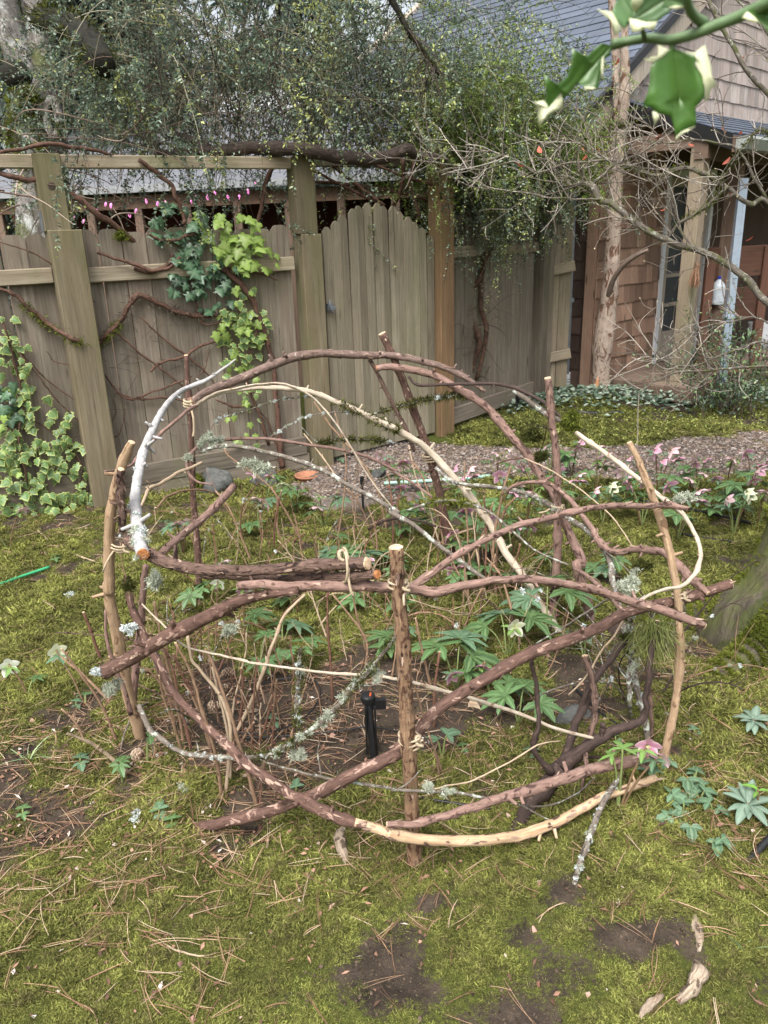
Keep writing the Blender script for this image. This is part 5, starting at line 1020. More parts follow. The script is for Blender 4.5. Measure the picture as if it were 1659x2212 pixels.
# mossy trunk at the right edge
rb = PY(1765, 1345, 2.9); rb[2] = 0
rt = thing('mossy_tree', 'moss covered tree base at the right edge behind the dome', 'tree', rb)
mb = MB(); C, RR, T = tube(mb, [rb+np.array([0, 0, -.1]), rb+np.array([0, .0, .02]), rb+np.array([.03, .03, .2]), rb+np.array([.06, .08, .5]), rb+np.array([.1, .15, 1.1]), rb+np.array([.14, .2, 2.2]), rb+np.array([.2, .3, 4.5])], [.42, .36, .28, .24, .21, .18, .14], 26, 7, .2, 33, True, .2); child('trunk', mb, T_MOSSY, rt, True)
mossfuzz(rt, C, RR, 0.05, .55, 70000, .014, MOSSG, 44, (-.4, -.6, .2), thr=.42)
for k, (dx, dy, l) in enumerate([(-.6, -.35, .5), (-.75, .2, .45), (-.3, -.8, .5)]):
    mb = MB(); d = np.array([dx, dy]); d /= np.linalg.norm(d); P = [rb+np.array([d[0]*a, d[1]*a, z]) for a, z in ((.15, .16), (.3, .08), (.42, .03), (.42+l*.5, -.015), (.42+l, -.06))]
    Cq, Rq, _ = tube(mb, P, [.15, .11, .08, .05, .03], 12, 5, .2, 50+k); child('root', mb, T_MOSSY, rt, True); mossfuzz(rt, Cq, Rq, 0, .9, 22000, .014, MOSSG, 60+k, (0, -.2, .8), thr=.3)

# dark conifers and pale bare wood far behind
def conifer(base, h, rad, lab, seed, mat, z0=.6, sprays=520, dens=34):
    q = np.random.default_rng(seed); th = thing('conifer', lab, 'tree', base, 'conifers far behind the fence'); mb = MB(); tube(mb, [base, base+np.array([.05, 0, h*.5]), base+np.array([0, 0, h])], [h*.028, h*.02, .02], 10, 5, .1, seed); child('trunk', mb, T_DARK, th, True)
    z = z0+(h-z0)*q.random(sprays)**1.1; L = rad*(1.02-(z/h)**1.3)*q.uniform(.6, 1.1, sprays); a = q.uniform(0, 6.283, sprays)
    P = grow(np.column_stack([np.full(sprays, base[0]), np.full(sprays, base[1]), z+base[2]]), np.column_stack([np.cos(a), np.sin(a), q.uniform(-.05, .35, sprays)]), L, 12, .22, .12, q)
    V, F = multitube(P, np.linspace(1, .2, 12)[None]*.02*(L/rad)[:, None], 3); stuffpart('boughs', V, F, VSTEM, th, dict(v=np.repeat(q.random(sprays)*.4, 36)))
    m = sprays*dens; i = q.integers(0, sprays, m); j = 2+q.random(m)*8.9; j0 = j.astype(int); f = (j-j0)[:, None]; c = P[i, j0]*(1-f)+P[i, j0+1]*f; t_ = P[i, j0+1]-P[i, j0]; t_ /= np.linalg.norm(t_, axis=1)[:, None]
    V, F, v = blades(c, t_*.6+q.normal(size=(m, 3))*.6+np.array([0, 0, -.45]), q.uniform(.12, .4, m), q.uniform(.02, .06, m), np.column_stack([np.zeros((m, 2)), -q.uniform(.02, .12, m)]))
    stuffpart('needles', V, F, mat, th, dict(v=np.clip(v*.7+(fbm(V[:, 0]*1.2, V[:, 2]*1.2, seed, 3)-.4), 0, 1)))
CON = varmat('conifer_needles', [(0, (.018, .03, .022)), (.6, (.05, .075, .055)), (1, (.1, .14, .1))], rough=.6, trans=.2)
CON2 = varmat('blueish_conifer', [(0, (.03, .05, .045)), (.6, (.07, .11, .1)), (1, (.14, .19, .17))], rough=.6, trans=.2)
conifer(np.array([-3.9, 12.5, 0.]), 9.5, 2.6, 'dark conifer behind the old grey tree trunk', 1, CON)
conifer(np.array([-7.6, 15.0, 0.]), 10.5, 3.0, 'bluish conifer leftmost of those behind the fence', 2, CON2)
conifer(np.array([-1.5, 16.5, 0.]), 12, 2.8, 'tall conifer rising behind the grey house roof', 3, CON2)
conifer(np.array([-5.4, 19.0, 0.]), 13, 3.2, 'tallest conifer far back at the left', 4, CON)
# mossy bough hanging in at the top, over the roof
P, R = trace(('D', [(760, -140, 4.2, 22), (820, -40, None, 16), (860, 25, 4.2, 13), (885, 70, None, 11), (905, 95), (925, 125, 4.2, 7), (950, 160, None, 8)])); bb = thing('hanging_bough', 'dark mossy bare bough hanging down in front of the roof', 'branch', P[-1])
mb = MB(); C, RR, T = tube(mb, P, R, 9, 6, .2, 3, True, .6, .03); child('bough', mb, T_DARK, bb, True); mossfuzz(bb, C, RR, .2, 1, 900, .018, MOSSD, 3)
n = 34; q = np.random.default_rng(9); i = q.integers(len(C)//4, len(C), n); P2 = grow(C[i], q.normal(size=(n, 3))*np.array([.7, .7, .2])+np.array([-.3, 0, -.6]), q.uniform(.1, .4, n), 10, .2, .3, q); V, F = multitube(P2, np.linspace(1, .4, 10)[None]*.003*np.ones((n, 1)), 4); stuffpart('twigs', V, F, VSTEM, bb, dict(v=np.repeat(q.random(n)*.3, 40)))
# ================================================================== moss, gravel, needles (nobody could count these)
def scatter(name, srcs, P, R, S, kind='stuff'):
    """points carrying rotation and scale, instanced by geometry nodes from small source meshes"""
    m = bpy.data.meshes.new(name); m.vertices.add(len(P)); m.vertices.foreach_set('co', P.astype(np.float32).ravel())
    a = m.attributes.new('rot', 'FLOAT_VECTOR', 'POINT'); a.data.foreach_set('vector', R.astype(np.float32).ravel())
    a = m.attributes.new('scl', 'FLOAT', 'POINT'); a.data.foreach_set('value', S.astype(np.float32))
    sc_ = bpy.data.collections.new(name+'_sources')
    for s in srcs: sc_.objects.link(bpy.data.objects.new(name+'_piece', s))
    o = link(name, m); tag(o, kind=kind)
    ng = bpy.data.node_groups.new(name+'_scatter', 'GeometryNodeTree'); ng.interface.new_socket('Geometry', in_out='INPUT', socket_type='NodeSocketGeometry'); ng.interface.new_socket('Geometry', in_out='OUTPUT', socket_type='NodeSocketGeometry')
    N = ng.nodes.new; gi = N('NodeGroupInput'); go = N('NodeGroupOutput'); ip = N('GeometryNodeInstanceOnPoints'); ci = N('GeometryNodeCollectionInfo'); ci.inputs['Collection'].default_value = sc_; ci.inputs['Separate Children'].default_value = True; ci.inputs['Reset Children'].default_value = True
    ra = N('GeometryNodeInputNamedAttribute'); ra.data_type = 'FLOAT_VECTOR'; ra.inputs['Name'].default_value = 'rot'; sa = N('GeometryNodeInputNamedAttribute'); sa.data_type = 'FLOAT'; sa.inputs['Name'].default_value = 'scl'
    L = ng.links.new; L(gi.outputs[0], ip.inputs['Points']); L(ci.outputs[0], ip.inputs['Instance']); ip.inputs['Pick Instance'].default_value = True
    L(ra.outputs['Attribute'], ip.inputs['Rotation']); L(sa.outputs['Attribute'], ip.inputs['Scale']); L(ip.outputs[0], go.inputs[0])
    md = o.modifiers.new('scatter', 'NODES'); md.node_group = ng; return o
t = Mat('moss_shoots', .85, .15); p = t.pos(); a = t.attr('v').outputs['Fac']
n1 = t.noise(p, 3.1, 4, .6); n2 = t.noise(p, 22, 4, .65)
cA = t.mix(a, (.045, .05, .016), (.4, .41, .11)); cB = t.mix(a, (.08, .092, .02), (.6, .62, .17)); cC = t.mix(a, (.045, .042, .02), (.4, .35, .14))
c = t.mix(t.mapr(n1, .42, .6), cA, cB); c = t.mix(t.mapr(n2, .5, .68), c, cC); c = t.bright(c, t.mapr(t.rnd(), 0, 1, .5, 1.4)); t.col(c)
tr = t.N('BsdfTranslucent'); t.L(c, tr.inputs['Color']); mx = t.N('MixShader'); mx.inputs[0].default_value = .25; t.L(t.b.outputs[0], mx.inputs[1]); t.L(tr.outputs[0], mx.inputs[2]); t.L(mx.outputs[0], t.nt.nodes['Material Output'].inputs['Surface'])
def shoot(seed, n, spread, h, w):
    q = np.random.default_rng(seed); P = np.column_stack([q.normal(0, spread, n), q.normal(0, spread, n), np.zeros(n)]); D = np.column_stack([q.normal(0, .75, n), q.normal(0, .75, n), q.uniform(.5, 1, n)])
    V, F, v = blades(P, D, h*q.uniform(.5, 1.15, n), np.full(n, w), np.column_stack([q.normal(0, h*.4, n), q.normal(0, h*.4, n), -q.uniform(0, h*.5, n)]), None, q.random(n)); return V, F, v
SH = []
for k in range(5):
    V, F, v = shoot(k, 22, .0075, .016, .0026); v = np.clip(V[:, 2]/.016*.75+v*.3-.12, 0, 1); SH.append(bigmesh('moss_shoot', V, F, t.m, dict(v=v)))  # v rises with height: shade between shoots painted in as a dark base
def rand_ground(n, x0, x1, y0, y1, q): return q.uniform(x0, x1, n), q.uniform(y0, y1, n)
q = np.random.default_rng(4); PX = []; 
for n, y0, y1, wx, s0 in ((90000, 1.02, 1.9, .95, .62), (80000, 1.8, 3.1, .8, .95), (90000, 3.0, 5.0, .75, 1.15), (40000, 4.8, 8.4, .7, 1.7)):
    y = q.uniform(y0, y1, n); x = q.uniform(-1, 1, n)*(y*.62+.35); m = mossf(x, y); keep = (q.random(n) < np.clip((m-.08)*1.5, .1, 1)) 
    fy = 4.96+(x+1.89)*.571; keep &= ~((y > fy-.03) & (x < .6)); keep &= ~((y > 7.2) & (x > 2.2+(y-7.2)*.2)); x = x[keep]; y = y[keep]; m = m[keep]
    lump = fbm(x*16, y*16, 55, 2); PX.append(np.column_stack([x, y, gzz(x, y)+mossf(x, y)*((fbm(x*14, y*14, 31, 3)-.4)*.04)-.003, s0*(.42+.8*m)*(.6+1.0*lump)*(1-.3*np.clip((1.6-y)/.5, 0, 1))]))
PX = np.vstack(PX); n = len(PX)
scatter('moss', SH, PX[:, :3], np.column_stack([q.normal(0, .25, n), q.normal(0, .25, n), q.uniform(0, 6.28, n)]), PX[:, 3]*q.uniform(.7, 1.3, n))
# gravel path
SM = Mat('soil_crumb', .95, .1); rs_ = SM.rnd(); SM.col(SM.mix(rs_, (.018, .014, .01), (.12, .088, .064))); SOILC = SM.m
PEB = []
pm = Mat('pebbles', .75, .3); oi = pm.rnd(); rp = pm.N('ValToRGB'); 
for k_, (pp, cc) in enumerate([(0, (.05, .042, .036)), (.35, (.125, .095, .077)), (.7, (.2, .155, .128)), (1, (.32, .28, .25))]):
    e_ = rp.color_ramp.elements[k_] if k_ < 2 else rp.color_ramp.elements.new(pp)
    e_.position = pp; e_.color = (*cc, 1)
pm.L(oi, rp.inputs[0]); pm.col(rp.outputs[0])
for k in range(4):
    bmv = np.array([[x, y, z] for x in (-1, 0, 1) for y in (-1, 0, 1) for z in (-1, 0, 1) if abs(x)+abs(y)+abs(z) in (1, 2)], float); bmv /= np.linalg.norm(bmv, axis=1)[:, None]; q2 = np.random.default_rng(k)
    import bmesh
    bm = bmesh.new(); bmesh.ops.create_icosphere(bm, subdivisions=1, radius=1)
    for vv in bm.verts: vv.co = Vector((vv.co.x*q2.uniform(.9, 1.2), vv.co.y*q2.uniform(.6, .9), vv.co.z*q2.uniform(.4, .6)))
    me = bpy.data.meshes.new('pebble'); bm.to_mesh(me); bm.free(); me.materials.append(pm.m); me.polygons.foreach_set('use_smooth', [True]*len(me.polygons)); PEB.append(me)
n = 36000; x = q.uniform(-.75, 5.2, n); y = q.uniform(4.9, 7.1, n); keep = q.random(n) < pathf(x, y)*1.2-.15; x = x[keep]; y = y[keep]; n = len(x)
scatter('gravel', PEB, np.column_stack([x, y, gzz(x, y)+.004]), np.column_stack([q.normal(0, .3, n), q.normal(0, .3, n), q.uniform(0, 6.28, n)]), .0095*q.uniform(.6, 1.9, n))
# fallen pine needles
NEED = varmat('dry_pine_needles', [(0, (.12, .065, .04)), (.4, (.27, .15, .09)), (.75, (.44, .29, .18)), (1, (.6, .48, .34))], rough=.6, spec=.3)
def needles(n, fx, q, L=(.05, .13), lift=.012, w=.00085):
    n2 = n//2; x, y = fx(n2); L_ = np.tile(q.uniform(*L, n2), 2); a0 = q.uniform(0, 6.283, n2); a1 = a0+q.normal(0, .12, n2); x = np.concatenate([x, x+.5*np.tile(L_[:n2], 1)*(np.cos(a1)-np.cos(a0))]); y = np.concatenate([y, y+.5*L_[:n2]*(np.sin(a1)-np.sin(a0))]); a = np.concatenate([a0, a1]); n = 2*n2; d = np.column_stack([np.cos(a), np.sin(a), q.normal(0, .1, n)]); c = np.column_stack([x, y, gzz(x, y)+lift*q.uniform(.3, 1.4, n)+.002+mossf(x, y)*.008]); side = np.column_stack([-np.sin(a), np.cos(a), np.zeros(n)])
    bend = side*(q.normal(0, .055, n)*L_)[:, None]; M = 5; T_ = np.linspace(-.5, .5, M); P = c[:, None]+d[:, None]*(T_[None]*L_[:, None])[..., None]+bend[:, None]*(T_**2*4)[None, :, None]
    P[:, :, 2] = np.maximum(P[:, :, 2], (gzz(P[:, :, 0], P[:, :, 1])+.003)); R = np.full((n, M), w)*q.uniform(.7, 1.3, n)[:, None]; R[:, -1] *= .4; R[:, 0] *= .6
    V, F = multitube(P, R, 3); return V, F, np.repeat(q.random(n), M*3)
def nd(n):
    X = []; Y = []; k = 0
    while k < n:
        y = 1.0+7.2*q.random(n)**1.7; x = q.uniform(-1, 1, n)*(y*.62+.3); dn = .10+1.1*patch(x, y, -.15, 2.5, .75, .55)+.7*patch(x, y, -1.1, 1.95, .55, .45)+.6*patch(x, y, -1.7, 4.4, .7, .5)+.5*patch(x, y, 1.25, 1.95, .35, .5)+.12*patch(x, y, -.45, 1.6, .4, .15)+.7*pathf(x, y)+.5*patch(x, y, 1.3, 2.7, .3, .3)
        dn = dn*(.35+1.5*fbm(x*3, y*3, 91, 3)**1.6)*np.clip((y-.75)/.9, .25, 1)**1.6; fy = 4.96+(x+1.89)*.571; kp = (q.random(n) < dn) & ~((y > fy-.05) & (x < .6)); X.append(x[kp]); Y.append(y[kp]); k += kp.sum()
    return np.concatenate(X)[:n], np.concatenate(Y)[:n]
V, F, v = needles(6600, nd, q); no = link('pine_needles', bigmesh('pine_needles', V, F, NEED, dict(v=v))); tag(no, kind='stuff')
# crumbs of soil
CRM = []
for me in PEB:
    m2 = me.copy(); m2.materials.clear(); m2.materials.append(SOILC); CRM.append(m2)
n = 26000; y = 1.0+3.6*q.random(n)**1.3; x = q.uniform(-1, 1, n)*(y*.62+.3); kp = (q.random(n) < np.clip(1.1-mossf(x, y)*1.6, .05, 1)) & ~((y > 4.9+(x+1.89)*.571) & (x < .6)); x = x[kp]; y = y[kp]; n = len(x)
scatter('soil_crumbs', CRM, np.column_stack([x, y, gzz(x, y)+.001]), q.uniform(0, 6.28, (n, 3)), .0032*q.uniform(.4, 1, n)*q.choice([1, 1, 1.7, 2.6], n))
# dead leaf crumbs and bark bits
LIT = varmat('leaf_crumbs', [(0, (.06, .035, .025)), (.5, (.19, .1, .065)), (.85, (.34, .2, .14)), (1, (.6, .56, .5))], rough=.8)
n = 4200; x, y = nd(n); a = q.uniform(0, 6.28, n); V, F, v = leaflets(np.column_stack([x, y, gzz(x, y)+.008]), np.column_stack([np.cos(a), np.sin(a), q.normal(0, .25, n)]), np.array([0, 0, 1.])+q.normal(size=(n, 3))*.4, q.uniform(.006, .03, n), q.uniform(.004, .014, n), q)
tag(link('leaf_litter', bigmesh('leaf_litter', V, F, LIT, dict(v=v))), kind='stuff')
# grassy green ground cover beyond the path
GC = varmat('ground_cover', [(0, (.08, .1, .025)), (.5, (.24, .29, .07)), (1, (.42, .46, .15))], rough=.7, trans=.25)
n = 5200; y = 5.9+2.2*q.random(n); x = q.uniform(.7, 5.2, n); kp = (fbm(x*2.3, y*2.3, 13, 3) > .42) & (pathf(x, y) < .3) & ~((y > 7.0) & (x > 2.5+(7.4-y)*.6)) ; x = x[kp]; y = y[kp]; n = len(x); a = q.uniform(0, 6.28, n)
V, F, v = leaflets(np.column_stack([x, y, gzz(x, y)+q.uniform(.0, .05, n)]), np.column_stack([np.cos(a), np.sin(a), q.uniform(-.1, .8, n)]), np.array([0, 0, 1.])+q.normal(size=(n, 3))*.3, q.uniform(.015, .035, n), q.uniform(.01, .018, n), q); tag(link('ground_cover', bigmesh('ground_cover', V, F, GC, dict(v=v))), kind='stuff')
GC2 = varmat('silvery_ground_cover', [(0, (.05, .085, .055)), (.5, (.13, .19, .13)), (1, (.36, .42, .34))], rough=.5, trans=.2)
n = 2600; u = q.random(n); x = 1.2+u*3.6+q.normal(0, .1, n); y = 7.55-.05*u+q.normal(0, .22, n); kp = ~((x < 1.7) & (y > 7.75)); x = x[kp]; y = y[kp]; n = len(x); a = q.uniform(0, 6.28, n)
V, F, v = leaflets(np.column_stack([x, y, gzz(x, y)+q.uniform(.02, .12, n)]), np.column_stack([np.cos(a), np.sin(a), q.uniform(-.2, .5, n)]), np.array([0, -.3, 1.])+q.normal(size=(n, 3))*.3, q.uniform(.04, .075, n), q.uniform(.025, .04, n), q); tag(link('silvery_ground_cover', bigmesh('silvery_ground_cover', V, F, GC2, dict(v=v))), kind='stuff')

# ================================================================== ivy
def ivy_mesh(name, mat, seed):
    q = random.Random(seed); out = [(0, -.05), (.22, -.16), (.5, .0), (.33, .2), (.62, .42), (.33, .5), (.24, .68), (0, 1.02), (-.24, .68), (-.33, .5), (-.62, .42), (-.33, .2), (-.5, .0), (-.22, -.16)]
    out = [(x*(1+q.uniform(-.12, .12)), y*(1+q.uniform(-.06, .06))) for x, y in out]; n = len(out); V = []; E = []; VN = []
    for s, e in ((1, 1.0), (.62, .3)):
        for k, (x, y) in enumerate(out): V.append((x*s, .3+(y-.3)*s, -.16*abs(x*s)**1.5+(.05 if s < 1 else -.03*q.random()))); E.append(e); VN.append(.0)
    V.append((0, .25, .02)); E.append(0); VN.append(1.0); F = [(k, (k+1) % n, n+(k+1) % n, n+k) for k in range(n)]+[(n+k, n+(k+1) % n, 2*n) for k in range(n)]
    for k in (2, 4, 7, 10, 12): VN[n+k] = .8
    return MB().add(V, F, edge=np.array(E), vein=np.array(VN)).mesh(name, mat, True)
IV_VAR = leafmat('variegated_ivy', (.085, .17, .05), (.36, .42, .13), (.2, .29, .12), .4, .45, .3, .25)
IV_DARK = leafmat('dark_ivy', (.04, .092, .045), None, (.14, .22, .12), .35, .5, .35, .15)
IV_NEW = leafmat('young_bright_ivy', (.22, .33, .065), None, (.34, .42, .14), .4, .4, .25, .35)
IVM = dict(v=[ivy_mesh('ivy_leaf', IV_VAR, s) for s in (1, 2, 3)], d=[ivy_mesh('ivy_leaf', IV_DARK, s) for s in (4, 5, 6)], n=[ivy_mesh('ivy_leaf', IV_NEW, s) for s in (7, 8, 9)])
def ivy_leaf(parent, p, key, size, rr, nrm=(0, -1, 0)):
    nz = Vector(nrm)+Vector((rr.gauss(0, .32), rr.gauss(0, .2), rr.gauss(.25, .3))); nz.normalize(); dn = Vector((rr.gauss(0, .55), rr.gauss(0, .1), -1)); dn = (dn-nz*dn.dot(nz)).normalized(); xx = dn.cross(nz)
    o = link('ivy_leaf', rr.choice(IVM[key]), parent, p-np.array(parent.location)); o.rotation_euler = Matrix((xx, dn, nz)).transposed().to_euler(); s = 1.25*size*rr.uniform(.6, 1.25); o.scale = (s, s, s)
def ivy(label, blobs, seed, stems, group=None):
    rr = random.Random(seed); c = OP(*blobs[0][0][0][:2], FPO, FGL, .05); root = c.copy(); root[2] = 0
    th = thing('ivy', label, 'ivy', root, 'ivy on the fence')
    for pl, n, key, size, off in blobs:
        for _ in range(n):
            w = [b[2]*b[3] for b in pl]; b = rr.choices(pl, w)[0]; x = b[0]+rr.uniform(-1, 1)*b[2]; y = b[1]+rr.uniform(-1, 1)*b[3]
            P_ = (FP0, FPO) if x < 200 else (FPO, FGL); p = OP(x, y, P_[0], P_[1], off+rr.uniform(.0, .08))
            if p[2] < .03: p = G(x, y, rr.uniform(.03, .1)); 
            k = key if len(key) == 1 else rr.choice(key); ivy_leaf(th, p, k, size, rr, (.35, -.8, .15))
    for seg in stems:
        P = [OP(x, y, *((FP0, FPO) if x < 200 else (FPO, FGL)), .05+rr.uniform(0, .02)) for x, y, w in seg]; R = [w*.5*px(p) for p, (x, y, w) in zip(P, seg)]; mb = MB(); tube(mb, P, R, 8, 6, .2, seed+len(seg), True, .6, .02); child('stem', mb, VBROWN, th, True)
    return th
def B_(*a): return list(a)
iv1 = ivy('variegated ivy curtain hanging over the left fence down to the ground', [
    ([(18, 720, 26, 40), (30, 800, 36, 55), (45, 880, 55, 45), (75, 930, 75, 45), (60, 1000, 90, 50)], 135, 'v', .042, .02),
    ([(90, 960, 70, 50), (150, 985, 45, 40), (40, 1060, 75, 40), (120, 1075, 90, 35), (170, 1095, 60, 30)], 125, 'v', .045, .03), ([(15, 850, 30, 60)], 14, 'd', .05, .02), ([(60, 1060, 60, 45), (20, 950, 30, 70)], 18, 'vn', .05, .05)], 1,
    [[(5, 690, 5), (30, 780, 5), (50, 860, 4), (40, 950, 5), (60, 1050, 4)], [(40, 760, 3), (90, 820, 3), (120, 860, 3), (180, 920, 2)], [(60, 900, 3), (120, 940, 3), (180, 1010, 3), (150, 1080, 3)]])
iv2 = ivy('ivy trailing over the fence top left of the gate with bright new leaves', [
    ([(470, 500, 55, 40), (520, 490, 45, 28), (560, 560, 45, 30), (510, 540, 45, 35)], 62, 'n', .062, .05), ([(400, 590, 35, 45), (430, 560, 50, 40), (400, 620, 25, 25)], 38, 'd', .06, .04), ([(360, 480, 40, 40), (420, 500, 30, 40)], 22, 'd', .062, .0),
    ([(470, 630, 35, 45), (490, 590, 45, 30)], 26, 'd', .052, .04), ([(525, 660, 40, 50), (540, 710, 40, 45), (530, 760, 35, 40)], 66, 'nv', .044, .04), ([(500, 700, 35, 40)], 20, 'vn', .05, .04), ([(495, 800, 18, 25), (540, 850, 22, 35), (545, 920, 16, 40)], 24, 'nv', .038, .04), ([(500, 905, 14, 14), (520, 950, 35, 14)], 6, 'n', .036, .04)], 2,
    [[(300, 345, 9), (335, 370, 10), (370, 400, 9), (380, 430, 9), (400, 470, 8), (395, 485, 8)], [(290, 580, 8), (330, 588, 9), (362, 572, 9), (372, 550, 8)], [(470, 570, 10), (505, 600, 13), (540, 640, 12), (560, 690, 10), (580, 740, 10), (592, 800, 10), (598, 880, 12), (605, 960, 12), (610, 1010, 14)], [(460, 575, 6), (560, 590, 5), (600, 605, 3)], [(560, 700, 5), (530, 800, 6), (555, 880, 6), (580, 960, 7)], [(420, 640, 3), (440, 700, 4), (500, 690, 3)]])
iv3 = thing('ivy', 'thick bare ivy stem with mossy loop strung across the left fence', 'ivy', (*FPO, .9), 'ivy on the fence')
for k, (seg, mm) in enumerate([([(0, 222*0+450, 10), (70, 480, 16), (130, 540, 18), (220, 610, 18), (320, 670, 20), (410, 695, 20), (470, 640, 22), (520, 595, 22), (555, 520, 22), (600, 480, 24), (680, 512, 22), (760, 550, 22), (860, 570, 18), (960, 568, 10)], 1), ([(0, 250, 5), (130, 290, 6), (240, 360, 8), (330, 430, 8), (410, 510, 5)], 0), ([(420, 680, 6), (490, 640, 8), (620, 740, 9), (740, 830, 9), (800, 880, 6)], 0), ([(600, 570, 6), (690, 650, 8), (800, 740, 9), (880, 800, 8), (940, 880, 6)], 0), ([(650, 810, 9), (700, 770, 11), (800, 740, 12), (880, 690, 12), (990, 680, 9)], 0),
        ([(200, 720, 3), (240, 770, 4), (330, 780, 5), (420, 778, 4)], 0), ([(425, 790, 5), (470, 840, 7), (510, 900, 9), (560, 930, 9), (650, 900, 8), (760, 860, 7), (830, 830, 5)], 0), ([(500, 900, 6), (600, 930, 9), (720, 920, 8), (800, 940, 6)], 0), ([(80, 720, 4), (160, 800, 6), (240, 880, 5), (380, 970, 3)], 0), ([(320, 1095, 2), (420, 1060, 4), (500, 1000, 4), (490, 930, 3)], 0), ([(415, 1105, 3), (500, 1090, 4), (530, 1040, 4), (540, 960, 3)], 0), ([(930, 930, 7), (1010, 960, 10), (1080, 958, 9), (1140, 1000, 7), (1180, 1080, 9), (1200, 1150, 10)], 0), ([(900, 710, 3), (890, 780, 4), (850, 860, 4), (880, 920, 3)], 0)]):
    P = []; R = []
    for x, y, w in seg: X, Yp = cvt('F', x, y); p = OP(X, Yp, *((FP0, FPO) if X < 120 else (FPO, FGL)), .16 if 110 < X < 205 and k == 0 else .05); P.append(p); R.append(w*.25*px(p))
    mb = MB(); C, RR, T = tube(mb, P, R, 7, 7, .25, 200+k, True, .8, .02); child('stem', mb, VBROWN, iv3, True)
    if mm: mossfuzz(iv3, C, RR, .12, .55, 1500, .022, MOSSG, 3, (0, -.3, -.6)); mossfuzz(iv3, C, RR, .55, .98, 700, .025, VSTEM, 4)
n = 60; bb_ = np.array([OP(random.uniform(230, 520), random.uniform(660, 950), FPO, FGL, .03) for _ in range(n)]); P = grow(bb_, np.column_stack([q.normal(0, 1, n), q.normal(0, .1, n)+.5*q.normal(0, 1, n)*0, q.normal(0, .8, n)]), q.uniform(.08, .3, n), 10, .05, .3, q); P[:, :, 1] += (P[:, :, 0]-P[:, :1, 0])*.57
V, F = multitube(P, np.linspace(1, .4, 10)[None]*.0016*np.ones((n, 1)), 3); stuffpart('tendrils', V, F, VSTEM, iv3, dict(v=np.repeat(q.random(n)*.9, 30)))
link('moss_tuft', GTUFT[0], iv3, OP(262, 510, FPO, FGL, .08)-np.array(iv3.location), None, .07)
# ================================================================== bare pruned stems inside the dome
def stems_thing(label, specs, group=None, fill=None, seed=1):
    """specs: (crop, pts bottom->top with Y ('g' at foot), width, material)"""
    first = None; th = None; rr = random.Random(seed)
    for crop, pts, w, mt_, dY in specs:
        foot = cvt(crop, *pts[0]); 
        g = G(*foot) if foot[1] > 1150 else G(foot[0], foot[1])
        Y0 = float(g[1]); n = len(pts); seg = [(x, y, Y0+dY*k/(n-1), w*(1.0-.35*k/(n-1))) for k, (x, y) in enumerate(pts)]
        P, R = trace((crop, seg)); P[0] = P[0]+np.array([0, 0, -.02])
        if th is None: th = thing('bare_shrub', label, 'shrub', (P[0][0], P[0][1], 0), group)
        mb = MB(); C, RR, T = tube(mb, P, R, 7, 5, .12, rr.randrange(999), True, .9, .006); o = child('stem', mb, mt_, th, True)
        m = MB(); cutdisc(m, C[-1], T[-1], RR[-1]*1.02, 1, .1, 7); child('cut_end', m, CUTP, o, False, None, np.array(th.location))
        m = MB()
        for k in range(2):                          # swollen node with bud pair
            i = rr.randrange(len(C)//3, len(C)-1); d = np.array([rr.uniform(-1, 1), rr.uniform(-1, 1), 1.2]); d /= np.linalg.norm(d)
            tube(m, [C[i], C[i]+d*.008, C[i]+d*.02], [RR[i]*1.2, RR[i]*.8, RR[i]*.2], 6, 2, .1, k)
        child('bud', m, mt_, o, True, None, np.array(th.location))
    for (x0, y0, rx, ry, n, h0, h1) in (fill or []):
        for k in range(n):
            g = G(x0+rr.gauss(0, rx), y0+rr.gauss(0, ry)); h = rr.uniform(h0, h1); d = np.array([rr.gauss(0, .22), rr.gauss(0, .22), 1.0]); P = [g-np.array([0, 0, .02])]
            for m_ in range(5): d = d+np.array([rr.gauss(0, .09), rr.gauss(0, .09), 0]); P.append(P[-1]+d/np.linalg.norm(d)*h/5)
            w = rr.uniform(.002, .0045); mb = MB(); C, RR, T = tube(mb, P, [w, w, w*.95, w*.9, w*.8, w*.65], 6, 4, .15, rr.randrange(999), True, 1.0, .008)
            for q_ in range(rr.randrange(0, 3)):
                i = rr.randrange(len(C)//2, len(C)-1); e = np.array([rr.uniform(-1, 1), rr.uniform(-1, 1), rr.uniform(.6, 1.6)]); e /= np.linalg.norm(e); l = rr.uniform(.04, .14); tube(mb, [C[i], C[i]+e*l*.5, C[i]+e*l+np.array([0, 0, l*.2])], [RR[i]*.7, RR[i]*.6, RR[i]*.4], 5, 2, .1, q_)
            child('stem', mb, rr.choice((B_TWIG, B_TWIG, B_TWIGR, B_TWIGP)), th, True)
    return th
TW1, TW2, TW3 = B_TWIG, B_TWIGR, B_TWIGP
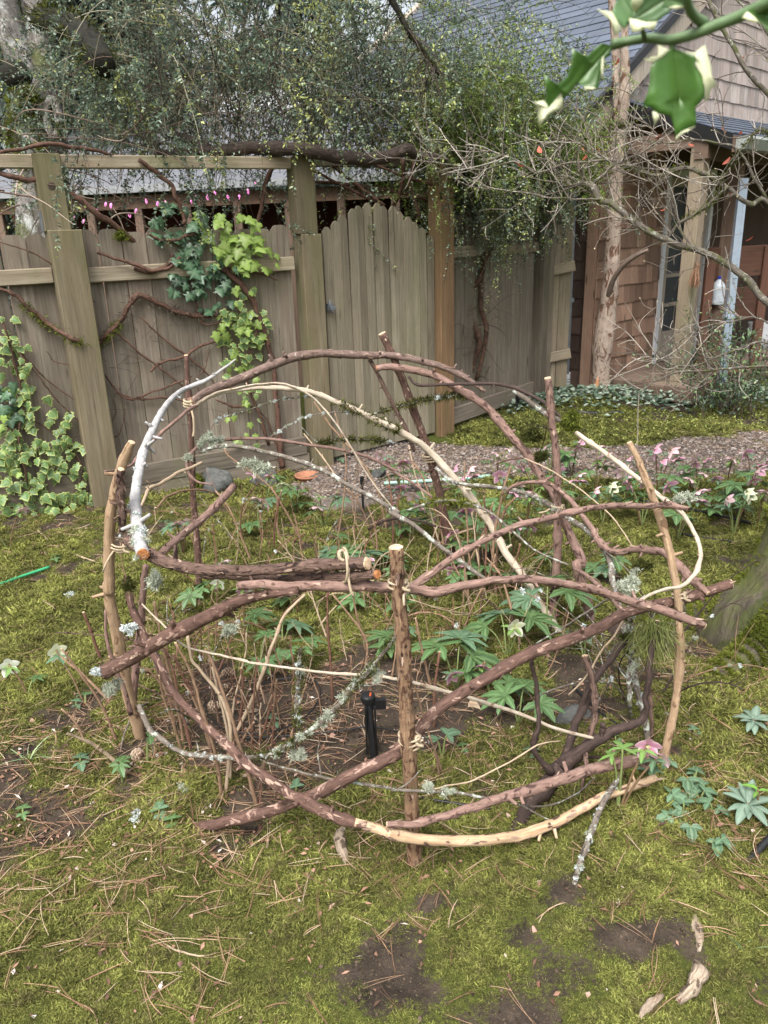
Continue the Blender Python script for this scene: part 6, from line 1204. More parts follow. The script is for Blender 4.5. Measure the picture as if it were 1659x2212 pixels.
stems_thing('clump of straw brown pruned stems inside the left of the dome', [
    ('C', [(785, 1190), (770, 1050), (740, 930), (690, 780), (640, 600), (560, 440)], 20, TW1, -.05), ('C', [(960, 1235), (920, 1080), (870, 930), (820, 760), (740, 540), (705, 470)], 20, TW1, .05), ('C', [(800, 1180), (830, 900), (790, 720), (690, 590), (640, 520), (618, 400)], 20, TW3, .1),
    ('C', [(600, 930), (570, 760), (520, 560), (480, 380), (455, 240)], 16, TW1, .05), ('C', [(640, 960), (590, 760), (540, 560), (508, 465)], 16, TW2, .1), ('C', [(695, 795), (640, 680), (590, 600), (550, 495)], 14, TW2, 0), ('C', [(840, 890), (920, 760), (1000, 560), (1040, 440), (1100, 300), (1195, 205)], 20, TW3, .15), ('C', [(870, 840), (890, 680), (882, 565)], 15, TW2, 0), ('C', [(930, 960), (945, 700), (960, 515)], 12, TW2, .05),
    ('C', [(820, 1090), (850, 980), (900, 900), (945, 830)], 13, TW1, 0), ('C', [(600, 1000), (560, 870), (505, 720), (480, 600)], 14, TW1, 0), ('C', [(740, 1000), (720, 900), (640, 700), (600, 640)], 14, TW1, .1), ('C', [(830, 1110), (820, 900), (770, 700), (740, 560)], 15, TW3, .05), ('C', [(560, 860), (520, 700), (430, 580), (380, 560)], 12, TW1, 0)], fill=[(540, 1600, 70, 60, 16, 0.12, 0.42)])
stems_thing('outer spray of cut brown stems leaning left beyond the left stake', [
    ('C', [(275, 920), (200, 750), (110, 620), (0, 470)], 15, TW1, -.05), ('C', [(200, 530), (150, 400), (108, 290)], 18, TW2, -.02), ('C', [(260, 740), (120, 610), (0, 510)], 16, TW1, .05), ('C', [(350, 1075), (200, 970), (110, 920), (30, 885)], 20, TW3, -.1), ('C', [(115, 915), (70, 830), (0, 765)], 14, TW1, 0)])
stems_thing('bundle of straw stems fanning up behind the front stake', [
    ('B', [(330, 1090), (270, 900), (210, 760), (180, 620)], 9, TW3, .3), ('B', [(340, 1090), (320, 980), (240, 760), (190, 690)], 10, TW1, .2), ('B', [(350, 1080), (400, 1020), (560, 970), (650, 905)], 10, TW3, .0), ('B', [(390, 1280), (440, 1170), (520, 1010), (560, 880)], 12, TW1, .0), ('B', [(520, 1290), (530, 1050), (520, 850)], 12, TW2, .05), ('B', [(575, 1300), (560, 1100), (590, 900), (620, 780), (640, 715)], 15, TW1, .05), ('B', [(655, 1300), (660, 1180), (682, 1065)], 10, TW2, 0), ('B', [(560, 1260), (600, 950), (660, 855)], 13, TW1, .0),
    ('B', [(110, 1080), (105, 900), (88, 745)], 10, TW2, .1), ('B', [(40, 1150), (30, 1000), (-5, 890)], 10, TW1, .1), ('B', [(155, 1060), (130, 900), (150, 815)], 9, TW2, .1), ('B', [(480, 1300), (450, 1100), (440, 900), (430, 690)], 9, TW1, .2), ('B', [(700, 1290), (760, 1180), (840, 1050)], 8, TW1, 0)], fill=[(1000, 1330, 90, 50, 20, 0.15, 0.5)])
stems_thing('loose straw stems behind the rough rail in the middle of the dome', [
    ('A', [(1210, 1190), (1100, 1000), (1010, 870), (830, 740), (800, 690)], 11, TW1, .1), ('A', [(1040, 1210), (1050, 1050), (1080, 900)], 12, TW2, 0), ('A', [(1130, 1190), (1140, 1150), (1195, 1110)], 11, TW2, 0), ('A', [(945, 1270), (830, 1000), (755, 900)], 10, TW1, .1), ('A', [(1390, 890), (1300, 760), (1190, 620)], 9, TW3, .2), ('A', [(1600, 1090), (1540, 870), (1440, 720), (1320, 580), (1240, 465)], 10, TW1, .2), ('A', [(1340, 1210), (1390, 900), (1390, 700), (1340, 510)], 9, TW1, .2), ('A', [(1100, 1180), (1060, 1080), (1060, 950), (1030, 880)], 11, TW1, .1), ('A', [(1390, 1230), (1560, 1090)], 8, TW3, 0), ('A', [(1550, 1200), (1480, 1000), (1400, 890)], 10, TW1, 0), ('A', [(1620, 1000), (1615, 900), (1590, 880)], 9, TW2, 0)], fill=[(640, 1250, 110, 45, 18, 0.15, 0.45)])
stems_thing('few slim red brown stems standing right of the big palm shaped leaf', [
    ('C', [(1330, 730), (1320, 500), (1305, 350), (1305, 185)], 15, TW2, .0), ('C', [(1025, 960), (1050, 790)], 13, TW2, 0), ('C', [(1500, 480), (1450, 300), (1430, 200)], 12, TW1, 0), ('C', [(1480, 600), (1500, 440), (1400, 290), (1330, 200)], 11, TW1, .1), ('E', [(270, 720), (275, 560), (295, 410)], 15, TW2, .0), ('E', [(320, 930), (240, 720), (200, 580), (180, 520)], 9, TW1, 0), ('E', [(265, 560), (230, 440), (195, 270)], 12, TW1, 0), ('E', [(640, 400), (600, 260), (550, 100), (490, 20)], 12, TW1, .2), ('E', [(720, 520), (790, 400), (830, 250)], 7, TW1, 0), ('E', [(440, 240), (400, 150), (340, 20)], 10, TW1, .1), ('E', [(295, 945), (285, 860), (250, 760)], 9, TW1, 0)], fill=[(760, 1480, 80, 60, 10, 0.12, 0.35)])
def wiry(label, cx, cy, rx, ry, n, h0, h1, seed, mats, lich=0):
    """a shrub of thin criss-crossing twigs, each main twig a part of its own"""
    rr = random.Random(seed); q = np.random.default_rng(seed); b = G(cx, cy); th = thing('wiry_shrub', label, 'shrub', b)
    for k in range(n):
        g = G(cx+rr.gauss(0, rx), cy+rr.gauss(0, ry)); D = np.array([[rr.gauss(0, .75), rr.gauss(0, .5), 1.0]]); P = grow(g[None]-np.array([0, 0, .02]), D, np.array([rr.uniform(h0, h1)]), 12, rr.choice((.02, .15, .4)), .3, q)[0]; w = rr.uniform(.0022, .0042)
        mb = MB(); C, RR, T = tube(mb, P, np.linspace(w, w*.5, 12), 6, 2, .15, rr.randrange(999), True, .9)
        for j in range(rr.randrange(2, 6)):
            i = rr.randrange(5, len(C)-1); e = np.array([rr.gauss(0, 1), rr.gauss(0, .7), rr.gauss(.4, .6)])+T[i]*.6; P2 = grow(C[i][None], e[None], np.array([rr.uniform(.05, .22)]), 8, .05, .4, q)[0]; tube(mb, P2, np.linspace(RR[i]*.7, .0007, 8), 5, 1, .1, j)
        o = child('twig', mb, rr.choice(mats), th, True)
        for j in range(rr.randrange(0, lich+1)): i = rr.randrange(4, len(C)); link('lichen_tuft', rr.choice(LTUFT+LFLAT+MTUFT), o, C[i]-b, (rr.uniform(-1, 1), 0, rr.uniform(0, 6)), rr.uniform(.008, .018))
    return th
wiry('wiry tangle of thin brown and lichened twigs inside the left of the dome', 400, 1480, 60, 60, 24, .25, .75, 1, (B_TWIG, B_TWIGR, B_LICH, B_ROUGH), 3)
wiry('wiry tangle of thin twigs at the very centre of the dome', 740, 1330, 110, 50, 24, .25, .7, 2, (B_TWIG, B_TWIGR, B_TWIGP), 1)
wiry('wiry lichened twigs crowding round the right stake', 1370, 1470, 55, 60, 22, .25, .75, 3, (B_LICH, B_LICH, B_TWIG, B_DARK), 4)
wiry('wiry bare twigs behind the slender fork right of centre', 1090, 1290, 90, 30, 18, .25, .65, 4, (B_TWIG, B_TWIGP, B_ROUGH), 1)
wiry('wiry twigs against the back left stake under the pale arch', 560, 1190, 100, 30, 18, .25, .7, 5, (B_LICH, B_TWIG, B_TWIGR), 3)
# the gnarled dark stump at the right
gn = thing('gnarled_shrub', 'gnarled dark pruned shrub stump inside the right of the dome', 'shrub', G(1110, 1800))
for k, seg in enumerate([[(598, 1170, 1.78, 56), (660, 1060, None, 64), (720, 985, 1.9, 66), (790, 905, 2.0, 76), (860, 842, None, 60), (950, 780, 2.0, 44), (1040, 730, None, 40), (1140, 690, 2.05, 32), (1152, 600, None, 24), (1162, 500, 2.05, 26), (1178, 395, None, 22), (1200, 280, 2.1, 16)],
        [(820, 860, 2.02, 40), (850, 740, None, 32), (890, 640, 2.1, 32), (930, 540, None, 28), (1000, 450, 2.2, 26), (1060, 370, None, 26), (1100, 330, 2.25, 20)], [(880, 830, 2.0, 34), (935, 720, None, 24), (942, 620, 2.05, 26), (920, 520, None, 24), (898, 425, 2.1, 26)], [(760, 915, 1.95, 26), (692, 825, None, 20), (702, 740, 1.95, 20), (702, 600, None, 20), (682, 480, 2.0, 18), (673, 432, None, 14)],
        [(800, 880, 2.02, 30), (838, 760, None, 24), (880, 640, 2.1, 22), (920, 560, None, 18)], [(950, 790, 2.0, 22), (975, 740, None, 24), (972, 705, 2.0, 16)], [(900, 830, 1.97, 20), (905, 880, None, 16), (880, 1020, 1.9, 10), (883, 1130, None, 6)], [(860, 845, 2.0, 20), (920, 850, None, 16), (970, 855, 2.05, 12)], [(1060, 380, 2.25, 36), (1080, 400, None, 40), (1105, 412, 2.25, 20)]]):
    P, R = trace(('E', seg)); mb = MB(); C, RR, T = tube(mb, P, R, 12, 6, .22, 300+k, True, .9, .015); o = child('stem', mb, [B_DARK, B_DARK, B_ROUGH, B_DARK, B_DARK, B_DARK, B_ROUGH, B_DARK, B_DARK][k], gn, True)
    if k in (0, 2, 3): m = MB(); cutdisc(m, C[-1], T[-1], RR[-1], k, .1); child('cut_end', m, CUTP, o, False, None, np.array(gn.location))
for x, y, s in [(1065, 350, .03), (1190, 300, .03)]: link('moss_tuft', MTUFT[0], gn, trace(('E', [(x, y, 2.15, 1)]))[0][0]-np.array(gn.location), None, s)
# hanging green lichen on the right, pale lichen clumps
def lichen_hang(label, crop, x, y, Y, l, w, n, seed):
    q = np.random.default_rng(seed); c = trace((crop, [(x, y, Y, 1)]))[0][0]; P = c+np.column_stack([q.normal(0, w, n), q.normal(0, w*.5, n), q.uniform(-.01, .01, n)]); PP = grow(P, q.normal(size=(n, 3))*np.array([.35, .35, .1])+np.array([0, 0, -1]), l*q.uniform(.4, 1.1, n), 9, .1, .5, q); V, F = multitube(PP, np.linspace(1, .5, 9)[None]*.0011*np.ones((n, 1)), 3)
    o = link('hanging_lichen', bigmesh('hanging_lichen', V-c, F, HANGL, dict(v=np.repeat(q.random(n), 27))), None, c); return tag(o, label, 'lichen', 'lichen hanging in the dome')
lichen_hang('yellow green beard of lichen hanging by the right stake', 'E', 1200, 290, 2.1, .16, .022, 260, 1)
lichen_hang('short green lichen beard left of the longer one', 'E', 1165, 300, 2.12, .09, .018, 120, 2)
def lichen_ball(label, crop, x, y, Y, size, mats, seed):
    c = trace((crop, [(x, y, Y, 1)]))[0][0]
    if Y == 'g': c = G(*cvt(crop, x, y), size*.35)
    q = random.Random(seed); o = link('lichen_clump', mats[seed % len(mats)], None, c, (q.uniform(-.3, .3), 0, q.uniform(0, 6)), size); tag(o, label, 'lichen', 'lichen clumps')
    for k in range(4): link('lichen_tuft', mats[(seed+k) % len(mats)], o, (q.uniform(-.9, .9), q.uniform(-.5, .5), q.uniform(-.5, .5)), (q.uniform(-1, 1), q.uniform(-1, 1), q.uniform(0, 6)), q.uniform(.5, .9))
    return o
for a in [('pale frilly lichen clump on the twigs at the back left', 'A', 715, 645, 3.2, .035, LTUFT, 1), ('soft grey lichen clump above the dark rock', 'A', 960, 780, 3.0, .055, LTUFT, 2), ('pale round lichen clump under the left brace', 'C', 825, 370, 2.2, .032, LTUFT, 3), ('frilly lichen clump by the left stake below the brace end', 'C', 245, 660, 2.1, .032, LTUFT, 4), ('lichen clump under the orange cut end', 'C', 450, 130, 2.1, .035, LTUFT, 5), ('white flaky lichen lying on the moss at the left front', 'C', 375, 1310, 'g', .026, LFLAT, 6), ('grey lichen tuft lying left of the low brace', 'C', 605, 1175, 'g', .026, LTUFT, 7), ('white lichen flake under the pink rail at the right front', 'E', 805, 1000, 'g', .018, LFLAT, 8), ('pale lichen clump at the mossy stick beside the front stake', 'C', 1540, 590, 1.87, .028, LTUFT, 9), ('pale lichen cluster beside the right stake crossing', 'E', 1075, 150, 2.2, .045, LTUFT, 10), ('faint lichen clump among flowers beyond the right stake', 'B', 1425, 855, 3.0, .045, LTUFT, 11), ('white lichen flake on the ground far right', 'E', 1625, 410, 'g', .03, LFLAT, 12), ('grey lichen piece among moss left of the left stake', 'C', 45, 215, 'g', .03, LFLAT, 13), ('lichen tuft low at the left stake', 'C', 330, 370, 2.2, .03, LFLAT, 14), ('lichen tuft where the low sticks cross', 'C', 1150, 990, 1.88, .026, LTUFT, 15), ('lichen clump beside the front stake low on the twig', 'E', 240, 970, 1.66, .022, LTUFT, 16), ('white lichen tuft at the end of the left brace', 'C', 170, 580, 2.08, .024, LFLAT, 17), ('dark moss lump on the reddish arch', 'B', 735, 580, 3.25, .05, MTUFT, 18), ('dark moss lump lower on the reddish arch', 'B', 785, 670, 3.2, .045, MTUFT, 19), ('bright moss clump on the pole end at the right back', 'B', 915, 525, 3.1, .06, GTUFT, 20), ('dark moss lump hanging on the left twigs', 'C', 330, 160, 2.2, .03, MTUFT, 21), ('moss lump at the right twig crossing', 'E', 1140, 60, 2.3, .03, MTUFT, 22)]: lichen_ball(*a)

# ================================================================== hellebores
HEL = leafmat('hellebore_leaf', (.055, .125, .042), (.1, .17, .06), (.2, .3, .13), .4, .5, .35, .2)
HELB = leafmat('hellebore_blue_leaf', (.07, .14, .075), (.11, .18, .1), (.2, .3, .18), .45, .4, .3, .2)
SEP = leafmat('young_green_leaf', (.14, .25, .06), None, (.24, .36, .14), .45, .4, .3, .3)
PET_P = leafmat('pink_petal', (.68, .36, .48), (.78, .54, .6), (.5, .2, .32), .5, .3, .3, .35)
PET_L = leafmat('pale_pink_petal', (.78, .6, .62), (.72, .42, .5), (.5, .45, .3), .5, .3, .25, .35)
PET_C = leafmat('cream_petal', (.72, .74, .52), (.8, .8, .66), (.5, .58, .28), .5, .3, .2, .35)
PET_W = leafmat('white_petal', (.8, .82, .74), None, (.6, .68, .4), .5, .3, .12, .35)
STG = plain('green_stem', (.16, .2, .07), .5, .3, 0, .3, 60); STR = plain('reddish_green_stem', (.14, .09, .05), .5, .3, 0, .3, 60)
def palmate(name, mat, n, size, seed, wid=.34, spread=2.3, droop=.25, ser=True):
    q = random.Random(seed); mb = MB()
    for k in range(n):
        a = (k-(n-1)/2)/(max(1, (n-1)/2))*spread; L = size*(1-.28*abs(k-(n-1)/2)/((n-1)/2+.01))*q.uniform(.92, 1.08); W = L*wid*q.uniform(.9, 1.1); M = 8; V = []; E = []; N_ = []; dz = q.uniform(.7, 1.3)*droop
        for i in range(M):
            t_ = i/(M-1); w = W*.5*(math.sin(math.pi*t_**.8)**.75 if 0 < t_ < 1 else .02)*(1+(.12*(-1)**i if ser and t_ > .4 else 0)); y = t_*L; z = -dz*L*t_*t_+.12*L*t_
            for sx in (-1, -.5, 0, .5, 1): V.append((sx*w, y, z+abs(sx)*w*.3)); E.append(abs(sx)); N_.append(1.0 if sx == 0 else 0.0)
        V = np.array(V); c, s = math.cos(a), math.sin(a); V = np.column_stack([V[:, 0]*c+V[:, 1]*s, -V[:, 0]*s+V[:, 1]*c, V[:, 2]])
        mb.add(V, [(i*5+j, i*5+j+1, i*5+j+6, i*5+j+5) for i in range(M-1) for j in range(4)], edge=np.array(E), vein=np.array(N_))
    return mb.mesh(name, mat, True)
LEAF7 = [palmate('leaf', HEL, 7, 1., 1), palmate('leaf', HEL, 6, 1., 2, .38, 2.0), palmate('leaf', HELB, 7, 1., 3, .34, 2.2), palmate('leaf', HEL, 5, 1., 4, .42, 1.9)]
TRI = [palmate('leaf', HELB, 3, 1., 5, .6, 1.5, .2), palmate('leaf', HEL, 3, 1., 6, .62, 1.45, .2)]
BRACT = [palmate('bract', SEP, 4, 1., 7, .36, 1.9, .3), palmate('bract', HELB, 4, 1., 8, .38, 1.9, .3)]
def petal_mesh(mat, seed):
    q = random.Random(seed); V = []; E = []; N_ = []; M = 6
    for i in range(M):
        t_ = i/(M-1); w = .36*math.sin(math.pi*(.12+.83*t_))**.6*(1-.45*max(0, t_-.75)/.25); y = .06+t_*.92; z = -.42*t_**1.6
        for sx in (-1, 0, 1): V.append((sx*w, y, z+abs(sx)*.05)); E.append(abs(sx)*.8+.2*t_); N_.append((1 if sx == 0 else .0)*(1-t_))
    return MB().add(V, [(i*3+j, i*3+j+1, i*3+j+4, i*3+j+3) for i in range(M-1) for j in range(2)], edge=np.array(E), vein=np.array(N_)).mesh('petal', mat, True)
PETM = dict(p=petal_mesh(PET_P, 1), l=petal_mesh(PET_L, 2), c=petal_mesh(PET_C, 3), w=petal_mesh(PET_W, 4))
STAM = MB(); 
for k in range(9): a = k*.7; tube(STAM, [(0, 0, 0), (.07*math.cos(a), .07*math.sin(a), -.12), (.14*math.cos(a), .14*math.sin(a), -.2)], [.014, .012, .03], 4, 1, 0)
STAMM = STAM.mesh('stamens', plain('stamens', (.6, .58, .3), .6), True)
def flower(parent, p, size, kind, rr, nod=1.9, az=None):
    """p local; five petals; nod = tilt of the face from straight up"""
    az = rr.uniform(0, 6.28) if az is None else az
    f = link('flower', STAMM, parent, p, (nod, 0, az)); f.scale = (size, size, -size)
    # petals are sub-parts of the flower; seen face or back
    for k in range(5): link('petal', PETM[kind], f, (0, 0, 0), (0, 0, k*1.2566+rr.uniform(-.08, .08)), rr.uniform(.9, 1.08))
    return f
def hellebore(label, base, leaves, flowers, seed, group=None, cat='flower'):
    """leaves: (azimuth, reach, height, size, mesh); flowers: (dx, dy, height, size, kind, nod, az)"""
    rr = random.Random(seed); th = thing('hellebore', label, cat, base, group)
    for az, reach, h, size, me in leaves:
        top = np.array([math.cos(az)*reach, math.sin(az)*reach, h]); mb = MB(); tube(mb, [(0, 0, -.01), top*.5+np.array([0, 0, h*.2]), top], [.004, .0032, .0025], 6, 4, .05, seed); link('leaf_stalk', mb.mesh('leaf_stalk', STG, True), th)
        link('leaf', me, th, top, (rr.uniform(-.25, .25)-.15, rr.uniform(-.25, .25), az-math.pi/2+rr.uniform(-.2, .2)), size)
    for dx, dy, h, size, kind, nod, az in flowers:
        top = np.array([dx, dy, h]); mb = MB(); hook = top+np.array([-.01*math.sin(az or 0), .01, .015]); tube(mb, [(0, 0, -.01), top*np.array([.4, .4, .55]), top*np.array([.85, .85, .93]), hook, top], [.004, .0035, .003, .0025, .002], 6, 4, .05, seed)
        s = link('flower_stem', mb.mesh('flower_stem', STR if rr.random() < .5 else STG, True), th)
        flower(th, top-np.array([0, 0, .002]), size, kind, rr, nod, az)
        link('bract', rr.choice(BRACT), th, top*np.array([.85, .85, .93]), (rr.uniform(-.3, .3), rr.uniform(-.3, .3), rr.uniform(0, 6)), size*1.4)
    return th
# variants copied through the crowded bed on the right
def rand_hell(seed, kind, nl, nf, lab, base=(0, 0, 0), big=1.0, grp=None, hf=(.2, .32)):
    rr = random.Random(seed)
    return hellebore(lab, base, [(rr.uniform(0, 6.28), rr.uniform(.04, .12), rr.uniform(.07, .2), rr.uniform(.085, .13)*big, rr.choice(LEAF7)) for _ in range(nl)], [(rr.uniform(-.1, .1), rr.uniform(-.1, .06), rr.uniform(*hf), rr.uniform(.042, .054)*big, rr.choice(kind), rr.uniform(1.9, 2.7), rr.uniform(-1, 1)) for _ in range(nf)], seed, grp)
BED = [(880, 1050, 0), (945, 1075, 1), (1000, 1080, 2), (870, 1130, 3), (940, 1150, 0), (1075, 1010, 1), (1005, 1210, 3), (1090, 1120, 2), (1150, 1060, 0), (1190, 1010, 4), (1140, 1140, 1), (1230, 1075, 2), (1240, 1000, 0), (1290, 1040, 1), (1300, 1105, 4), (1345, 1055, 3), (1380, 1110, 0), (1420, 1060, 2), (1480, 1080, 1), (1500, 1040, 0), (1470, 1140, 2), (1540, 1090, 3), (1560, 1040, 1), (1600, 1085, 0), (1620, 1050, 2), (1585, 1130, 4), (1640, 1110, 1)]
bedlab = ['pink flowered hellebore in the crowded bed behind the right stakes', 'pale pink hellebore in the crowded bed behind the right stakes', 'mixed pink hellebore in the crowded bed behind the right stakes', 'leafy pink hellebore in the crowded bed behind the right stakes', 'cream and pink hellebore in the crowded bed behind the right stakes']
protos = [rand_hell(11, 'pl', 3, 3, bedlab[0]), rand_hell(12, 'l', 2, 3, bedlab[1]), rand_hell(13, 'plp', 3, 4, bedlab[2]), rand_hell(14, 'p', 5, 2, bedlab[3]), rand_hell(15, 'cl', 3, 3, bedlab[4])]
BEDL = ['beside the back centre stake nearest the gravel', 'right of the twine on the back centre stake', 'below the end of the pale green hose', 'behind the foot of the back centre stake', 'under the mossy twig right of the dome centre', 'left of the moss lumps on the reddish arch', 'low between the pale arch and the reddish arch', 'beside the bright moss cushion', 'just left of the back right stake', 'close to the gravel beside the back right stake', 'under the slender fork near the back right stake', 'in front of the gravel, below the bleached branch start', 'at the gravel edge left of the right stake top', 'left of the right stake top, under the bleached branch', 'under the bleached branch, lower row', 'directly behind the right stake top', 'behind the tip of the slender fork', 'right of the right stake top', 'in the bed above the bleached loop', 'at the gravel edge above the bleached loop', 'just outside the bleached loop', 'in the middle of the bed right of the loop', 'at the gravel edge near the right of the bed', 'near the right end of the bed, middle row', 'far right of the bed, back row', 'far right of the bed, front row by the mossy tree', 'rightmost of the bed at the picture edge']
BEDK = ['pink flowered hellebore ', 'pale pink hellebore ', 'many flowered pink hellebore ', 'leafy pink hellebore ', 'cream and pink hellebore ']
used = set(); rr = random.Random(8)
for (x, y, k), wh in zip(BED, BEDL):
    o = protos[k] if k not in used else copy_tree(protos[k]); used.add(k)
    g = G(x+random.uniform(-8, 8), y+28); o.location = tuple(g); o.rotation_euler[2] = rr.uniform(-.9, .9); s_ = rr.uniform(.85, 1.2); o.scale = (s_, s_, s_*rr.uniform(.9, 1.1)); o['group'] = 'hellebores flowering behind the dome'; o['label'] = BEDK[k]+wh
# single plants inside the dome
for a in [((575, 1090), 21, 'p', 2, 2, 'pink hellebore beside the terracotta saucer'), ((640, 1110), 22, 'cl', 3, 3, 'cream and pink hellebore between rock and terracotta saucer'), ((700, 1140), 23, 'cl', 3, 3, 'pale hellebore group above the big blue green leaf'), ((560, 1150), 24, 'l', 2, 2, 'pale pink hellebore left of the big blue green leaf'), ((395, 1200), 25, 'l', 2, 3, 'pale pink hellebore behind the left arch foot'), ((1060, 1190), 26, 'p', 3, 2, 'single pink hellebore behind the slender fork'), ((1105, 1200), 27, 'p', 3, 2, 'pink hellebore with long leaves beneath the slender fork'), ((455, 1310), 28, 'wl', 2, 2, 'white and pink hellebore under the rough rail'), ((640, 1330), 29, 'p', 2, 2, 'pink hellebore hanging under the pinkish rail'), ((800, 1320), 30, 'p', 2, 1, 'pink hellebore just left of the front stake'), ((1005, 1290), 31, 'p', 3, 2, 'pink hellebore low behind the slender fork base'), ((530, 1380), 32, 'p', 2, 1, 'small pink hellebore below the left brace'), ((20, 1190), 33, 'l', 1, 1, 'pale pink hellebore at the left edge of the yard')]:
    (x, y), sd, kd, nl, nf, lab = a; rand_hell(sd, kd, nl, nf, lab, G(x, y), .95, 'hellebores flowering inside the dome', (.14, .24))
def planted(label, x, y, hz, leaves, flowers, seed, **k): return hellebore(label, G(x, y), leaves, flowers, seed, 'hellebores flowering inside the dome', **k)
planted('big palm shaped hellebore leaf lying open at the dome centre', 660, 1450, 0, [(1.2, .03, .12, .105, LEAF7[1]), (-1.9, .03, .115, .085, LEAF7[1])], [], 41)
planted('large blue green hellebore leaf spread under the rails', 745, 1260, 0, [(.5, .08, .14, .19, LEAF7[2]), (2.6, .08, .12, .15, LEAF7[2]), (1.6, .05, .14, .16, LEAF7[3])], [], 42)
planted('green hellebore with pink flowers right of the front stake', 985, 1490, 0, [(.2, .06, .14, .17, LEAF7[3]), (2.4, .08, .16, .16, LEAF7[0]), (1.3, .1, .17, .15, LEAF7[2]), (-.6, .05, .1, .1, LEAF7[1])], [(-.02, -.06, .105, .04, 'p', 2.0, .5), (.1, -.05, .13, .036, 'p', 2.2, -.4), (.1, -.06, .09, .036, 'p', 2.0, .2)], 43)
planted('leafy hellebore with cream flower under the pinkish rail', 1095, 1420, 0, [(.3, .1, .16, .17, LEAF7[0]), (1.7, .1, .15, .15, LEAF7[2]), (2.8, .09, .13, .13, LEAF7[3])], [(.02, -.05, .17, .045, 'c', 1.6, .3)], 44)
planted('broad leaved hellebore right of the pale arch foot', 1180, 1370, 0, [(.1, .08, .2, .17, LEAF7[0]), (1.4, .08, .22, .16, LEAF7[3]), (3., .08, .17, .14, LEAF7[2])], [], 45)
planted('cream hellebore flower near the dark stump stems', 1262, 1425, 0, [(2.0, .05, .08, .08, LEAF7[0])], [(0, 0, .11, .04, 'c', 2.0, .2)], 46)
planted('cream hellebore leaning out left beyond the left stake', 185, 1525, 0, [(1.8, .03, .03, .05, TRI[1])], [(-.12, .1, .18, .042, 'c', 1.5, .8)], 47)
planted('white hellebore flower at the left edge beside the cream one', 60, 1500, 0, [(1.0, .04, .05, .06, LEAF7[0])], [(-.06, .02, .12, .042, 'w', 1.6, .5)], 48)
planted('pink hellebore with green leaves on the right front rail', 1335, 1760, 0, [(2.6, .03, .20, .055, BRACT[0]), (1.4, .02, .22, .06, BRACT[0])], [(.085, .04, .215, .042, 'p', 1.7, -.2), (.12, .03, .185, .04, 'l', 2.1, -.6)], 49)
planted('low five part hellebore leaf at the left front', 265, 1690, 0, [(1.57, .01, .075, .055, LEAF7[3]), (-1.2, .01, .075, .045, LEAF7[3])], [], 50)
planted('small hellebore leaf against the left stake foot', 318, 1650, 0, [(.4, .02, .1, .055, TRI[1])], [], 51)
planted('small leaves poking up by the low brace', 640, 1720, 0, [(1.5, .01, .03, .04, TRI[0])], [], 52)
planted('small pointed leaves behind the twine low on the front stake', 955, 1640, 0, [(.5, .02, .09, .055, TRI[0]), (2.5, .02, .07, .045, TRI[0])], [], 53)
for k, (x, y, sd) in enumerate([(480, 1290, 1), (610, 1390, 2), (900, 1330, 3), (1150, 1300, 4), (830, 1250, 5), (560, 1450, 6), (1060, 1500, 7), (1200, 1240, 8), (1320, 1250, 9), (700, 1210, 10), (1120, 1560, 11), (880, 1420, 12)]):
    rr = random.Random(sd); planted('leafy hellebore without flowers '+['under the rough rail at its left', 'just above the big palm shaped leaf', 'right behind the front stake top', 'behind the pinkish arching rail', 'above the orange cut rail end', 'left of the big palm shaped leaf', 'under the long front brace', 'between back right stake and S curved branch', 'inside the looping bleached branch', 'left of the large blue green leaf', 'left of the dark stump', 'beside the front stake at mid height'][k], x, y, 0, [(rr.uniform(0, 6.28), rr.uniform(.04, .1), rr.uniform(.06, .14), rr.uniform(.07, .12), rr.choice(LEAF7)) for _ in range(rr.randrange(2, 5))], [], 200+k)
# trifoliate seedlings on the moss
sl_ = [(175, 1660, .05, 'left of the low hellebore leaf'), (50, 1765, .035, 'at the far left of the moss'), (345, 1770, .045, 'behind the white lichen flake'), (372, 1790, .04, 'right of the white lichen flake'), (165, 1530, .035, 'under the cream hellebore'), (1000, 1625, .03, 'right of the front stake'), (1150, 1640, .045, 'under the thin bleached stick'), (1330, 1605, .03, 'behind the right stake'), (590, 1570, .04, 'in the needle bed at the dome centre'), (1345, 1730, .04, 'under the pink flower at the right'), (1500, 1590, .03, 'beyond the right stake'), (1100, 930, .05, 'beside the path lamp'), (735, 1000, .06, 'at the gate foot'), (120, 1215, .05, 'beside the green hose')]
for k, (x, y, s, w) in enumerate(sl_): hellebore('small three leaved seedling '+w, G(x, y), [(1.57, .01, s*.7, s, TRI[k % 2]), (-1.0, .008, s*.5, s*.8, TRI[k % 2])], [], 60+k, 'seedlings in the moss', 'seedling')
PATL = ['at its upper left', 'second from the left at its top edge', 'at its top, right of the stake foot', 'at its upper right', 'in its centre left', 'in its right middle under the rosette', 'just below its centre', 'at its right end beside the big rosette', 'at its lower left', 'in its lower middle', 'alone as the lowest of the patch', 'nearest the pink flower on the rail', 'in its centre right', 'right of its centre, left of the rosette']
for k, (x, y, s) in enumerate([(1385, 1665, .045), (1420, 1690, .05), (1455, 1660, .04), (1480, 1700, .05), (1440, 1735, .05), (1510, 1735, .05), (1475, 1765, .05), (1540, 1760, .045), (1450, 1780, .04), (1490, 1800, .045), (1545, 1830, .05), (1400, 1630, .04), (1500, 1690, .04), (1525, 1720, .04)]): hellebore('three leaved plant of the right front patch, '+PATL[k], G(x, y), [(1.57+k, .015, s*.8, s, TRI[0]), (k*1.7, .012, s*.6, s*.9, TRI[0])], [], 80+k, 'grey green patch at the right front', 'plant')
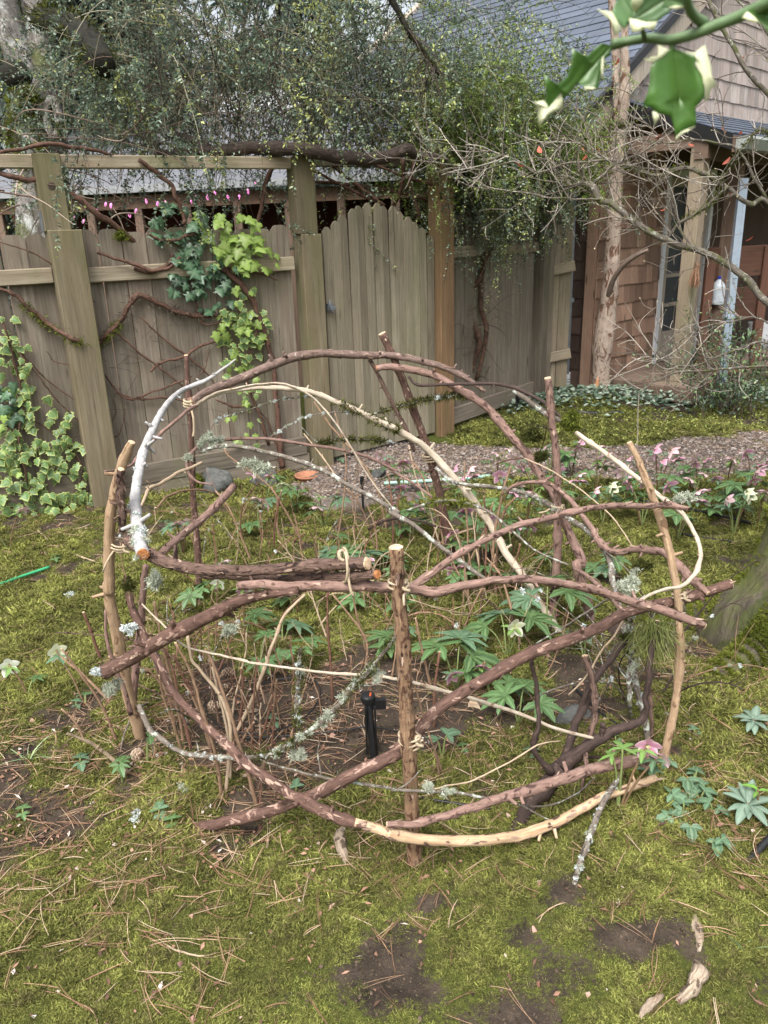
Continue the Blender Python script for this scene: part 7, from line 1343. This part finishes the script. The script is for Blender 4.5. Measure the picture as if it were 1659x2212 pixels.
def rosette(label, x, y, n, L, h, mat, seed, W=.36):
    rr = random.Random(seed); b = G(x, y); th = thing('seedling_shrub', label, 'plant', b); me = simple_leaf('leaf', mat, 1, W, .25)
    mb = MB(); tube(mb, [(0, 0, -.01), (.005, 0, h*.5), (0, 0, h)], [.004, .0035, .003], 6, 3, .1, seed); link('stem', mb.mesh('stem', STR, True), th)
    for k in range(n): a = k*2.4; e = rr.uniform(.0, .6); link('leaf', me, th, (0, 0, h*rr.uniform(.75, 1)), (e, 0, a), L*rr.uniform(.75, 1.1))
    return th
LG = leafmat('leathery_grey_leaf', (.11, .17, .12), None, (.26, .34, .26), .4, .5, .25, .15); FR = leafmat('fresh_green_leaf', (.12, .28, .04), None, (.25, .4, .1), .4, .5, .25, .3)
rosette('grey green rosette seedling at the right edge', 1625, 1580, 11, .075, .05, LG, 1); rosette('leafy rosette at the bottom right with fresh green tip', 1610, 1770, 12, .085, .06, LG, 2); rosette('fresh green shoot in the bottom right rosette', 1628, 1765, 4, .05, .1, FR, 3, .3); rosette('sprig of grey leaves at the edge below the mossy tree', 1665, 1310, 6, .06, .12, LG, 4)
# evergreen shrub at the right beyond the path
eb = G(1580, 900); es = thing('evergreen_shrub', 'leafy evergreen shrub at the right in front of the porch', 'shrub', eb); q = np.random.default_rng(3)
n = 42; P = grow(eb+np.column_stack([q.normal(0, .12, n), q.normal(0, .12, n), np.zeros(n)]), np.column_stack([q.normal(0, .35, n), q.normal(0, .3, n), np.ones(n)]), q.uniform(.5, 1.25, n), 16, .05, .2, q); V, F = multitube(P, np.linspace(1, .5, 16)[None]*.004*np.ones((n, 1)), 4); stuffpart('stems', V, F, VSTEM, es, dict(v=np.repeat(q.random(n)*.7, 64)))
m = 2600; i = q.integers(0, n, m); j = 3+q.random(m)*11.9; j0 = j.astype(int); c = P[i, j0]+(P[i, j0+1]-P[i, j0])*(j-j0)[:, None]; D = q.normal(size=(m, 3)); D[:, 2] += .2; c = c+D/np.linalg.norm(D, axis=1)[:, None]*q.uniform(0, .09, m)[:, None]; V, F, v = leaflets(c, D, np.array([0, 0, 1.])+q.normal(size=(m, 3))*.4, q.uniform(.025, .05, m), q.uniform(.012, .02, m), q); stuffpart('foliage', V, F, varmat('glossy_shrub_leaf', [(0, (.025, .05, .025)), (.55, (.07, .13, .06)), (.85, (.15, .24, .09)), (1, (.26, .36, .14))], rough=.4, spec=.5, trans=.2), es, dict(v=v))
for k, (x, y, h) in enumerate([(1640, 900, .6), (1655, 870, .9)]):
    pass

# ================================================================== small things
def rock(label, x, y, sz, mat, seed, tufts=0, flat=.7):
    import bmesh
    g = G(x, y); bm = bmesh.new(); bmesh.ops.create_icosphere(bm, subdivisions=4, radius=1); q = random.Random(seed); cuts = [(Vector((q.gauss(0, 1), q.gauss(0, 1), q.gauss(.2, .6))).normalized(), q.uniform(.4, .72)) for _ in range(11)]
    for v in bm.verts:
        d = v.co.copy()
        for n_, r_ in cuts:
            o_ = d.dot(n_)-r_
            if o_ > 0: d -= n_*o_*.97
        n3 = float(fbm(np.array([d.x*4+seed]), np.array([d.y*4+d.z*3]), seed, 3)[0]); v.co = d*(1+(n3-.5)*.12); v.co.z *= flat
    me = bpy.data.meshes.new('rock'); bm.to_mesh(me); bm.free(); me.materials.append(mat); me.polygons.foreach_set('use_smooth', [True]*len(me.polygons)); o = link('rock', me, None, g+np.array([0, 0, sz*.3]), (0, 0, seed), sz); tag(o, label, 'rock')
    for k in range(tufts): a = q.uniform(-1.2, .9); link('moss_tuft', GTUFT[k % 2], o, (.75*math.cos(a), .6*math.sin(a), q.uniform(-.1, .4)), None, q.uniform(.25, .5))
    return o
RK = Mat('grey_rock', .85, .25); n1 = RK.noise(RK.obj(), 3, 7, .65); n2 = RK.noise(RK.obj(), 14, 4, .6); RK.col(RK.mix(RK.mapr(n1, .3, .7), (.045, .05, .048), (.15, .15, .14))); RK.bump(RK.math('ADD', n1, n2), .5, .05); RKM = RK.m
rock('dark grey rock with moss at its right by the fence foot', 462, 1062, .15, RKM, 3, 9, 1.0); rock('grey rock right of the mossy one, by the fence foot', 575, 1050, .13, RKM, 5, 0, .9); rock('grey rock at the edge of the gravel path', 815, 1030, .09, RKM, 8, 1)
g = G(665, 1040); mb = MB(); th = np.linspace(0, 2*np.pi, 29)[:-1]
prof = [(.075, 0), (.085, .04), (.093, .04), (.093, .055), (.082, .055), (.07, .02), (0, .018)]; V = [(r_*math.cos(a), r_*math.sin(a), z) for r_, z in prof for a in th]; mb.add(V, [(k*28+i, k*28+(i+1) % 28, (k+1)*28+(i+1) % 28, (k+1)*28+i) for k in range(len(prof)-1) for i in range(28)])
tag(link('terracotta_saucer', mb.mesh('terracotta_saucer', plain('terracotta', (.27, .12, .07), .85), True), None, g), 'terracotta saucer lying on the ground by the fence', 'saucer')
# sprinkler stake and tubing
sb = G(808, 1640); st_ = thing('sprinkler_stake', 'black plastic sprinkler stake stuck in the soil behind the front stake', 'sprinkler', sb); up = PY(795, 1512, float(sb[1])+.06)-sb; top = sb+up
mb = MB(); tube(mb, [sb+np.array([0, 0, -.03]), sb+up*.5, top], [.011, .013, .014], 8, 3, 0); child('stake', mb, BLACK, st_); mb = MB()
for s in (-1, 1): mb.box(sb+up*.5+np.array([s*.016, -.004, 0]), (.006, .012, np.linalg.norm(up)*.9), None)
child('fin', mb, BLACK, st_); mb = MB(); tube(mb, [top+np.array([0, 0, -.005]), top+np.array([0, 0, .012]), top+np.array([0, 0, .022]), top+np.array([0, 0, .024])], [.024, .026, .022, .008], 14, 2, 0); mb.box(top+np.array([.035, 0, -.015]), (.05, .02, .035)); child('head', mb, BLACK, st_); mb = MB(); tube(mb, [top+np.array([.008, -.01, .02]), top+np.array([.01, -.01, .034])], [.004, .003], 6, 2, 0); child('nozzle', mb, plain('orange_nozzle', (.6, .12, .04), .5), st_)
def hose(label, pts, w, mat, lift=.012, group='irrigation tubes', endm=None):
    P = [G(x, y, lift+(dz[0] if dz else 0)) for x, y, *dz in pts]; R = [w]*len(P); o0 = P[0]; mb = MB(); tube(mb, P, R, 8, 8, .0); o = link('hose', mb.mesh('hose', mat, True, o0), None, o0); tag(o, label, 'hose', group)
    if endm: m = MB(); d = P[-1]-P[-2]; d /= np.linalg.norm(d); tube(m, [P[-1]-d*.005, P[-1]+d*.09], [w*1.25, w*1.25], 10, 2, 0); link('hose_end', m.mesh('hose_end', endm, True, o0), o)
    return o
HG = plain('green_hose', (.05, .34, .15), .4, .4, 0, .1); HGP = plain('pale_green_hose', (.3, .5, .4), .5, .3, 0, .1)
hose('loop of thin black drip tubing inside the dome', [(445, 1525), (452, 1560), (485, 1590), (540, 1600), (610, 1590), (665, 1560), (693, 1515), (680, 1485), (640, 1478), (570, 1490), (530, 1520)], .003, BLACK, .03); hose('thin black tube feeding the sprinkler stake', [(530, 1605), (620, 1600), (740, 1588), (800, 1580), (870, 1592)], .003, BLACK, .02)
hose('black tube running through moss behind the bleached stick', [(1240, 1490), (1290, 1540), (1330, 1570)], .006, BLACK); hose('short black tube behind the front stake foot', [(905, 1730), (1000, 1745), (1060, 1755)], .005, BLACK); hose('bright green hose lying at the left edge', [(-60, 1290), (0, 1270), (55, 1250), (108, 1232)], .008, HG, .02); hose('pale green hose with black end beyond the dome', [(830, 1050), (900, 1046), (1000, 1040), (1060, 1033)], .012, HGP, .02, endm=BLACK)
hose('black pipe by the slim tree foot', [(1215, 893), (1250, 897), (1290, 900), (1340, 898)], .02, BLACK, .03); hose('black tube among leaves at the right beyond the dome', [(1380, 1090), (1480, 1108), (1560, 1125), (1620, 1140)], .008, BLACK, .03); hose('black tube near the mossy tree roots', [(1470, 1160), (1540, 1172), (1580, 1178)], .008, BLACK, .02)
hose('thick black hose end at the lower right corner', [(1720, 1800, .06), (1659, 1835, .03), (1605, 1880)], .011, BLACK, .01)
# path lamp stub
g = G(1117, 895); mb = MB(); tube(mb, [(0, 0, 0), (0, 0, .14), (0, 0, .16), (.02, -.02, .17)], [.012, .012, .03, .03], 10, 2, 0); tag(link('path_lamp', mb.mesh('path_lamp', BLACK), None, g), 'small black garden lamp stake by the fence corner', 'lamp')
g = G(785, 1110); mb = MB(); tube(mb, [(0, 0, -.02), (0, 0, .22)], [.008, .008], 8, 2, 0); tube(mb, [(0, 0, .2), (0, 0, .25)], [.014, .014], 8, 2, 0); tag(link('sprinkler_riser', mb.mesh('sprinkler_riser', BLACK), None, g), 'thin black sprinkler riser before the gravel path', 'sprinkler')
# pine cones
def cone(label, x, y, s, seed):
    b = G(x, y, s*.45); th = thing('pine_cone', label, 'pine cone', b, 'pine cones in the needle litter'); th.rotation_euler = (1.2, seed*.7, seed*2.1); V = []; F = []; mb = MB()
    for k in range(55):
        t_ = k/54; a = k*2.39996; r_ = s*.5*math.sin(math.pi*(.12+.82*t_))**.8; z = (t_-.5)*s*1.3; d = np.array([math.cos(a), math.sin(a), 0]); sd = np.array([-d[1], d[0], 0]); w = s*.15
        mb.add([d*r_*.5+[0, 0, z]-sd*w*.6, d*r_*.5+[0, 0, z]+sd*w*.6, d*r_*1.05+[0, 0, z+s*.12]+sd*w, d*r_*1.15+[0, 0, z+s*.16], d*r_*1.05+[0, 0, z+s*.12]-sd*w], [(0, 1, 2, 3, 4)], tt=np.array([0, 0, 1, 1.1, 1]))
    ct = varmat('cone_scale', [(0, (.05, .03, .02)), (.8, (.26, .18, .12)), (1, (.5, .4, .3))], 'tt', .8); link('scales', mb.mesh('scales', ct), th)
    m2 = MB(); tube(m2, [(0, 0, -s*.6), (0, 0, 0), (0, 0, s*.6)], [s*.12, s*.3, s*.1], 8, 3, 0); link('core', m2.mesh('core', VBROWN, True), th); return th
for k, (x, y) in enumerate([(478, 1500), (497, 1462), (535, 1525), (460, 1535), (300, 1640), (420, 1505), (662, 1480)]): cone(['pine cone with pale scales left in the dome litter', 'dark pine cone behind the pale one in the dome litter', 'open pine cone beside the black tubing', 'small cone at the foot of the straw stems', 'grey cone at the left stake foot', 'half hidden cone behind the straw stems', 'cone by the mossy hanging stick'][k], x, y, .04, k+1)
# fallen dead leaves
DL = [simple_leaf('leaf', leafmat('brown_dead_leaf', (.16, .075, .05), None, (.26, .14, .1), .75, .2, .35, .1), .06, .035, .4), simple_leaf('leaf', leafmat('pinkish_dead_leaf', (.36, .2, .16), None, (.45, .3, .24), .75, .2, .3, .1), .055, .03, .3), simple_leaf('leaf', leafmat('tan_dead_leaf', (.45, .36, .26), None, (.35, .25, .16), .75, .2, .2, .15), .08, .05, .3)]
DLS = [(1380, 1862, 0, 1.2, 'curled dark brown leaf on the moss at the right front'), (385, 2092, 1, .9, 'torn pinkish leaf in the bottom left moss'), (265, 2100, 0, .7, 'dark curled leaf left of the torn pinkish one'), (420, 2222, 1, .7, 'pink brown leaf at the bottom edge'), (418, 1985, 1, .6, 'small orange leaf on the foreground moss'), (1190, 2175, 0, .8, 'wrinkled grey brown leaf at the bottom right'), (1020, 1520, 2, 1.1, 'large pale wrinkled leaf right of the front stake'), (560, 1790, 0, .9, 'grey curled leaf under the low brace'), (1570, 1870, 1, .8, 'pink leaf under the right front plants'), (245, 1740, 0, .7, 'round brown leaf by the white lichen'), (70, 1560, 1, .8, 'pink leaf at the left edge moss'), (130, 1640, 0, .7, 'brown leaf in left needles'), (180, 1650, 1, .7, 'pinkish leaf left of the straw stems'), (1215, 1330, 1, 1.2, 'broad red brown leaf beside the pale arch foot'), (1180, 1420, 1, .9, 'brown leaf under the right brace'), (575, 1620, 1, .9, 'pink leaf right of the straw stems'), (720, 1590, 1, .8, 'reddish leaf near the sprinkler stake'), (1045, 1865, 0, .5, 'small folded brown leaf on the moss front right'), (1165, 2130, 0, .5, 'dark bit of leaf in the bottom right moss'), (1150, 2010, 1, .4, 'star shaped pink bit on the right moss'), (960, 1890, 1, .4, 'tan leaf bit right of the front stake foot'), (1475, 1565, 0, .8, 'dark leaf beyond the right stake'), (1290, 895, 1, .9, 'orange leaf by the slim tree foot'), (905, 1160, 0, 1.2, 'brown leaf behind the centre stake'), (855, 1140, 1, 1.2, 'tan leaf behind the straw fan'), (1150, 1985, 0, .4, 'dark curled bit in the right foreground moss')]
for k, (x, y, m_, s, lab) in enumerate(DLS):
    g = G(x, min(y, 2205), .016); rr = random.Random(k); o = link('fallen_leaf', DL[m_], None, g, (rr.uniform(-.3, .3), rr.uniform(-.5, .5), rr.uniform(0, 6.28)), s*rr.uniform(.9, 1.1)); tag(o, lab, 'leaf', 'fallen dead leaves')
# broken wood and bark pieces on the moss
RW = bark('rotten_pale_wood', (.22, .16, .11), (.45, .37, .28), (.1, .07, .05), 60, .12, .54, .0, 1.0, dist=.008)
def chip(label, pts, w, sd):
    P = [G(x, y, .008+dz) for x, y, dz in pts]; mb = MB(); tube(mb, P, [w*.4]+[w]*(len(P)-2)+[w*.5], 9, 5, .35, sd, True, .9, .01); o = link('wood_piece', mb.mesh('wood_piece', RW, True, P[0]), None, P[0]); tag(o, label, 'wood', 'rotten wood pieces'); return o
chip('rotten pale stick end sunk in the moss left of the front stake', [(745, 1785, .0), (735, 1815, .01), (740, 1845, .008), (748, 1870, -.008)], .016, 1); chip('pale decayed root showing in the moss at the bottom right', [(1500, 2075, -.01), (1510, 2110, .004), (1495, 2140, .004), (1465, 2165, -.01)], .016, 2); chip('short rotten stick at the bottom right corner', [(1380, 2205, 0), (1400, 2180, .006), (1430, 2155, 0)], .01, 3); chip('buried brown root ridge in the bottom right moss', [(1490, 1950, -.015), (1505, 2000, -.006), (1512, 2060, -.012)], .016, 4)
branch('fallen_stick', 'curved thin stick lying on the foreground moss', 'stick', B_TWIGP, ('D', [(342, 2033, 'g', 3), (380, 2052, 'g', 4), (428, 2065, 'g', 4), (480, 2056, 'g', 4), (522, 2044, 'g', 3)]), group='fallen sticks', sides=6)
branch('fallen_stick', 'forked grey twig lying right of the dome', 'stick', B_LICH, ('D', [(1440, 1350, 'g', 5), (1480, 1395, 'g', 6), (1520, 1430, 'g', 5), (1600, 1450, 'g', 5), (1640, 1530, 'g', 5)]), group='fallen sticks', sides=6)
branch('fallen_stick', 'pale thin twig lying left of the left stake', 'stick', B_TWIGP, ('D', [(70, 1135, 'g', 4), (120, 1180, 'g', 5), (180, 1205, 'g', 5), (230, 1222, 'g', 4)]), group='fallen sticks', sides=6)
branch('fallen_stick', 'dark mossy stick lying across the dome floor', 'stick', B_DARK, ('D', [(500, 1165, 'g', 8), (620, 1160, 'g', 10), (720, 1150, 'g', 10), (830, 1125, 'g', 8)]), group='fallen sticks', sides=8)
branch('fallen_stick', 'dark dead stem lying under the straw fan', 'stick', B_DARK, ('D', [(545, 1235, 'g', 9), (570, 1200, 'g', 14), (600, 1180, 'g', 10)]), group='fallen sticks', sides=8)
for k, (x, y, s) in enumerate([(1350, 1370, .08), (1245, 1555, .07)]):
    g = G(x, y); mb = MB(); tube(mb, [g+np.array([-s, 0, -.02]), g+np.array([-s*.4, .0, s*.2]), g+np.array([s*.3, .02, s*.22]), g+np.array([s, .0, -.02])], [s*.2, s*.45, s*.4, s*.2], 12, 4, .3, k); o = link('bark_chunk', mb.mesh('bark_chunk', [B_DARK, RKM][k], True, g), None, g); tag(o, ['dark rotting bark chunk right of the right stake', 'flat dark stone leaning behind the right stake'][k], ['bark', 'stone'][k])
# grass tufts
for k, (x, y, n, L) in enumerate([(60, 1640, 16, .13), (1615, 2060, 7, .1), (1400, 1790, 3, .05)]):
    g = G(x, y); th = thing('grass_tuft', ['pale grass tuft at the left edge', 'few wide grass blades at the lower right edge', 'single grass sprout by the dead leaf'][k], 'grass', g); q = np.random.default_rng(k); V, F, v = blades(np.tile(g, (n, 1))+q.normal(size=(n, 3))*[.006, .006, 0], np.column_stack([q.normal(0, .9, n), q.normal(-.2, .6, n), q.uniform(.3, .9, n)]), L*q.uniform(.6, 1.2, n), np.full(n, .004+.004*(k == 1)), np.column_stack([q.normal(0, .02, n), q.normal(0, .02, n), -q.uniform(.02, .06, n)]), seg=3); stuffpart('blades', V, F, varmat('grass_blade', [(0, (.1, .18, .05)), (1, (.4, .5, .28))], trans=.3), th, dict(v=v), kind=None)
# porch things: broom, shelf, jug, mat, pot
bp = PY(1508, 545, 7.35); br = thing('broom', 'straw hand broom hanging from the porch rail', 'broom', bp); mb = MB(); tube(mb, [bp, bp+np.array([0, 0, -.06]), bp+np.array([0, 0, -.12])], [.008, .012, .02], 8, 2, 0); child('handle', mb, W_BROWN, br); n = 150; q = np.random.default_rng(2); V, F, v = blades(np.tile(bp+np.array([0, 0, -.1]), (n, 1))+q.normal(size=(n, 3))*.008, np.column_stack([q.normal(0, .13, n), q.normal(0, .1, n), -np.ones(n)]), np.full(n, .2), np.full(n, .007), np.zeros((n, 3)), seg=2); stuffpart('straw', V, F, varmat('broom_straw', [(0, (.14, .07, .04)), (1, (.34, .2, .12))]), br, dict(v=v), kind=None)
sh0 = PY(1520, 665, 7.9); sh1 = PY(1640, 645, 8.3); shf = thing('potting_bench', 'reddish brown potting bench on the porch holding jug', 'bench', sh0-np.array([0, 0, sh0[2]-.2])); RDW = wood('red_brown_wood', (.07, .035, .024), (.13, .065, .045), (.1, .05, .035), 1, .02); ob = np.array(shf.location)
rail('shelf', sh0[:2], sh1[:2], sh0[2], sh0[2], .34, .035, RDW, shf, ob); rail('shelf', sh0[:2], sh1[:2], sh0[2]+.42, sh0[2]+.42, .3, .05, RDW, shf, ob)
for u in (0, .33, 1): local_box('leg', (.09, .07, 1.25), RDW, shf, sh0+(sh1-sh0)*u+np.array([0, -.05, -.1])-ob)
jb = sh0+(sh1-sh0)*.2+np.array([0, -.04, .02]); mb = MB(); tube(mb, [jb, jb+np.array([0, 0, .01]), jb+np.array([0, 0, .15]), jb+np.array([0, 0, .2]), jb+np.array([0, 0, .235]), jb+np.array([0, 0, .25])], [.06, .075, .075, .06, .025, .022], 14, 3, 0); jg = tag(link('water_jug', mb.mesh('water_jug', plain('cloudy_plastic', (.5, .55, .6), .3, .5), True, jb), None, jb), 'cloudy plastic water jug on the potting bench', 'jug'); mb = MB(); tube(mb, [(0, 0, .245), (0, 0, .27)], [.026, .026], 12, 2, 0); link('cap', mb.mesh('cap', plain('blue_cap', (.02, .05, .4), .4)), jg)
tag(link('door_mat', MB().box((0, 0, 0), (.75, .4, .012)).mesh('door_mat', plain('black_rubber_mat', (.025, .026, .028), .8)), None, HP(1.45, .45, .185), (0, 0, HANG)), 'black rubber mat on the porch deck', 'mat')
g = G(1545, 845); mb = MB(); th_ = np.linspace(0, 2*np.pi, 25)[:-1]; prof = [(.12, 0), (.17, .2), (.19, .2), (.19, .25), (.165, .25), (.15, .2), (0, .2)]; mb.add([(r_*math.cos(a), r_*math.sin(a), z) for r_, z in prof for a in th_], [(k*24+i, k*24+(i+1) % 24, (k+1)*24+(i+1) % 24, (k+1)*24+i) for k in range(len(prof)-1) for i in range(24)])
tag(link('terracotta_pot', mb.mesh('terracotta_pot', plain('old_terracotta', (.22, .1, .06), .85), True), None, g), 'dark terracotta pot before the porch', 'pot')
for k, (s, n) in enumerate([(2.9, .5), (3.5, .55)]):
    g = HP(s, n, .17); mb = MB(); tube(mb, [(0, 0, 0), (0, 0, .3), (0, 0, .32)], [.12, .14, .145], 16, 2, 0); tag(link('bucket', mb.mesh('bucket', WHITE, True), None, g), ['white bucket on the porch deck under the bench', 'second white bucket deeper on the porch'][k], 'bucket')
# ================================================================== holly twig close to the lens (top right)
HOL = leafmat('holly_green', (.065, .15, .028), None, (.13, .25, .06), .3, .5, .12, .25); HOLM = leafmat('holly_cream_margin', (.72, .74, .5), None, None, .4, .4, .08, .3); HOLD = leafmat('holly_leaf_underside', (.12, .22, .09), None, (.2, .3, .14), .4, .4, .15, .3)
HST = plain('holly_stem', (.1, .16, .07), .5, .4, 0, .2, 80)
def hpt(x, y, Y): return PY(*cvt('H', x, y), Y)
ho = thing('holly_twig', 'variegated holly twig with cream margins hanging in at the top right', 'holly', hpt(1700, -60, .62))
def hstem(pts, w): P = [hpt(*p) for p in pts]; mb = MB(); tube(mb, P, [w*(1-.35*k/(len(P)-1)) for k in range(len(P))], 10, 6, .08, 3, True, .5); child('twig', mb, HST, ho, True)
hstem([(2300, -500, .55), (1900, -130, .6), (1700, -10, .62), (1560, 60, .64), (1450, 105, .65), (1330, 150, .66), (1230, 172, .67), (1150, 165, .68), (1050, 180, .69), (985, 195, .69)], .0048); hstem([(1385, 100, .66), (1340, 70, .65), (1315, 20, .64), (1310, -60, .63)], .004); hstem([(1125, 165, .68), (1118, 135, .67), (1090, 80, .66)], .0022); hstem([(1245, 180, .67), (1245, 205, .67), (1248, 225, .67)], .0028)
def holly(outline, margin, Y, mid, Yt=None, under=False):
    """outline: picture points of the blade, margin: cream pieces; each leaf is bowed about its midrib"""
    def P3(x, y, k): return hpt(x, y, Y+k)
    q = [tuple(p) for p in outline]; cx = sum(p[0] for p in q)/len(q); cy = sum(p[1] for p in q)/len(q); m0, m1 = mid; dx, dy = m1[0]-m0[0], m1[1]-m0[1]; L = math.hypot(dx, dy)
    def bow(x, y): d = abs((x-m0[0])*dy-(y-m0[1])*dx)/L; return -.00004*d+.002*math.sin(d*.05)
    V = []; F = []; n = len(q); rings = (1.0, .7, .4)
    for s in rings:
        for x, y in q:
            t_ = max(0, min(1, ((x-m0[0])*dx+(y-m0[1])*dy)/L/L)); ax, ay = m0[0]+dx*t_, m0[1]+dy*t_; X = ax+(x-ax)*s; Yy = ay+(y-ay)*s; V.append(P3(X, Yy, bow(X, Yy)))
    for k in range(2):
        for i in range(n): F.append((k*n+i, k*n+(i+1) % n, (k+1)*n+(i+1) % n, (k+1)*n+i))
    mids = []
    for i in range(n):
        x, y = q[i]; t_ = max(0, min(1, ((x-m0[0])*dx+(y-m0[1])*dy)/L/L)); V.append(P3(m0[0]+dx*t_, m0[1]+dy*t_, .0005))
    for i in range(n): F.append((2*n+i, 2*n+(i+1) % n, 3*n+(i+1) % n, 3*n+i))
    vein = np.zeros(4*n); vein[3*n:] = .8
    mb = MB(); mb.add(np.array(V), F, vein=vein, edge=np.zeros(4*n)); lf = child('leaf', mb, HOLD if under else HOL, ho, True); md = lf.modifiers.new('thickness', 'SOLIDIFY'); md.thickness = .0006
    for pc in margin:
        V = [P3(x, y, bow(x, y)-.0008) for x, y in pc]; cc = np.mean(V, 0); mb = MB(); mb.add(np.array(V+[cc]), [(i, (i+1) % len(pc), len(pc)) for i in range(len(pc))]); o = child('leaf_margin', mb, HOLM, lf, True, None, np.array(ho.location)); md = o.modifiers.new('thickness', 'SOLIDIFY'); md.thickness = .0005
holly([(1248, 210), (1290, 222), (1330, 235), (1360, 250), (1340, 275), (1370, 320), (1385, 370), (1388, 410), (1370, 440), (1345, 465), (1350, 520), (1345, 545), (1290, 570), (1265, 600), (1258, 580), (1245, 520), (1235, 500), (1200, 495), (1175, 485), (1150, 465), (1115, 455), (1140, 400), (1148, 350), (1150, 300), (1160, 270), (1200, 250), (1235, 215)],
      [[(1235, 215), (1200, 250), (1160, 272), (1120, 255), (1165, 248), (1190, 225), (1185, 195), (1215, 212)], [(1300, 222), (1345, 225), (1385, 195), (1398, 240), (1410, 280), (1415, 330), (1440, 370), (1412, 385), (1400, 430), (1385, 440), (1388, 400), (1375, 330), (1345, 275), (1362, 250)], [(1345, 545), (1300, 560), (1265, 600), (1258, 612), (1262, 590), (1290, 566)], [(1175, 485), (1190, 500), (1168, 545), (1160, 480)]], .66, ((1248, 210), (1275, 420)))
holly([(985, 198), (975, 240), (945, 260), (938, 300), (925, 385), (880, 380), (840, 365), (810, 360), (785, 395), (765, 460), (740, 480), (700, 505), (685, 535), (680, 500), (700, 440), (700, 380), (690, 320), (720, 345), (750, 365), (790, 330), (812, 270), (810, 205), (840, 225), (875, 245), (915, 205), (940, 185)],
      [[(765, 400), (772, 430), (770, 470), (740, 480), (700, 505), (668, 555), (665, 500), (662, 450), (642, 440), (690, 435), (685, 490), (720, 480), (755, 445)], [(925, 385), (880, 385), (870, 400), (865, 375), (905, 378)], [(940, 260), (950, 240), (945, 330), (932, 360)]], .69, ((985, 198), (690, 520)))
holly([(1085, 75), (1060, 95), (1040, 125), (1020, 110), (1000, 80), (985, 50), (1000, 10), (1020, -30), (1060, -40), (1075, 0), (1085, 40)], [[(985, 50), (940, 45), (920, 40), (965, 60), (985, 90), (1000, 130), (998, 160), (1030, 125), (1015, 105)]], .665, ((1085, 75), (1020, -30)), under=True)
holly([(1090, 80), (1130, 95), (1180, 92), (1220, 60), (1270, 20), (1230, 10), (1230, -40), (1150, -40), (1110, 0), (1085, 40)], [[(1060, 80), (1090, 85), (1130, 98), (1180, 95), (1165, 135), (1130, 120), (1100, 140), (1070, 140), (1062, 110)], [(1085, 60), (1068, 20), (1075, -30), (1110, -20), (1120, 10), (1095, 40)]], .66, ((1090, 80), (1250, -20)), under=True)
holly([(1310, 25), (1250, 40), (1200, 30), (1215, -10), (1230, -60), (1310, -60)], [[(1310, 28), (1260, 42), (1225, 32), (1260, 24)]], .64, ((1310, 25), (1220, 0)), under=True)
holly([(1570, 50), (1600, 70), (1640, 110), (1665, 145), (1720, 150), (1740, 60), (1720, -20), (1650, -10), (1610, 20)], [[(1570, 50), (1545, 75), (1590, 95), (1620, 100), (1640, 112), (1600, 72)]], .63, ((1570, 50), (1720, 60)))
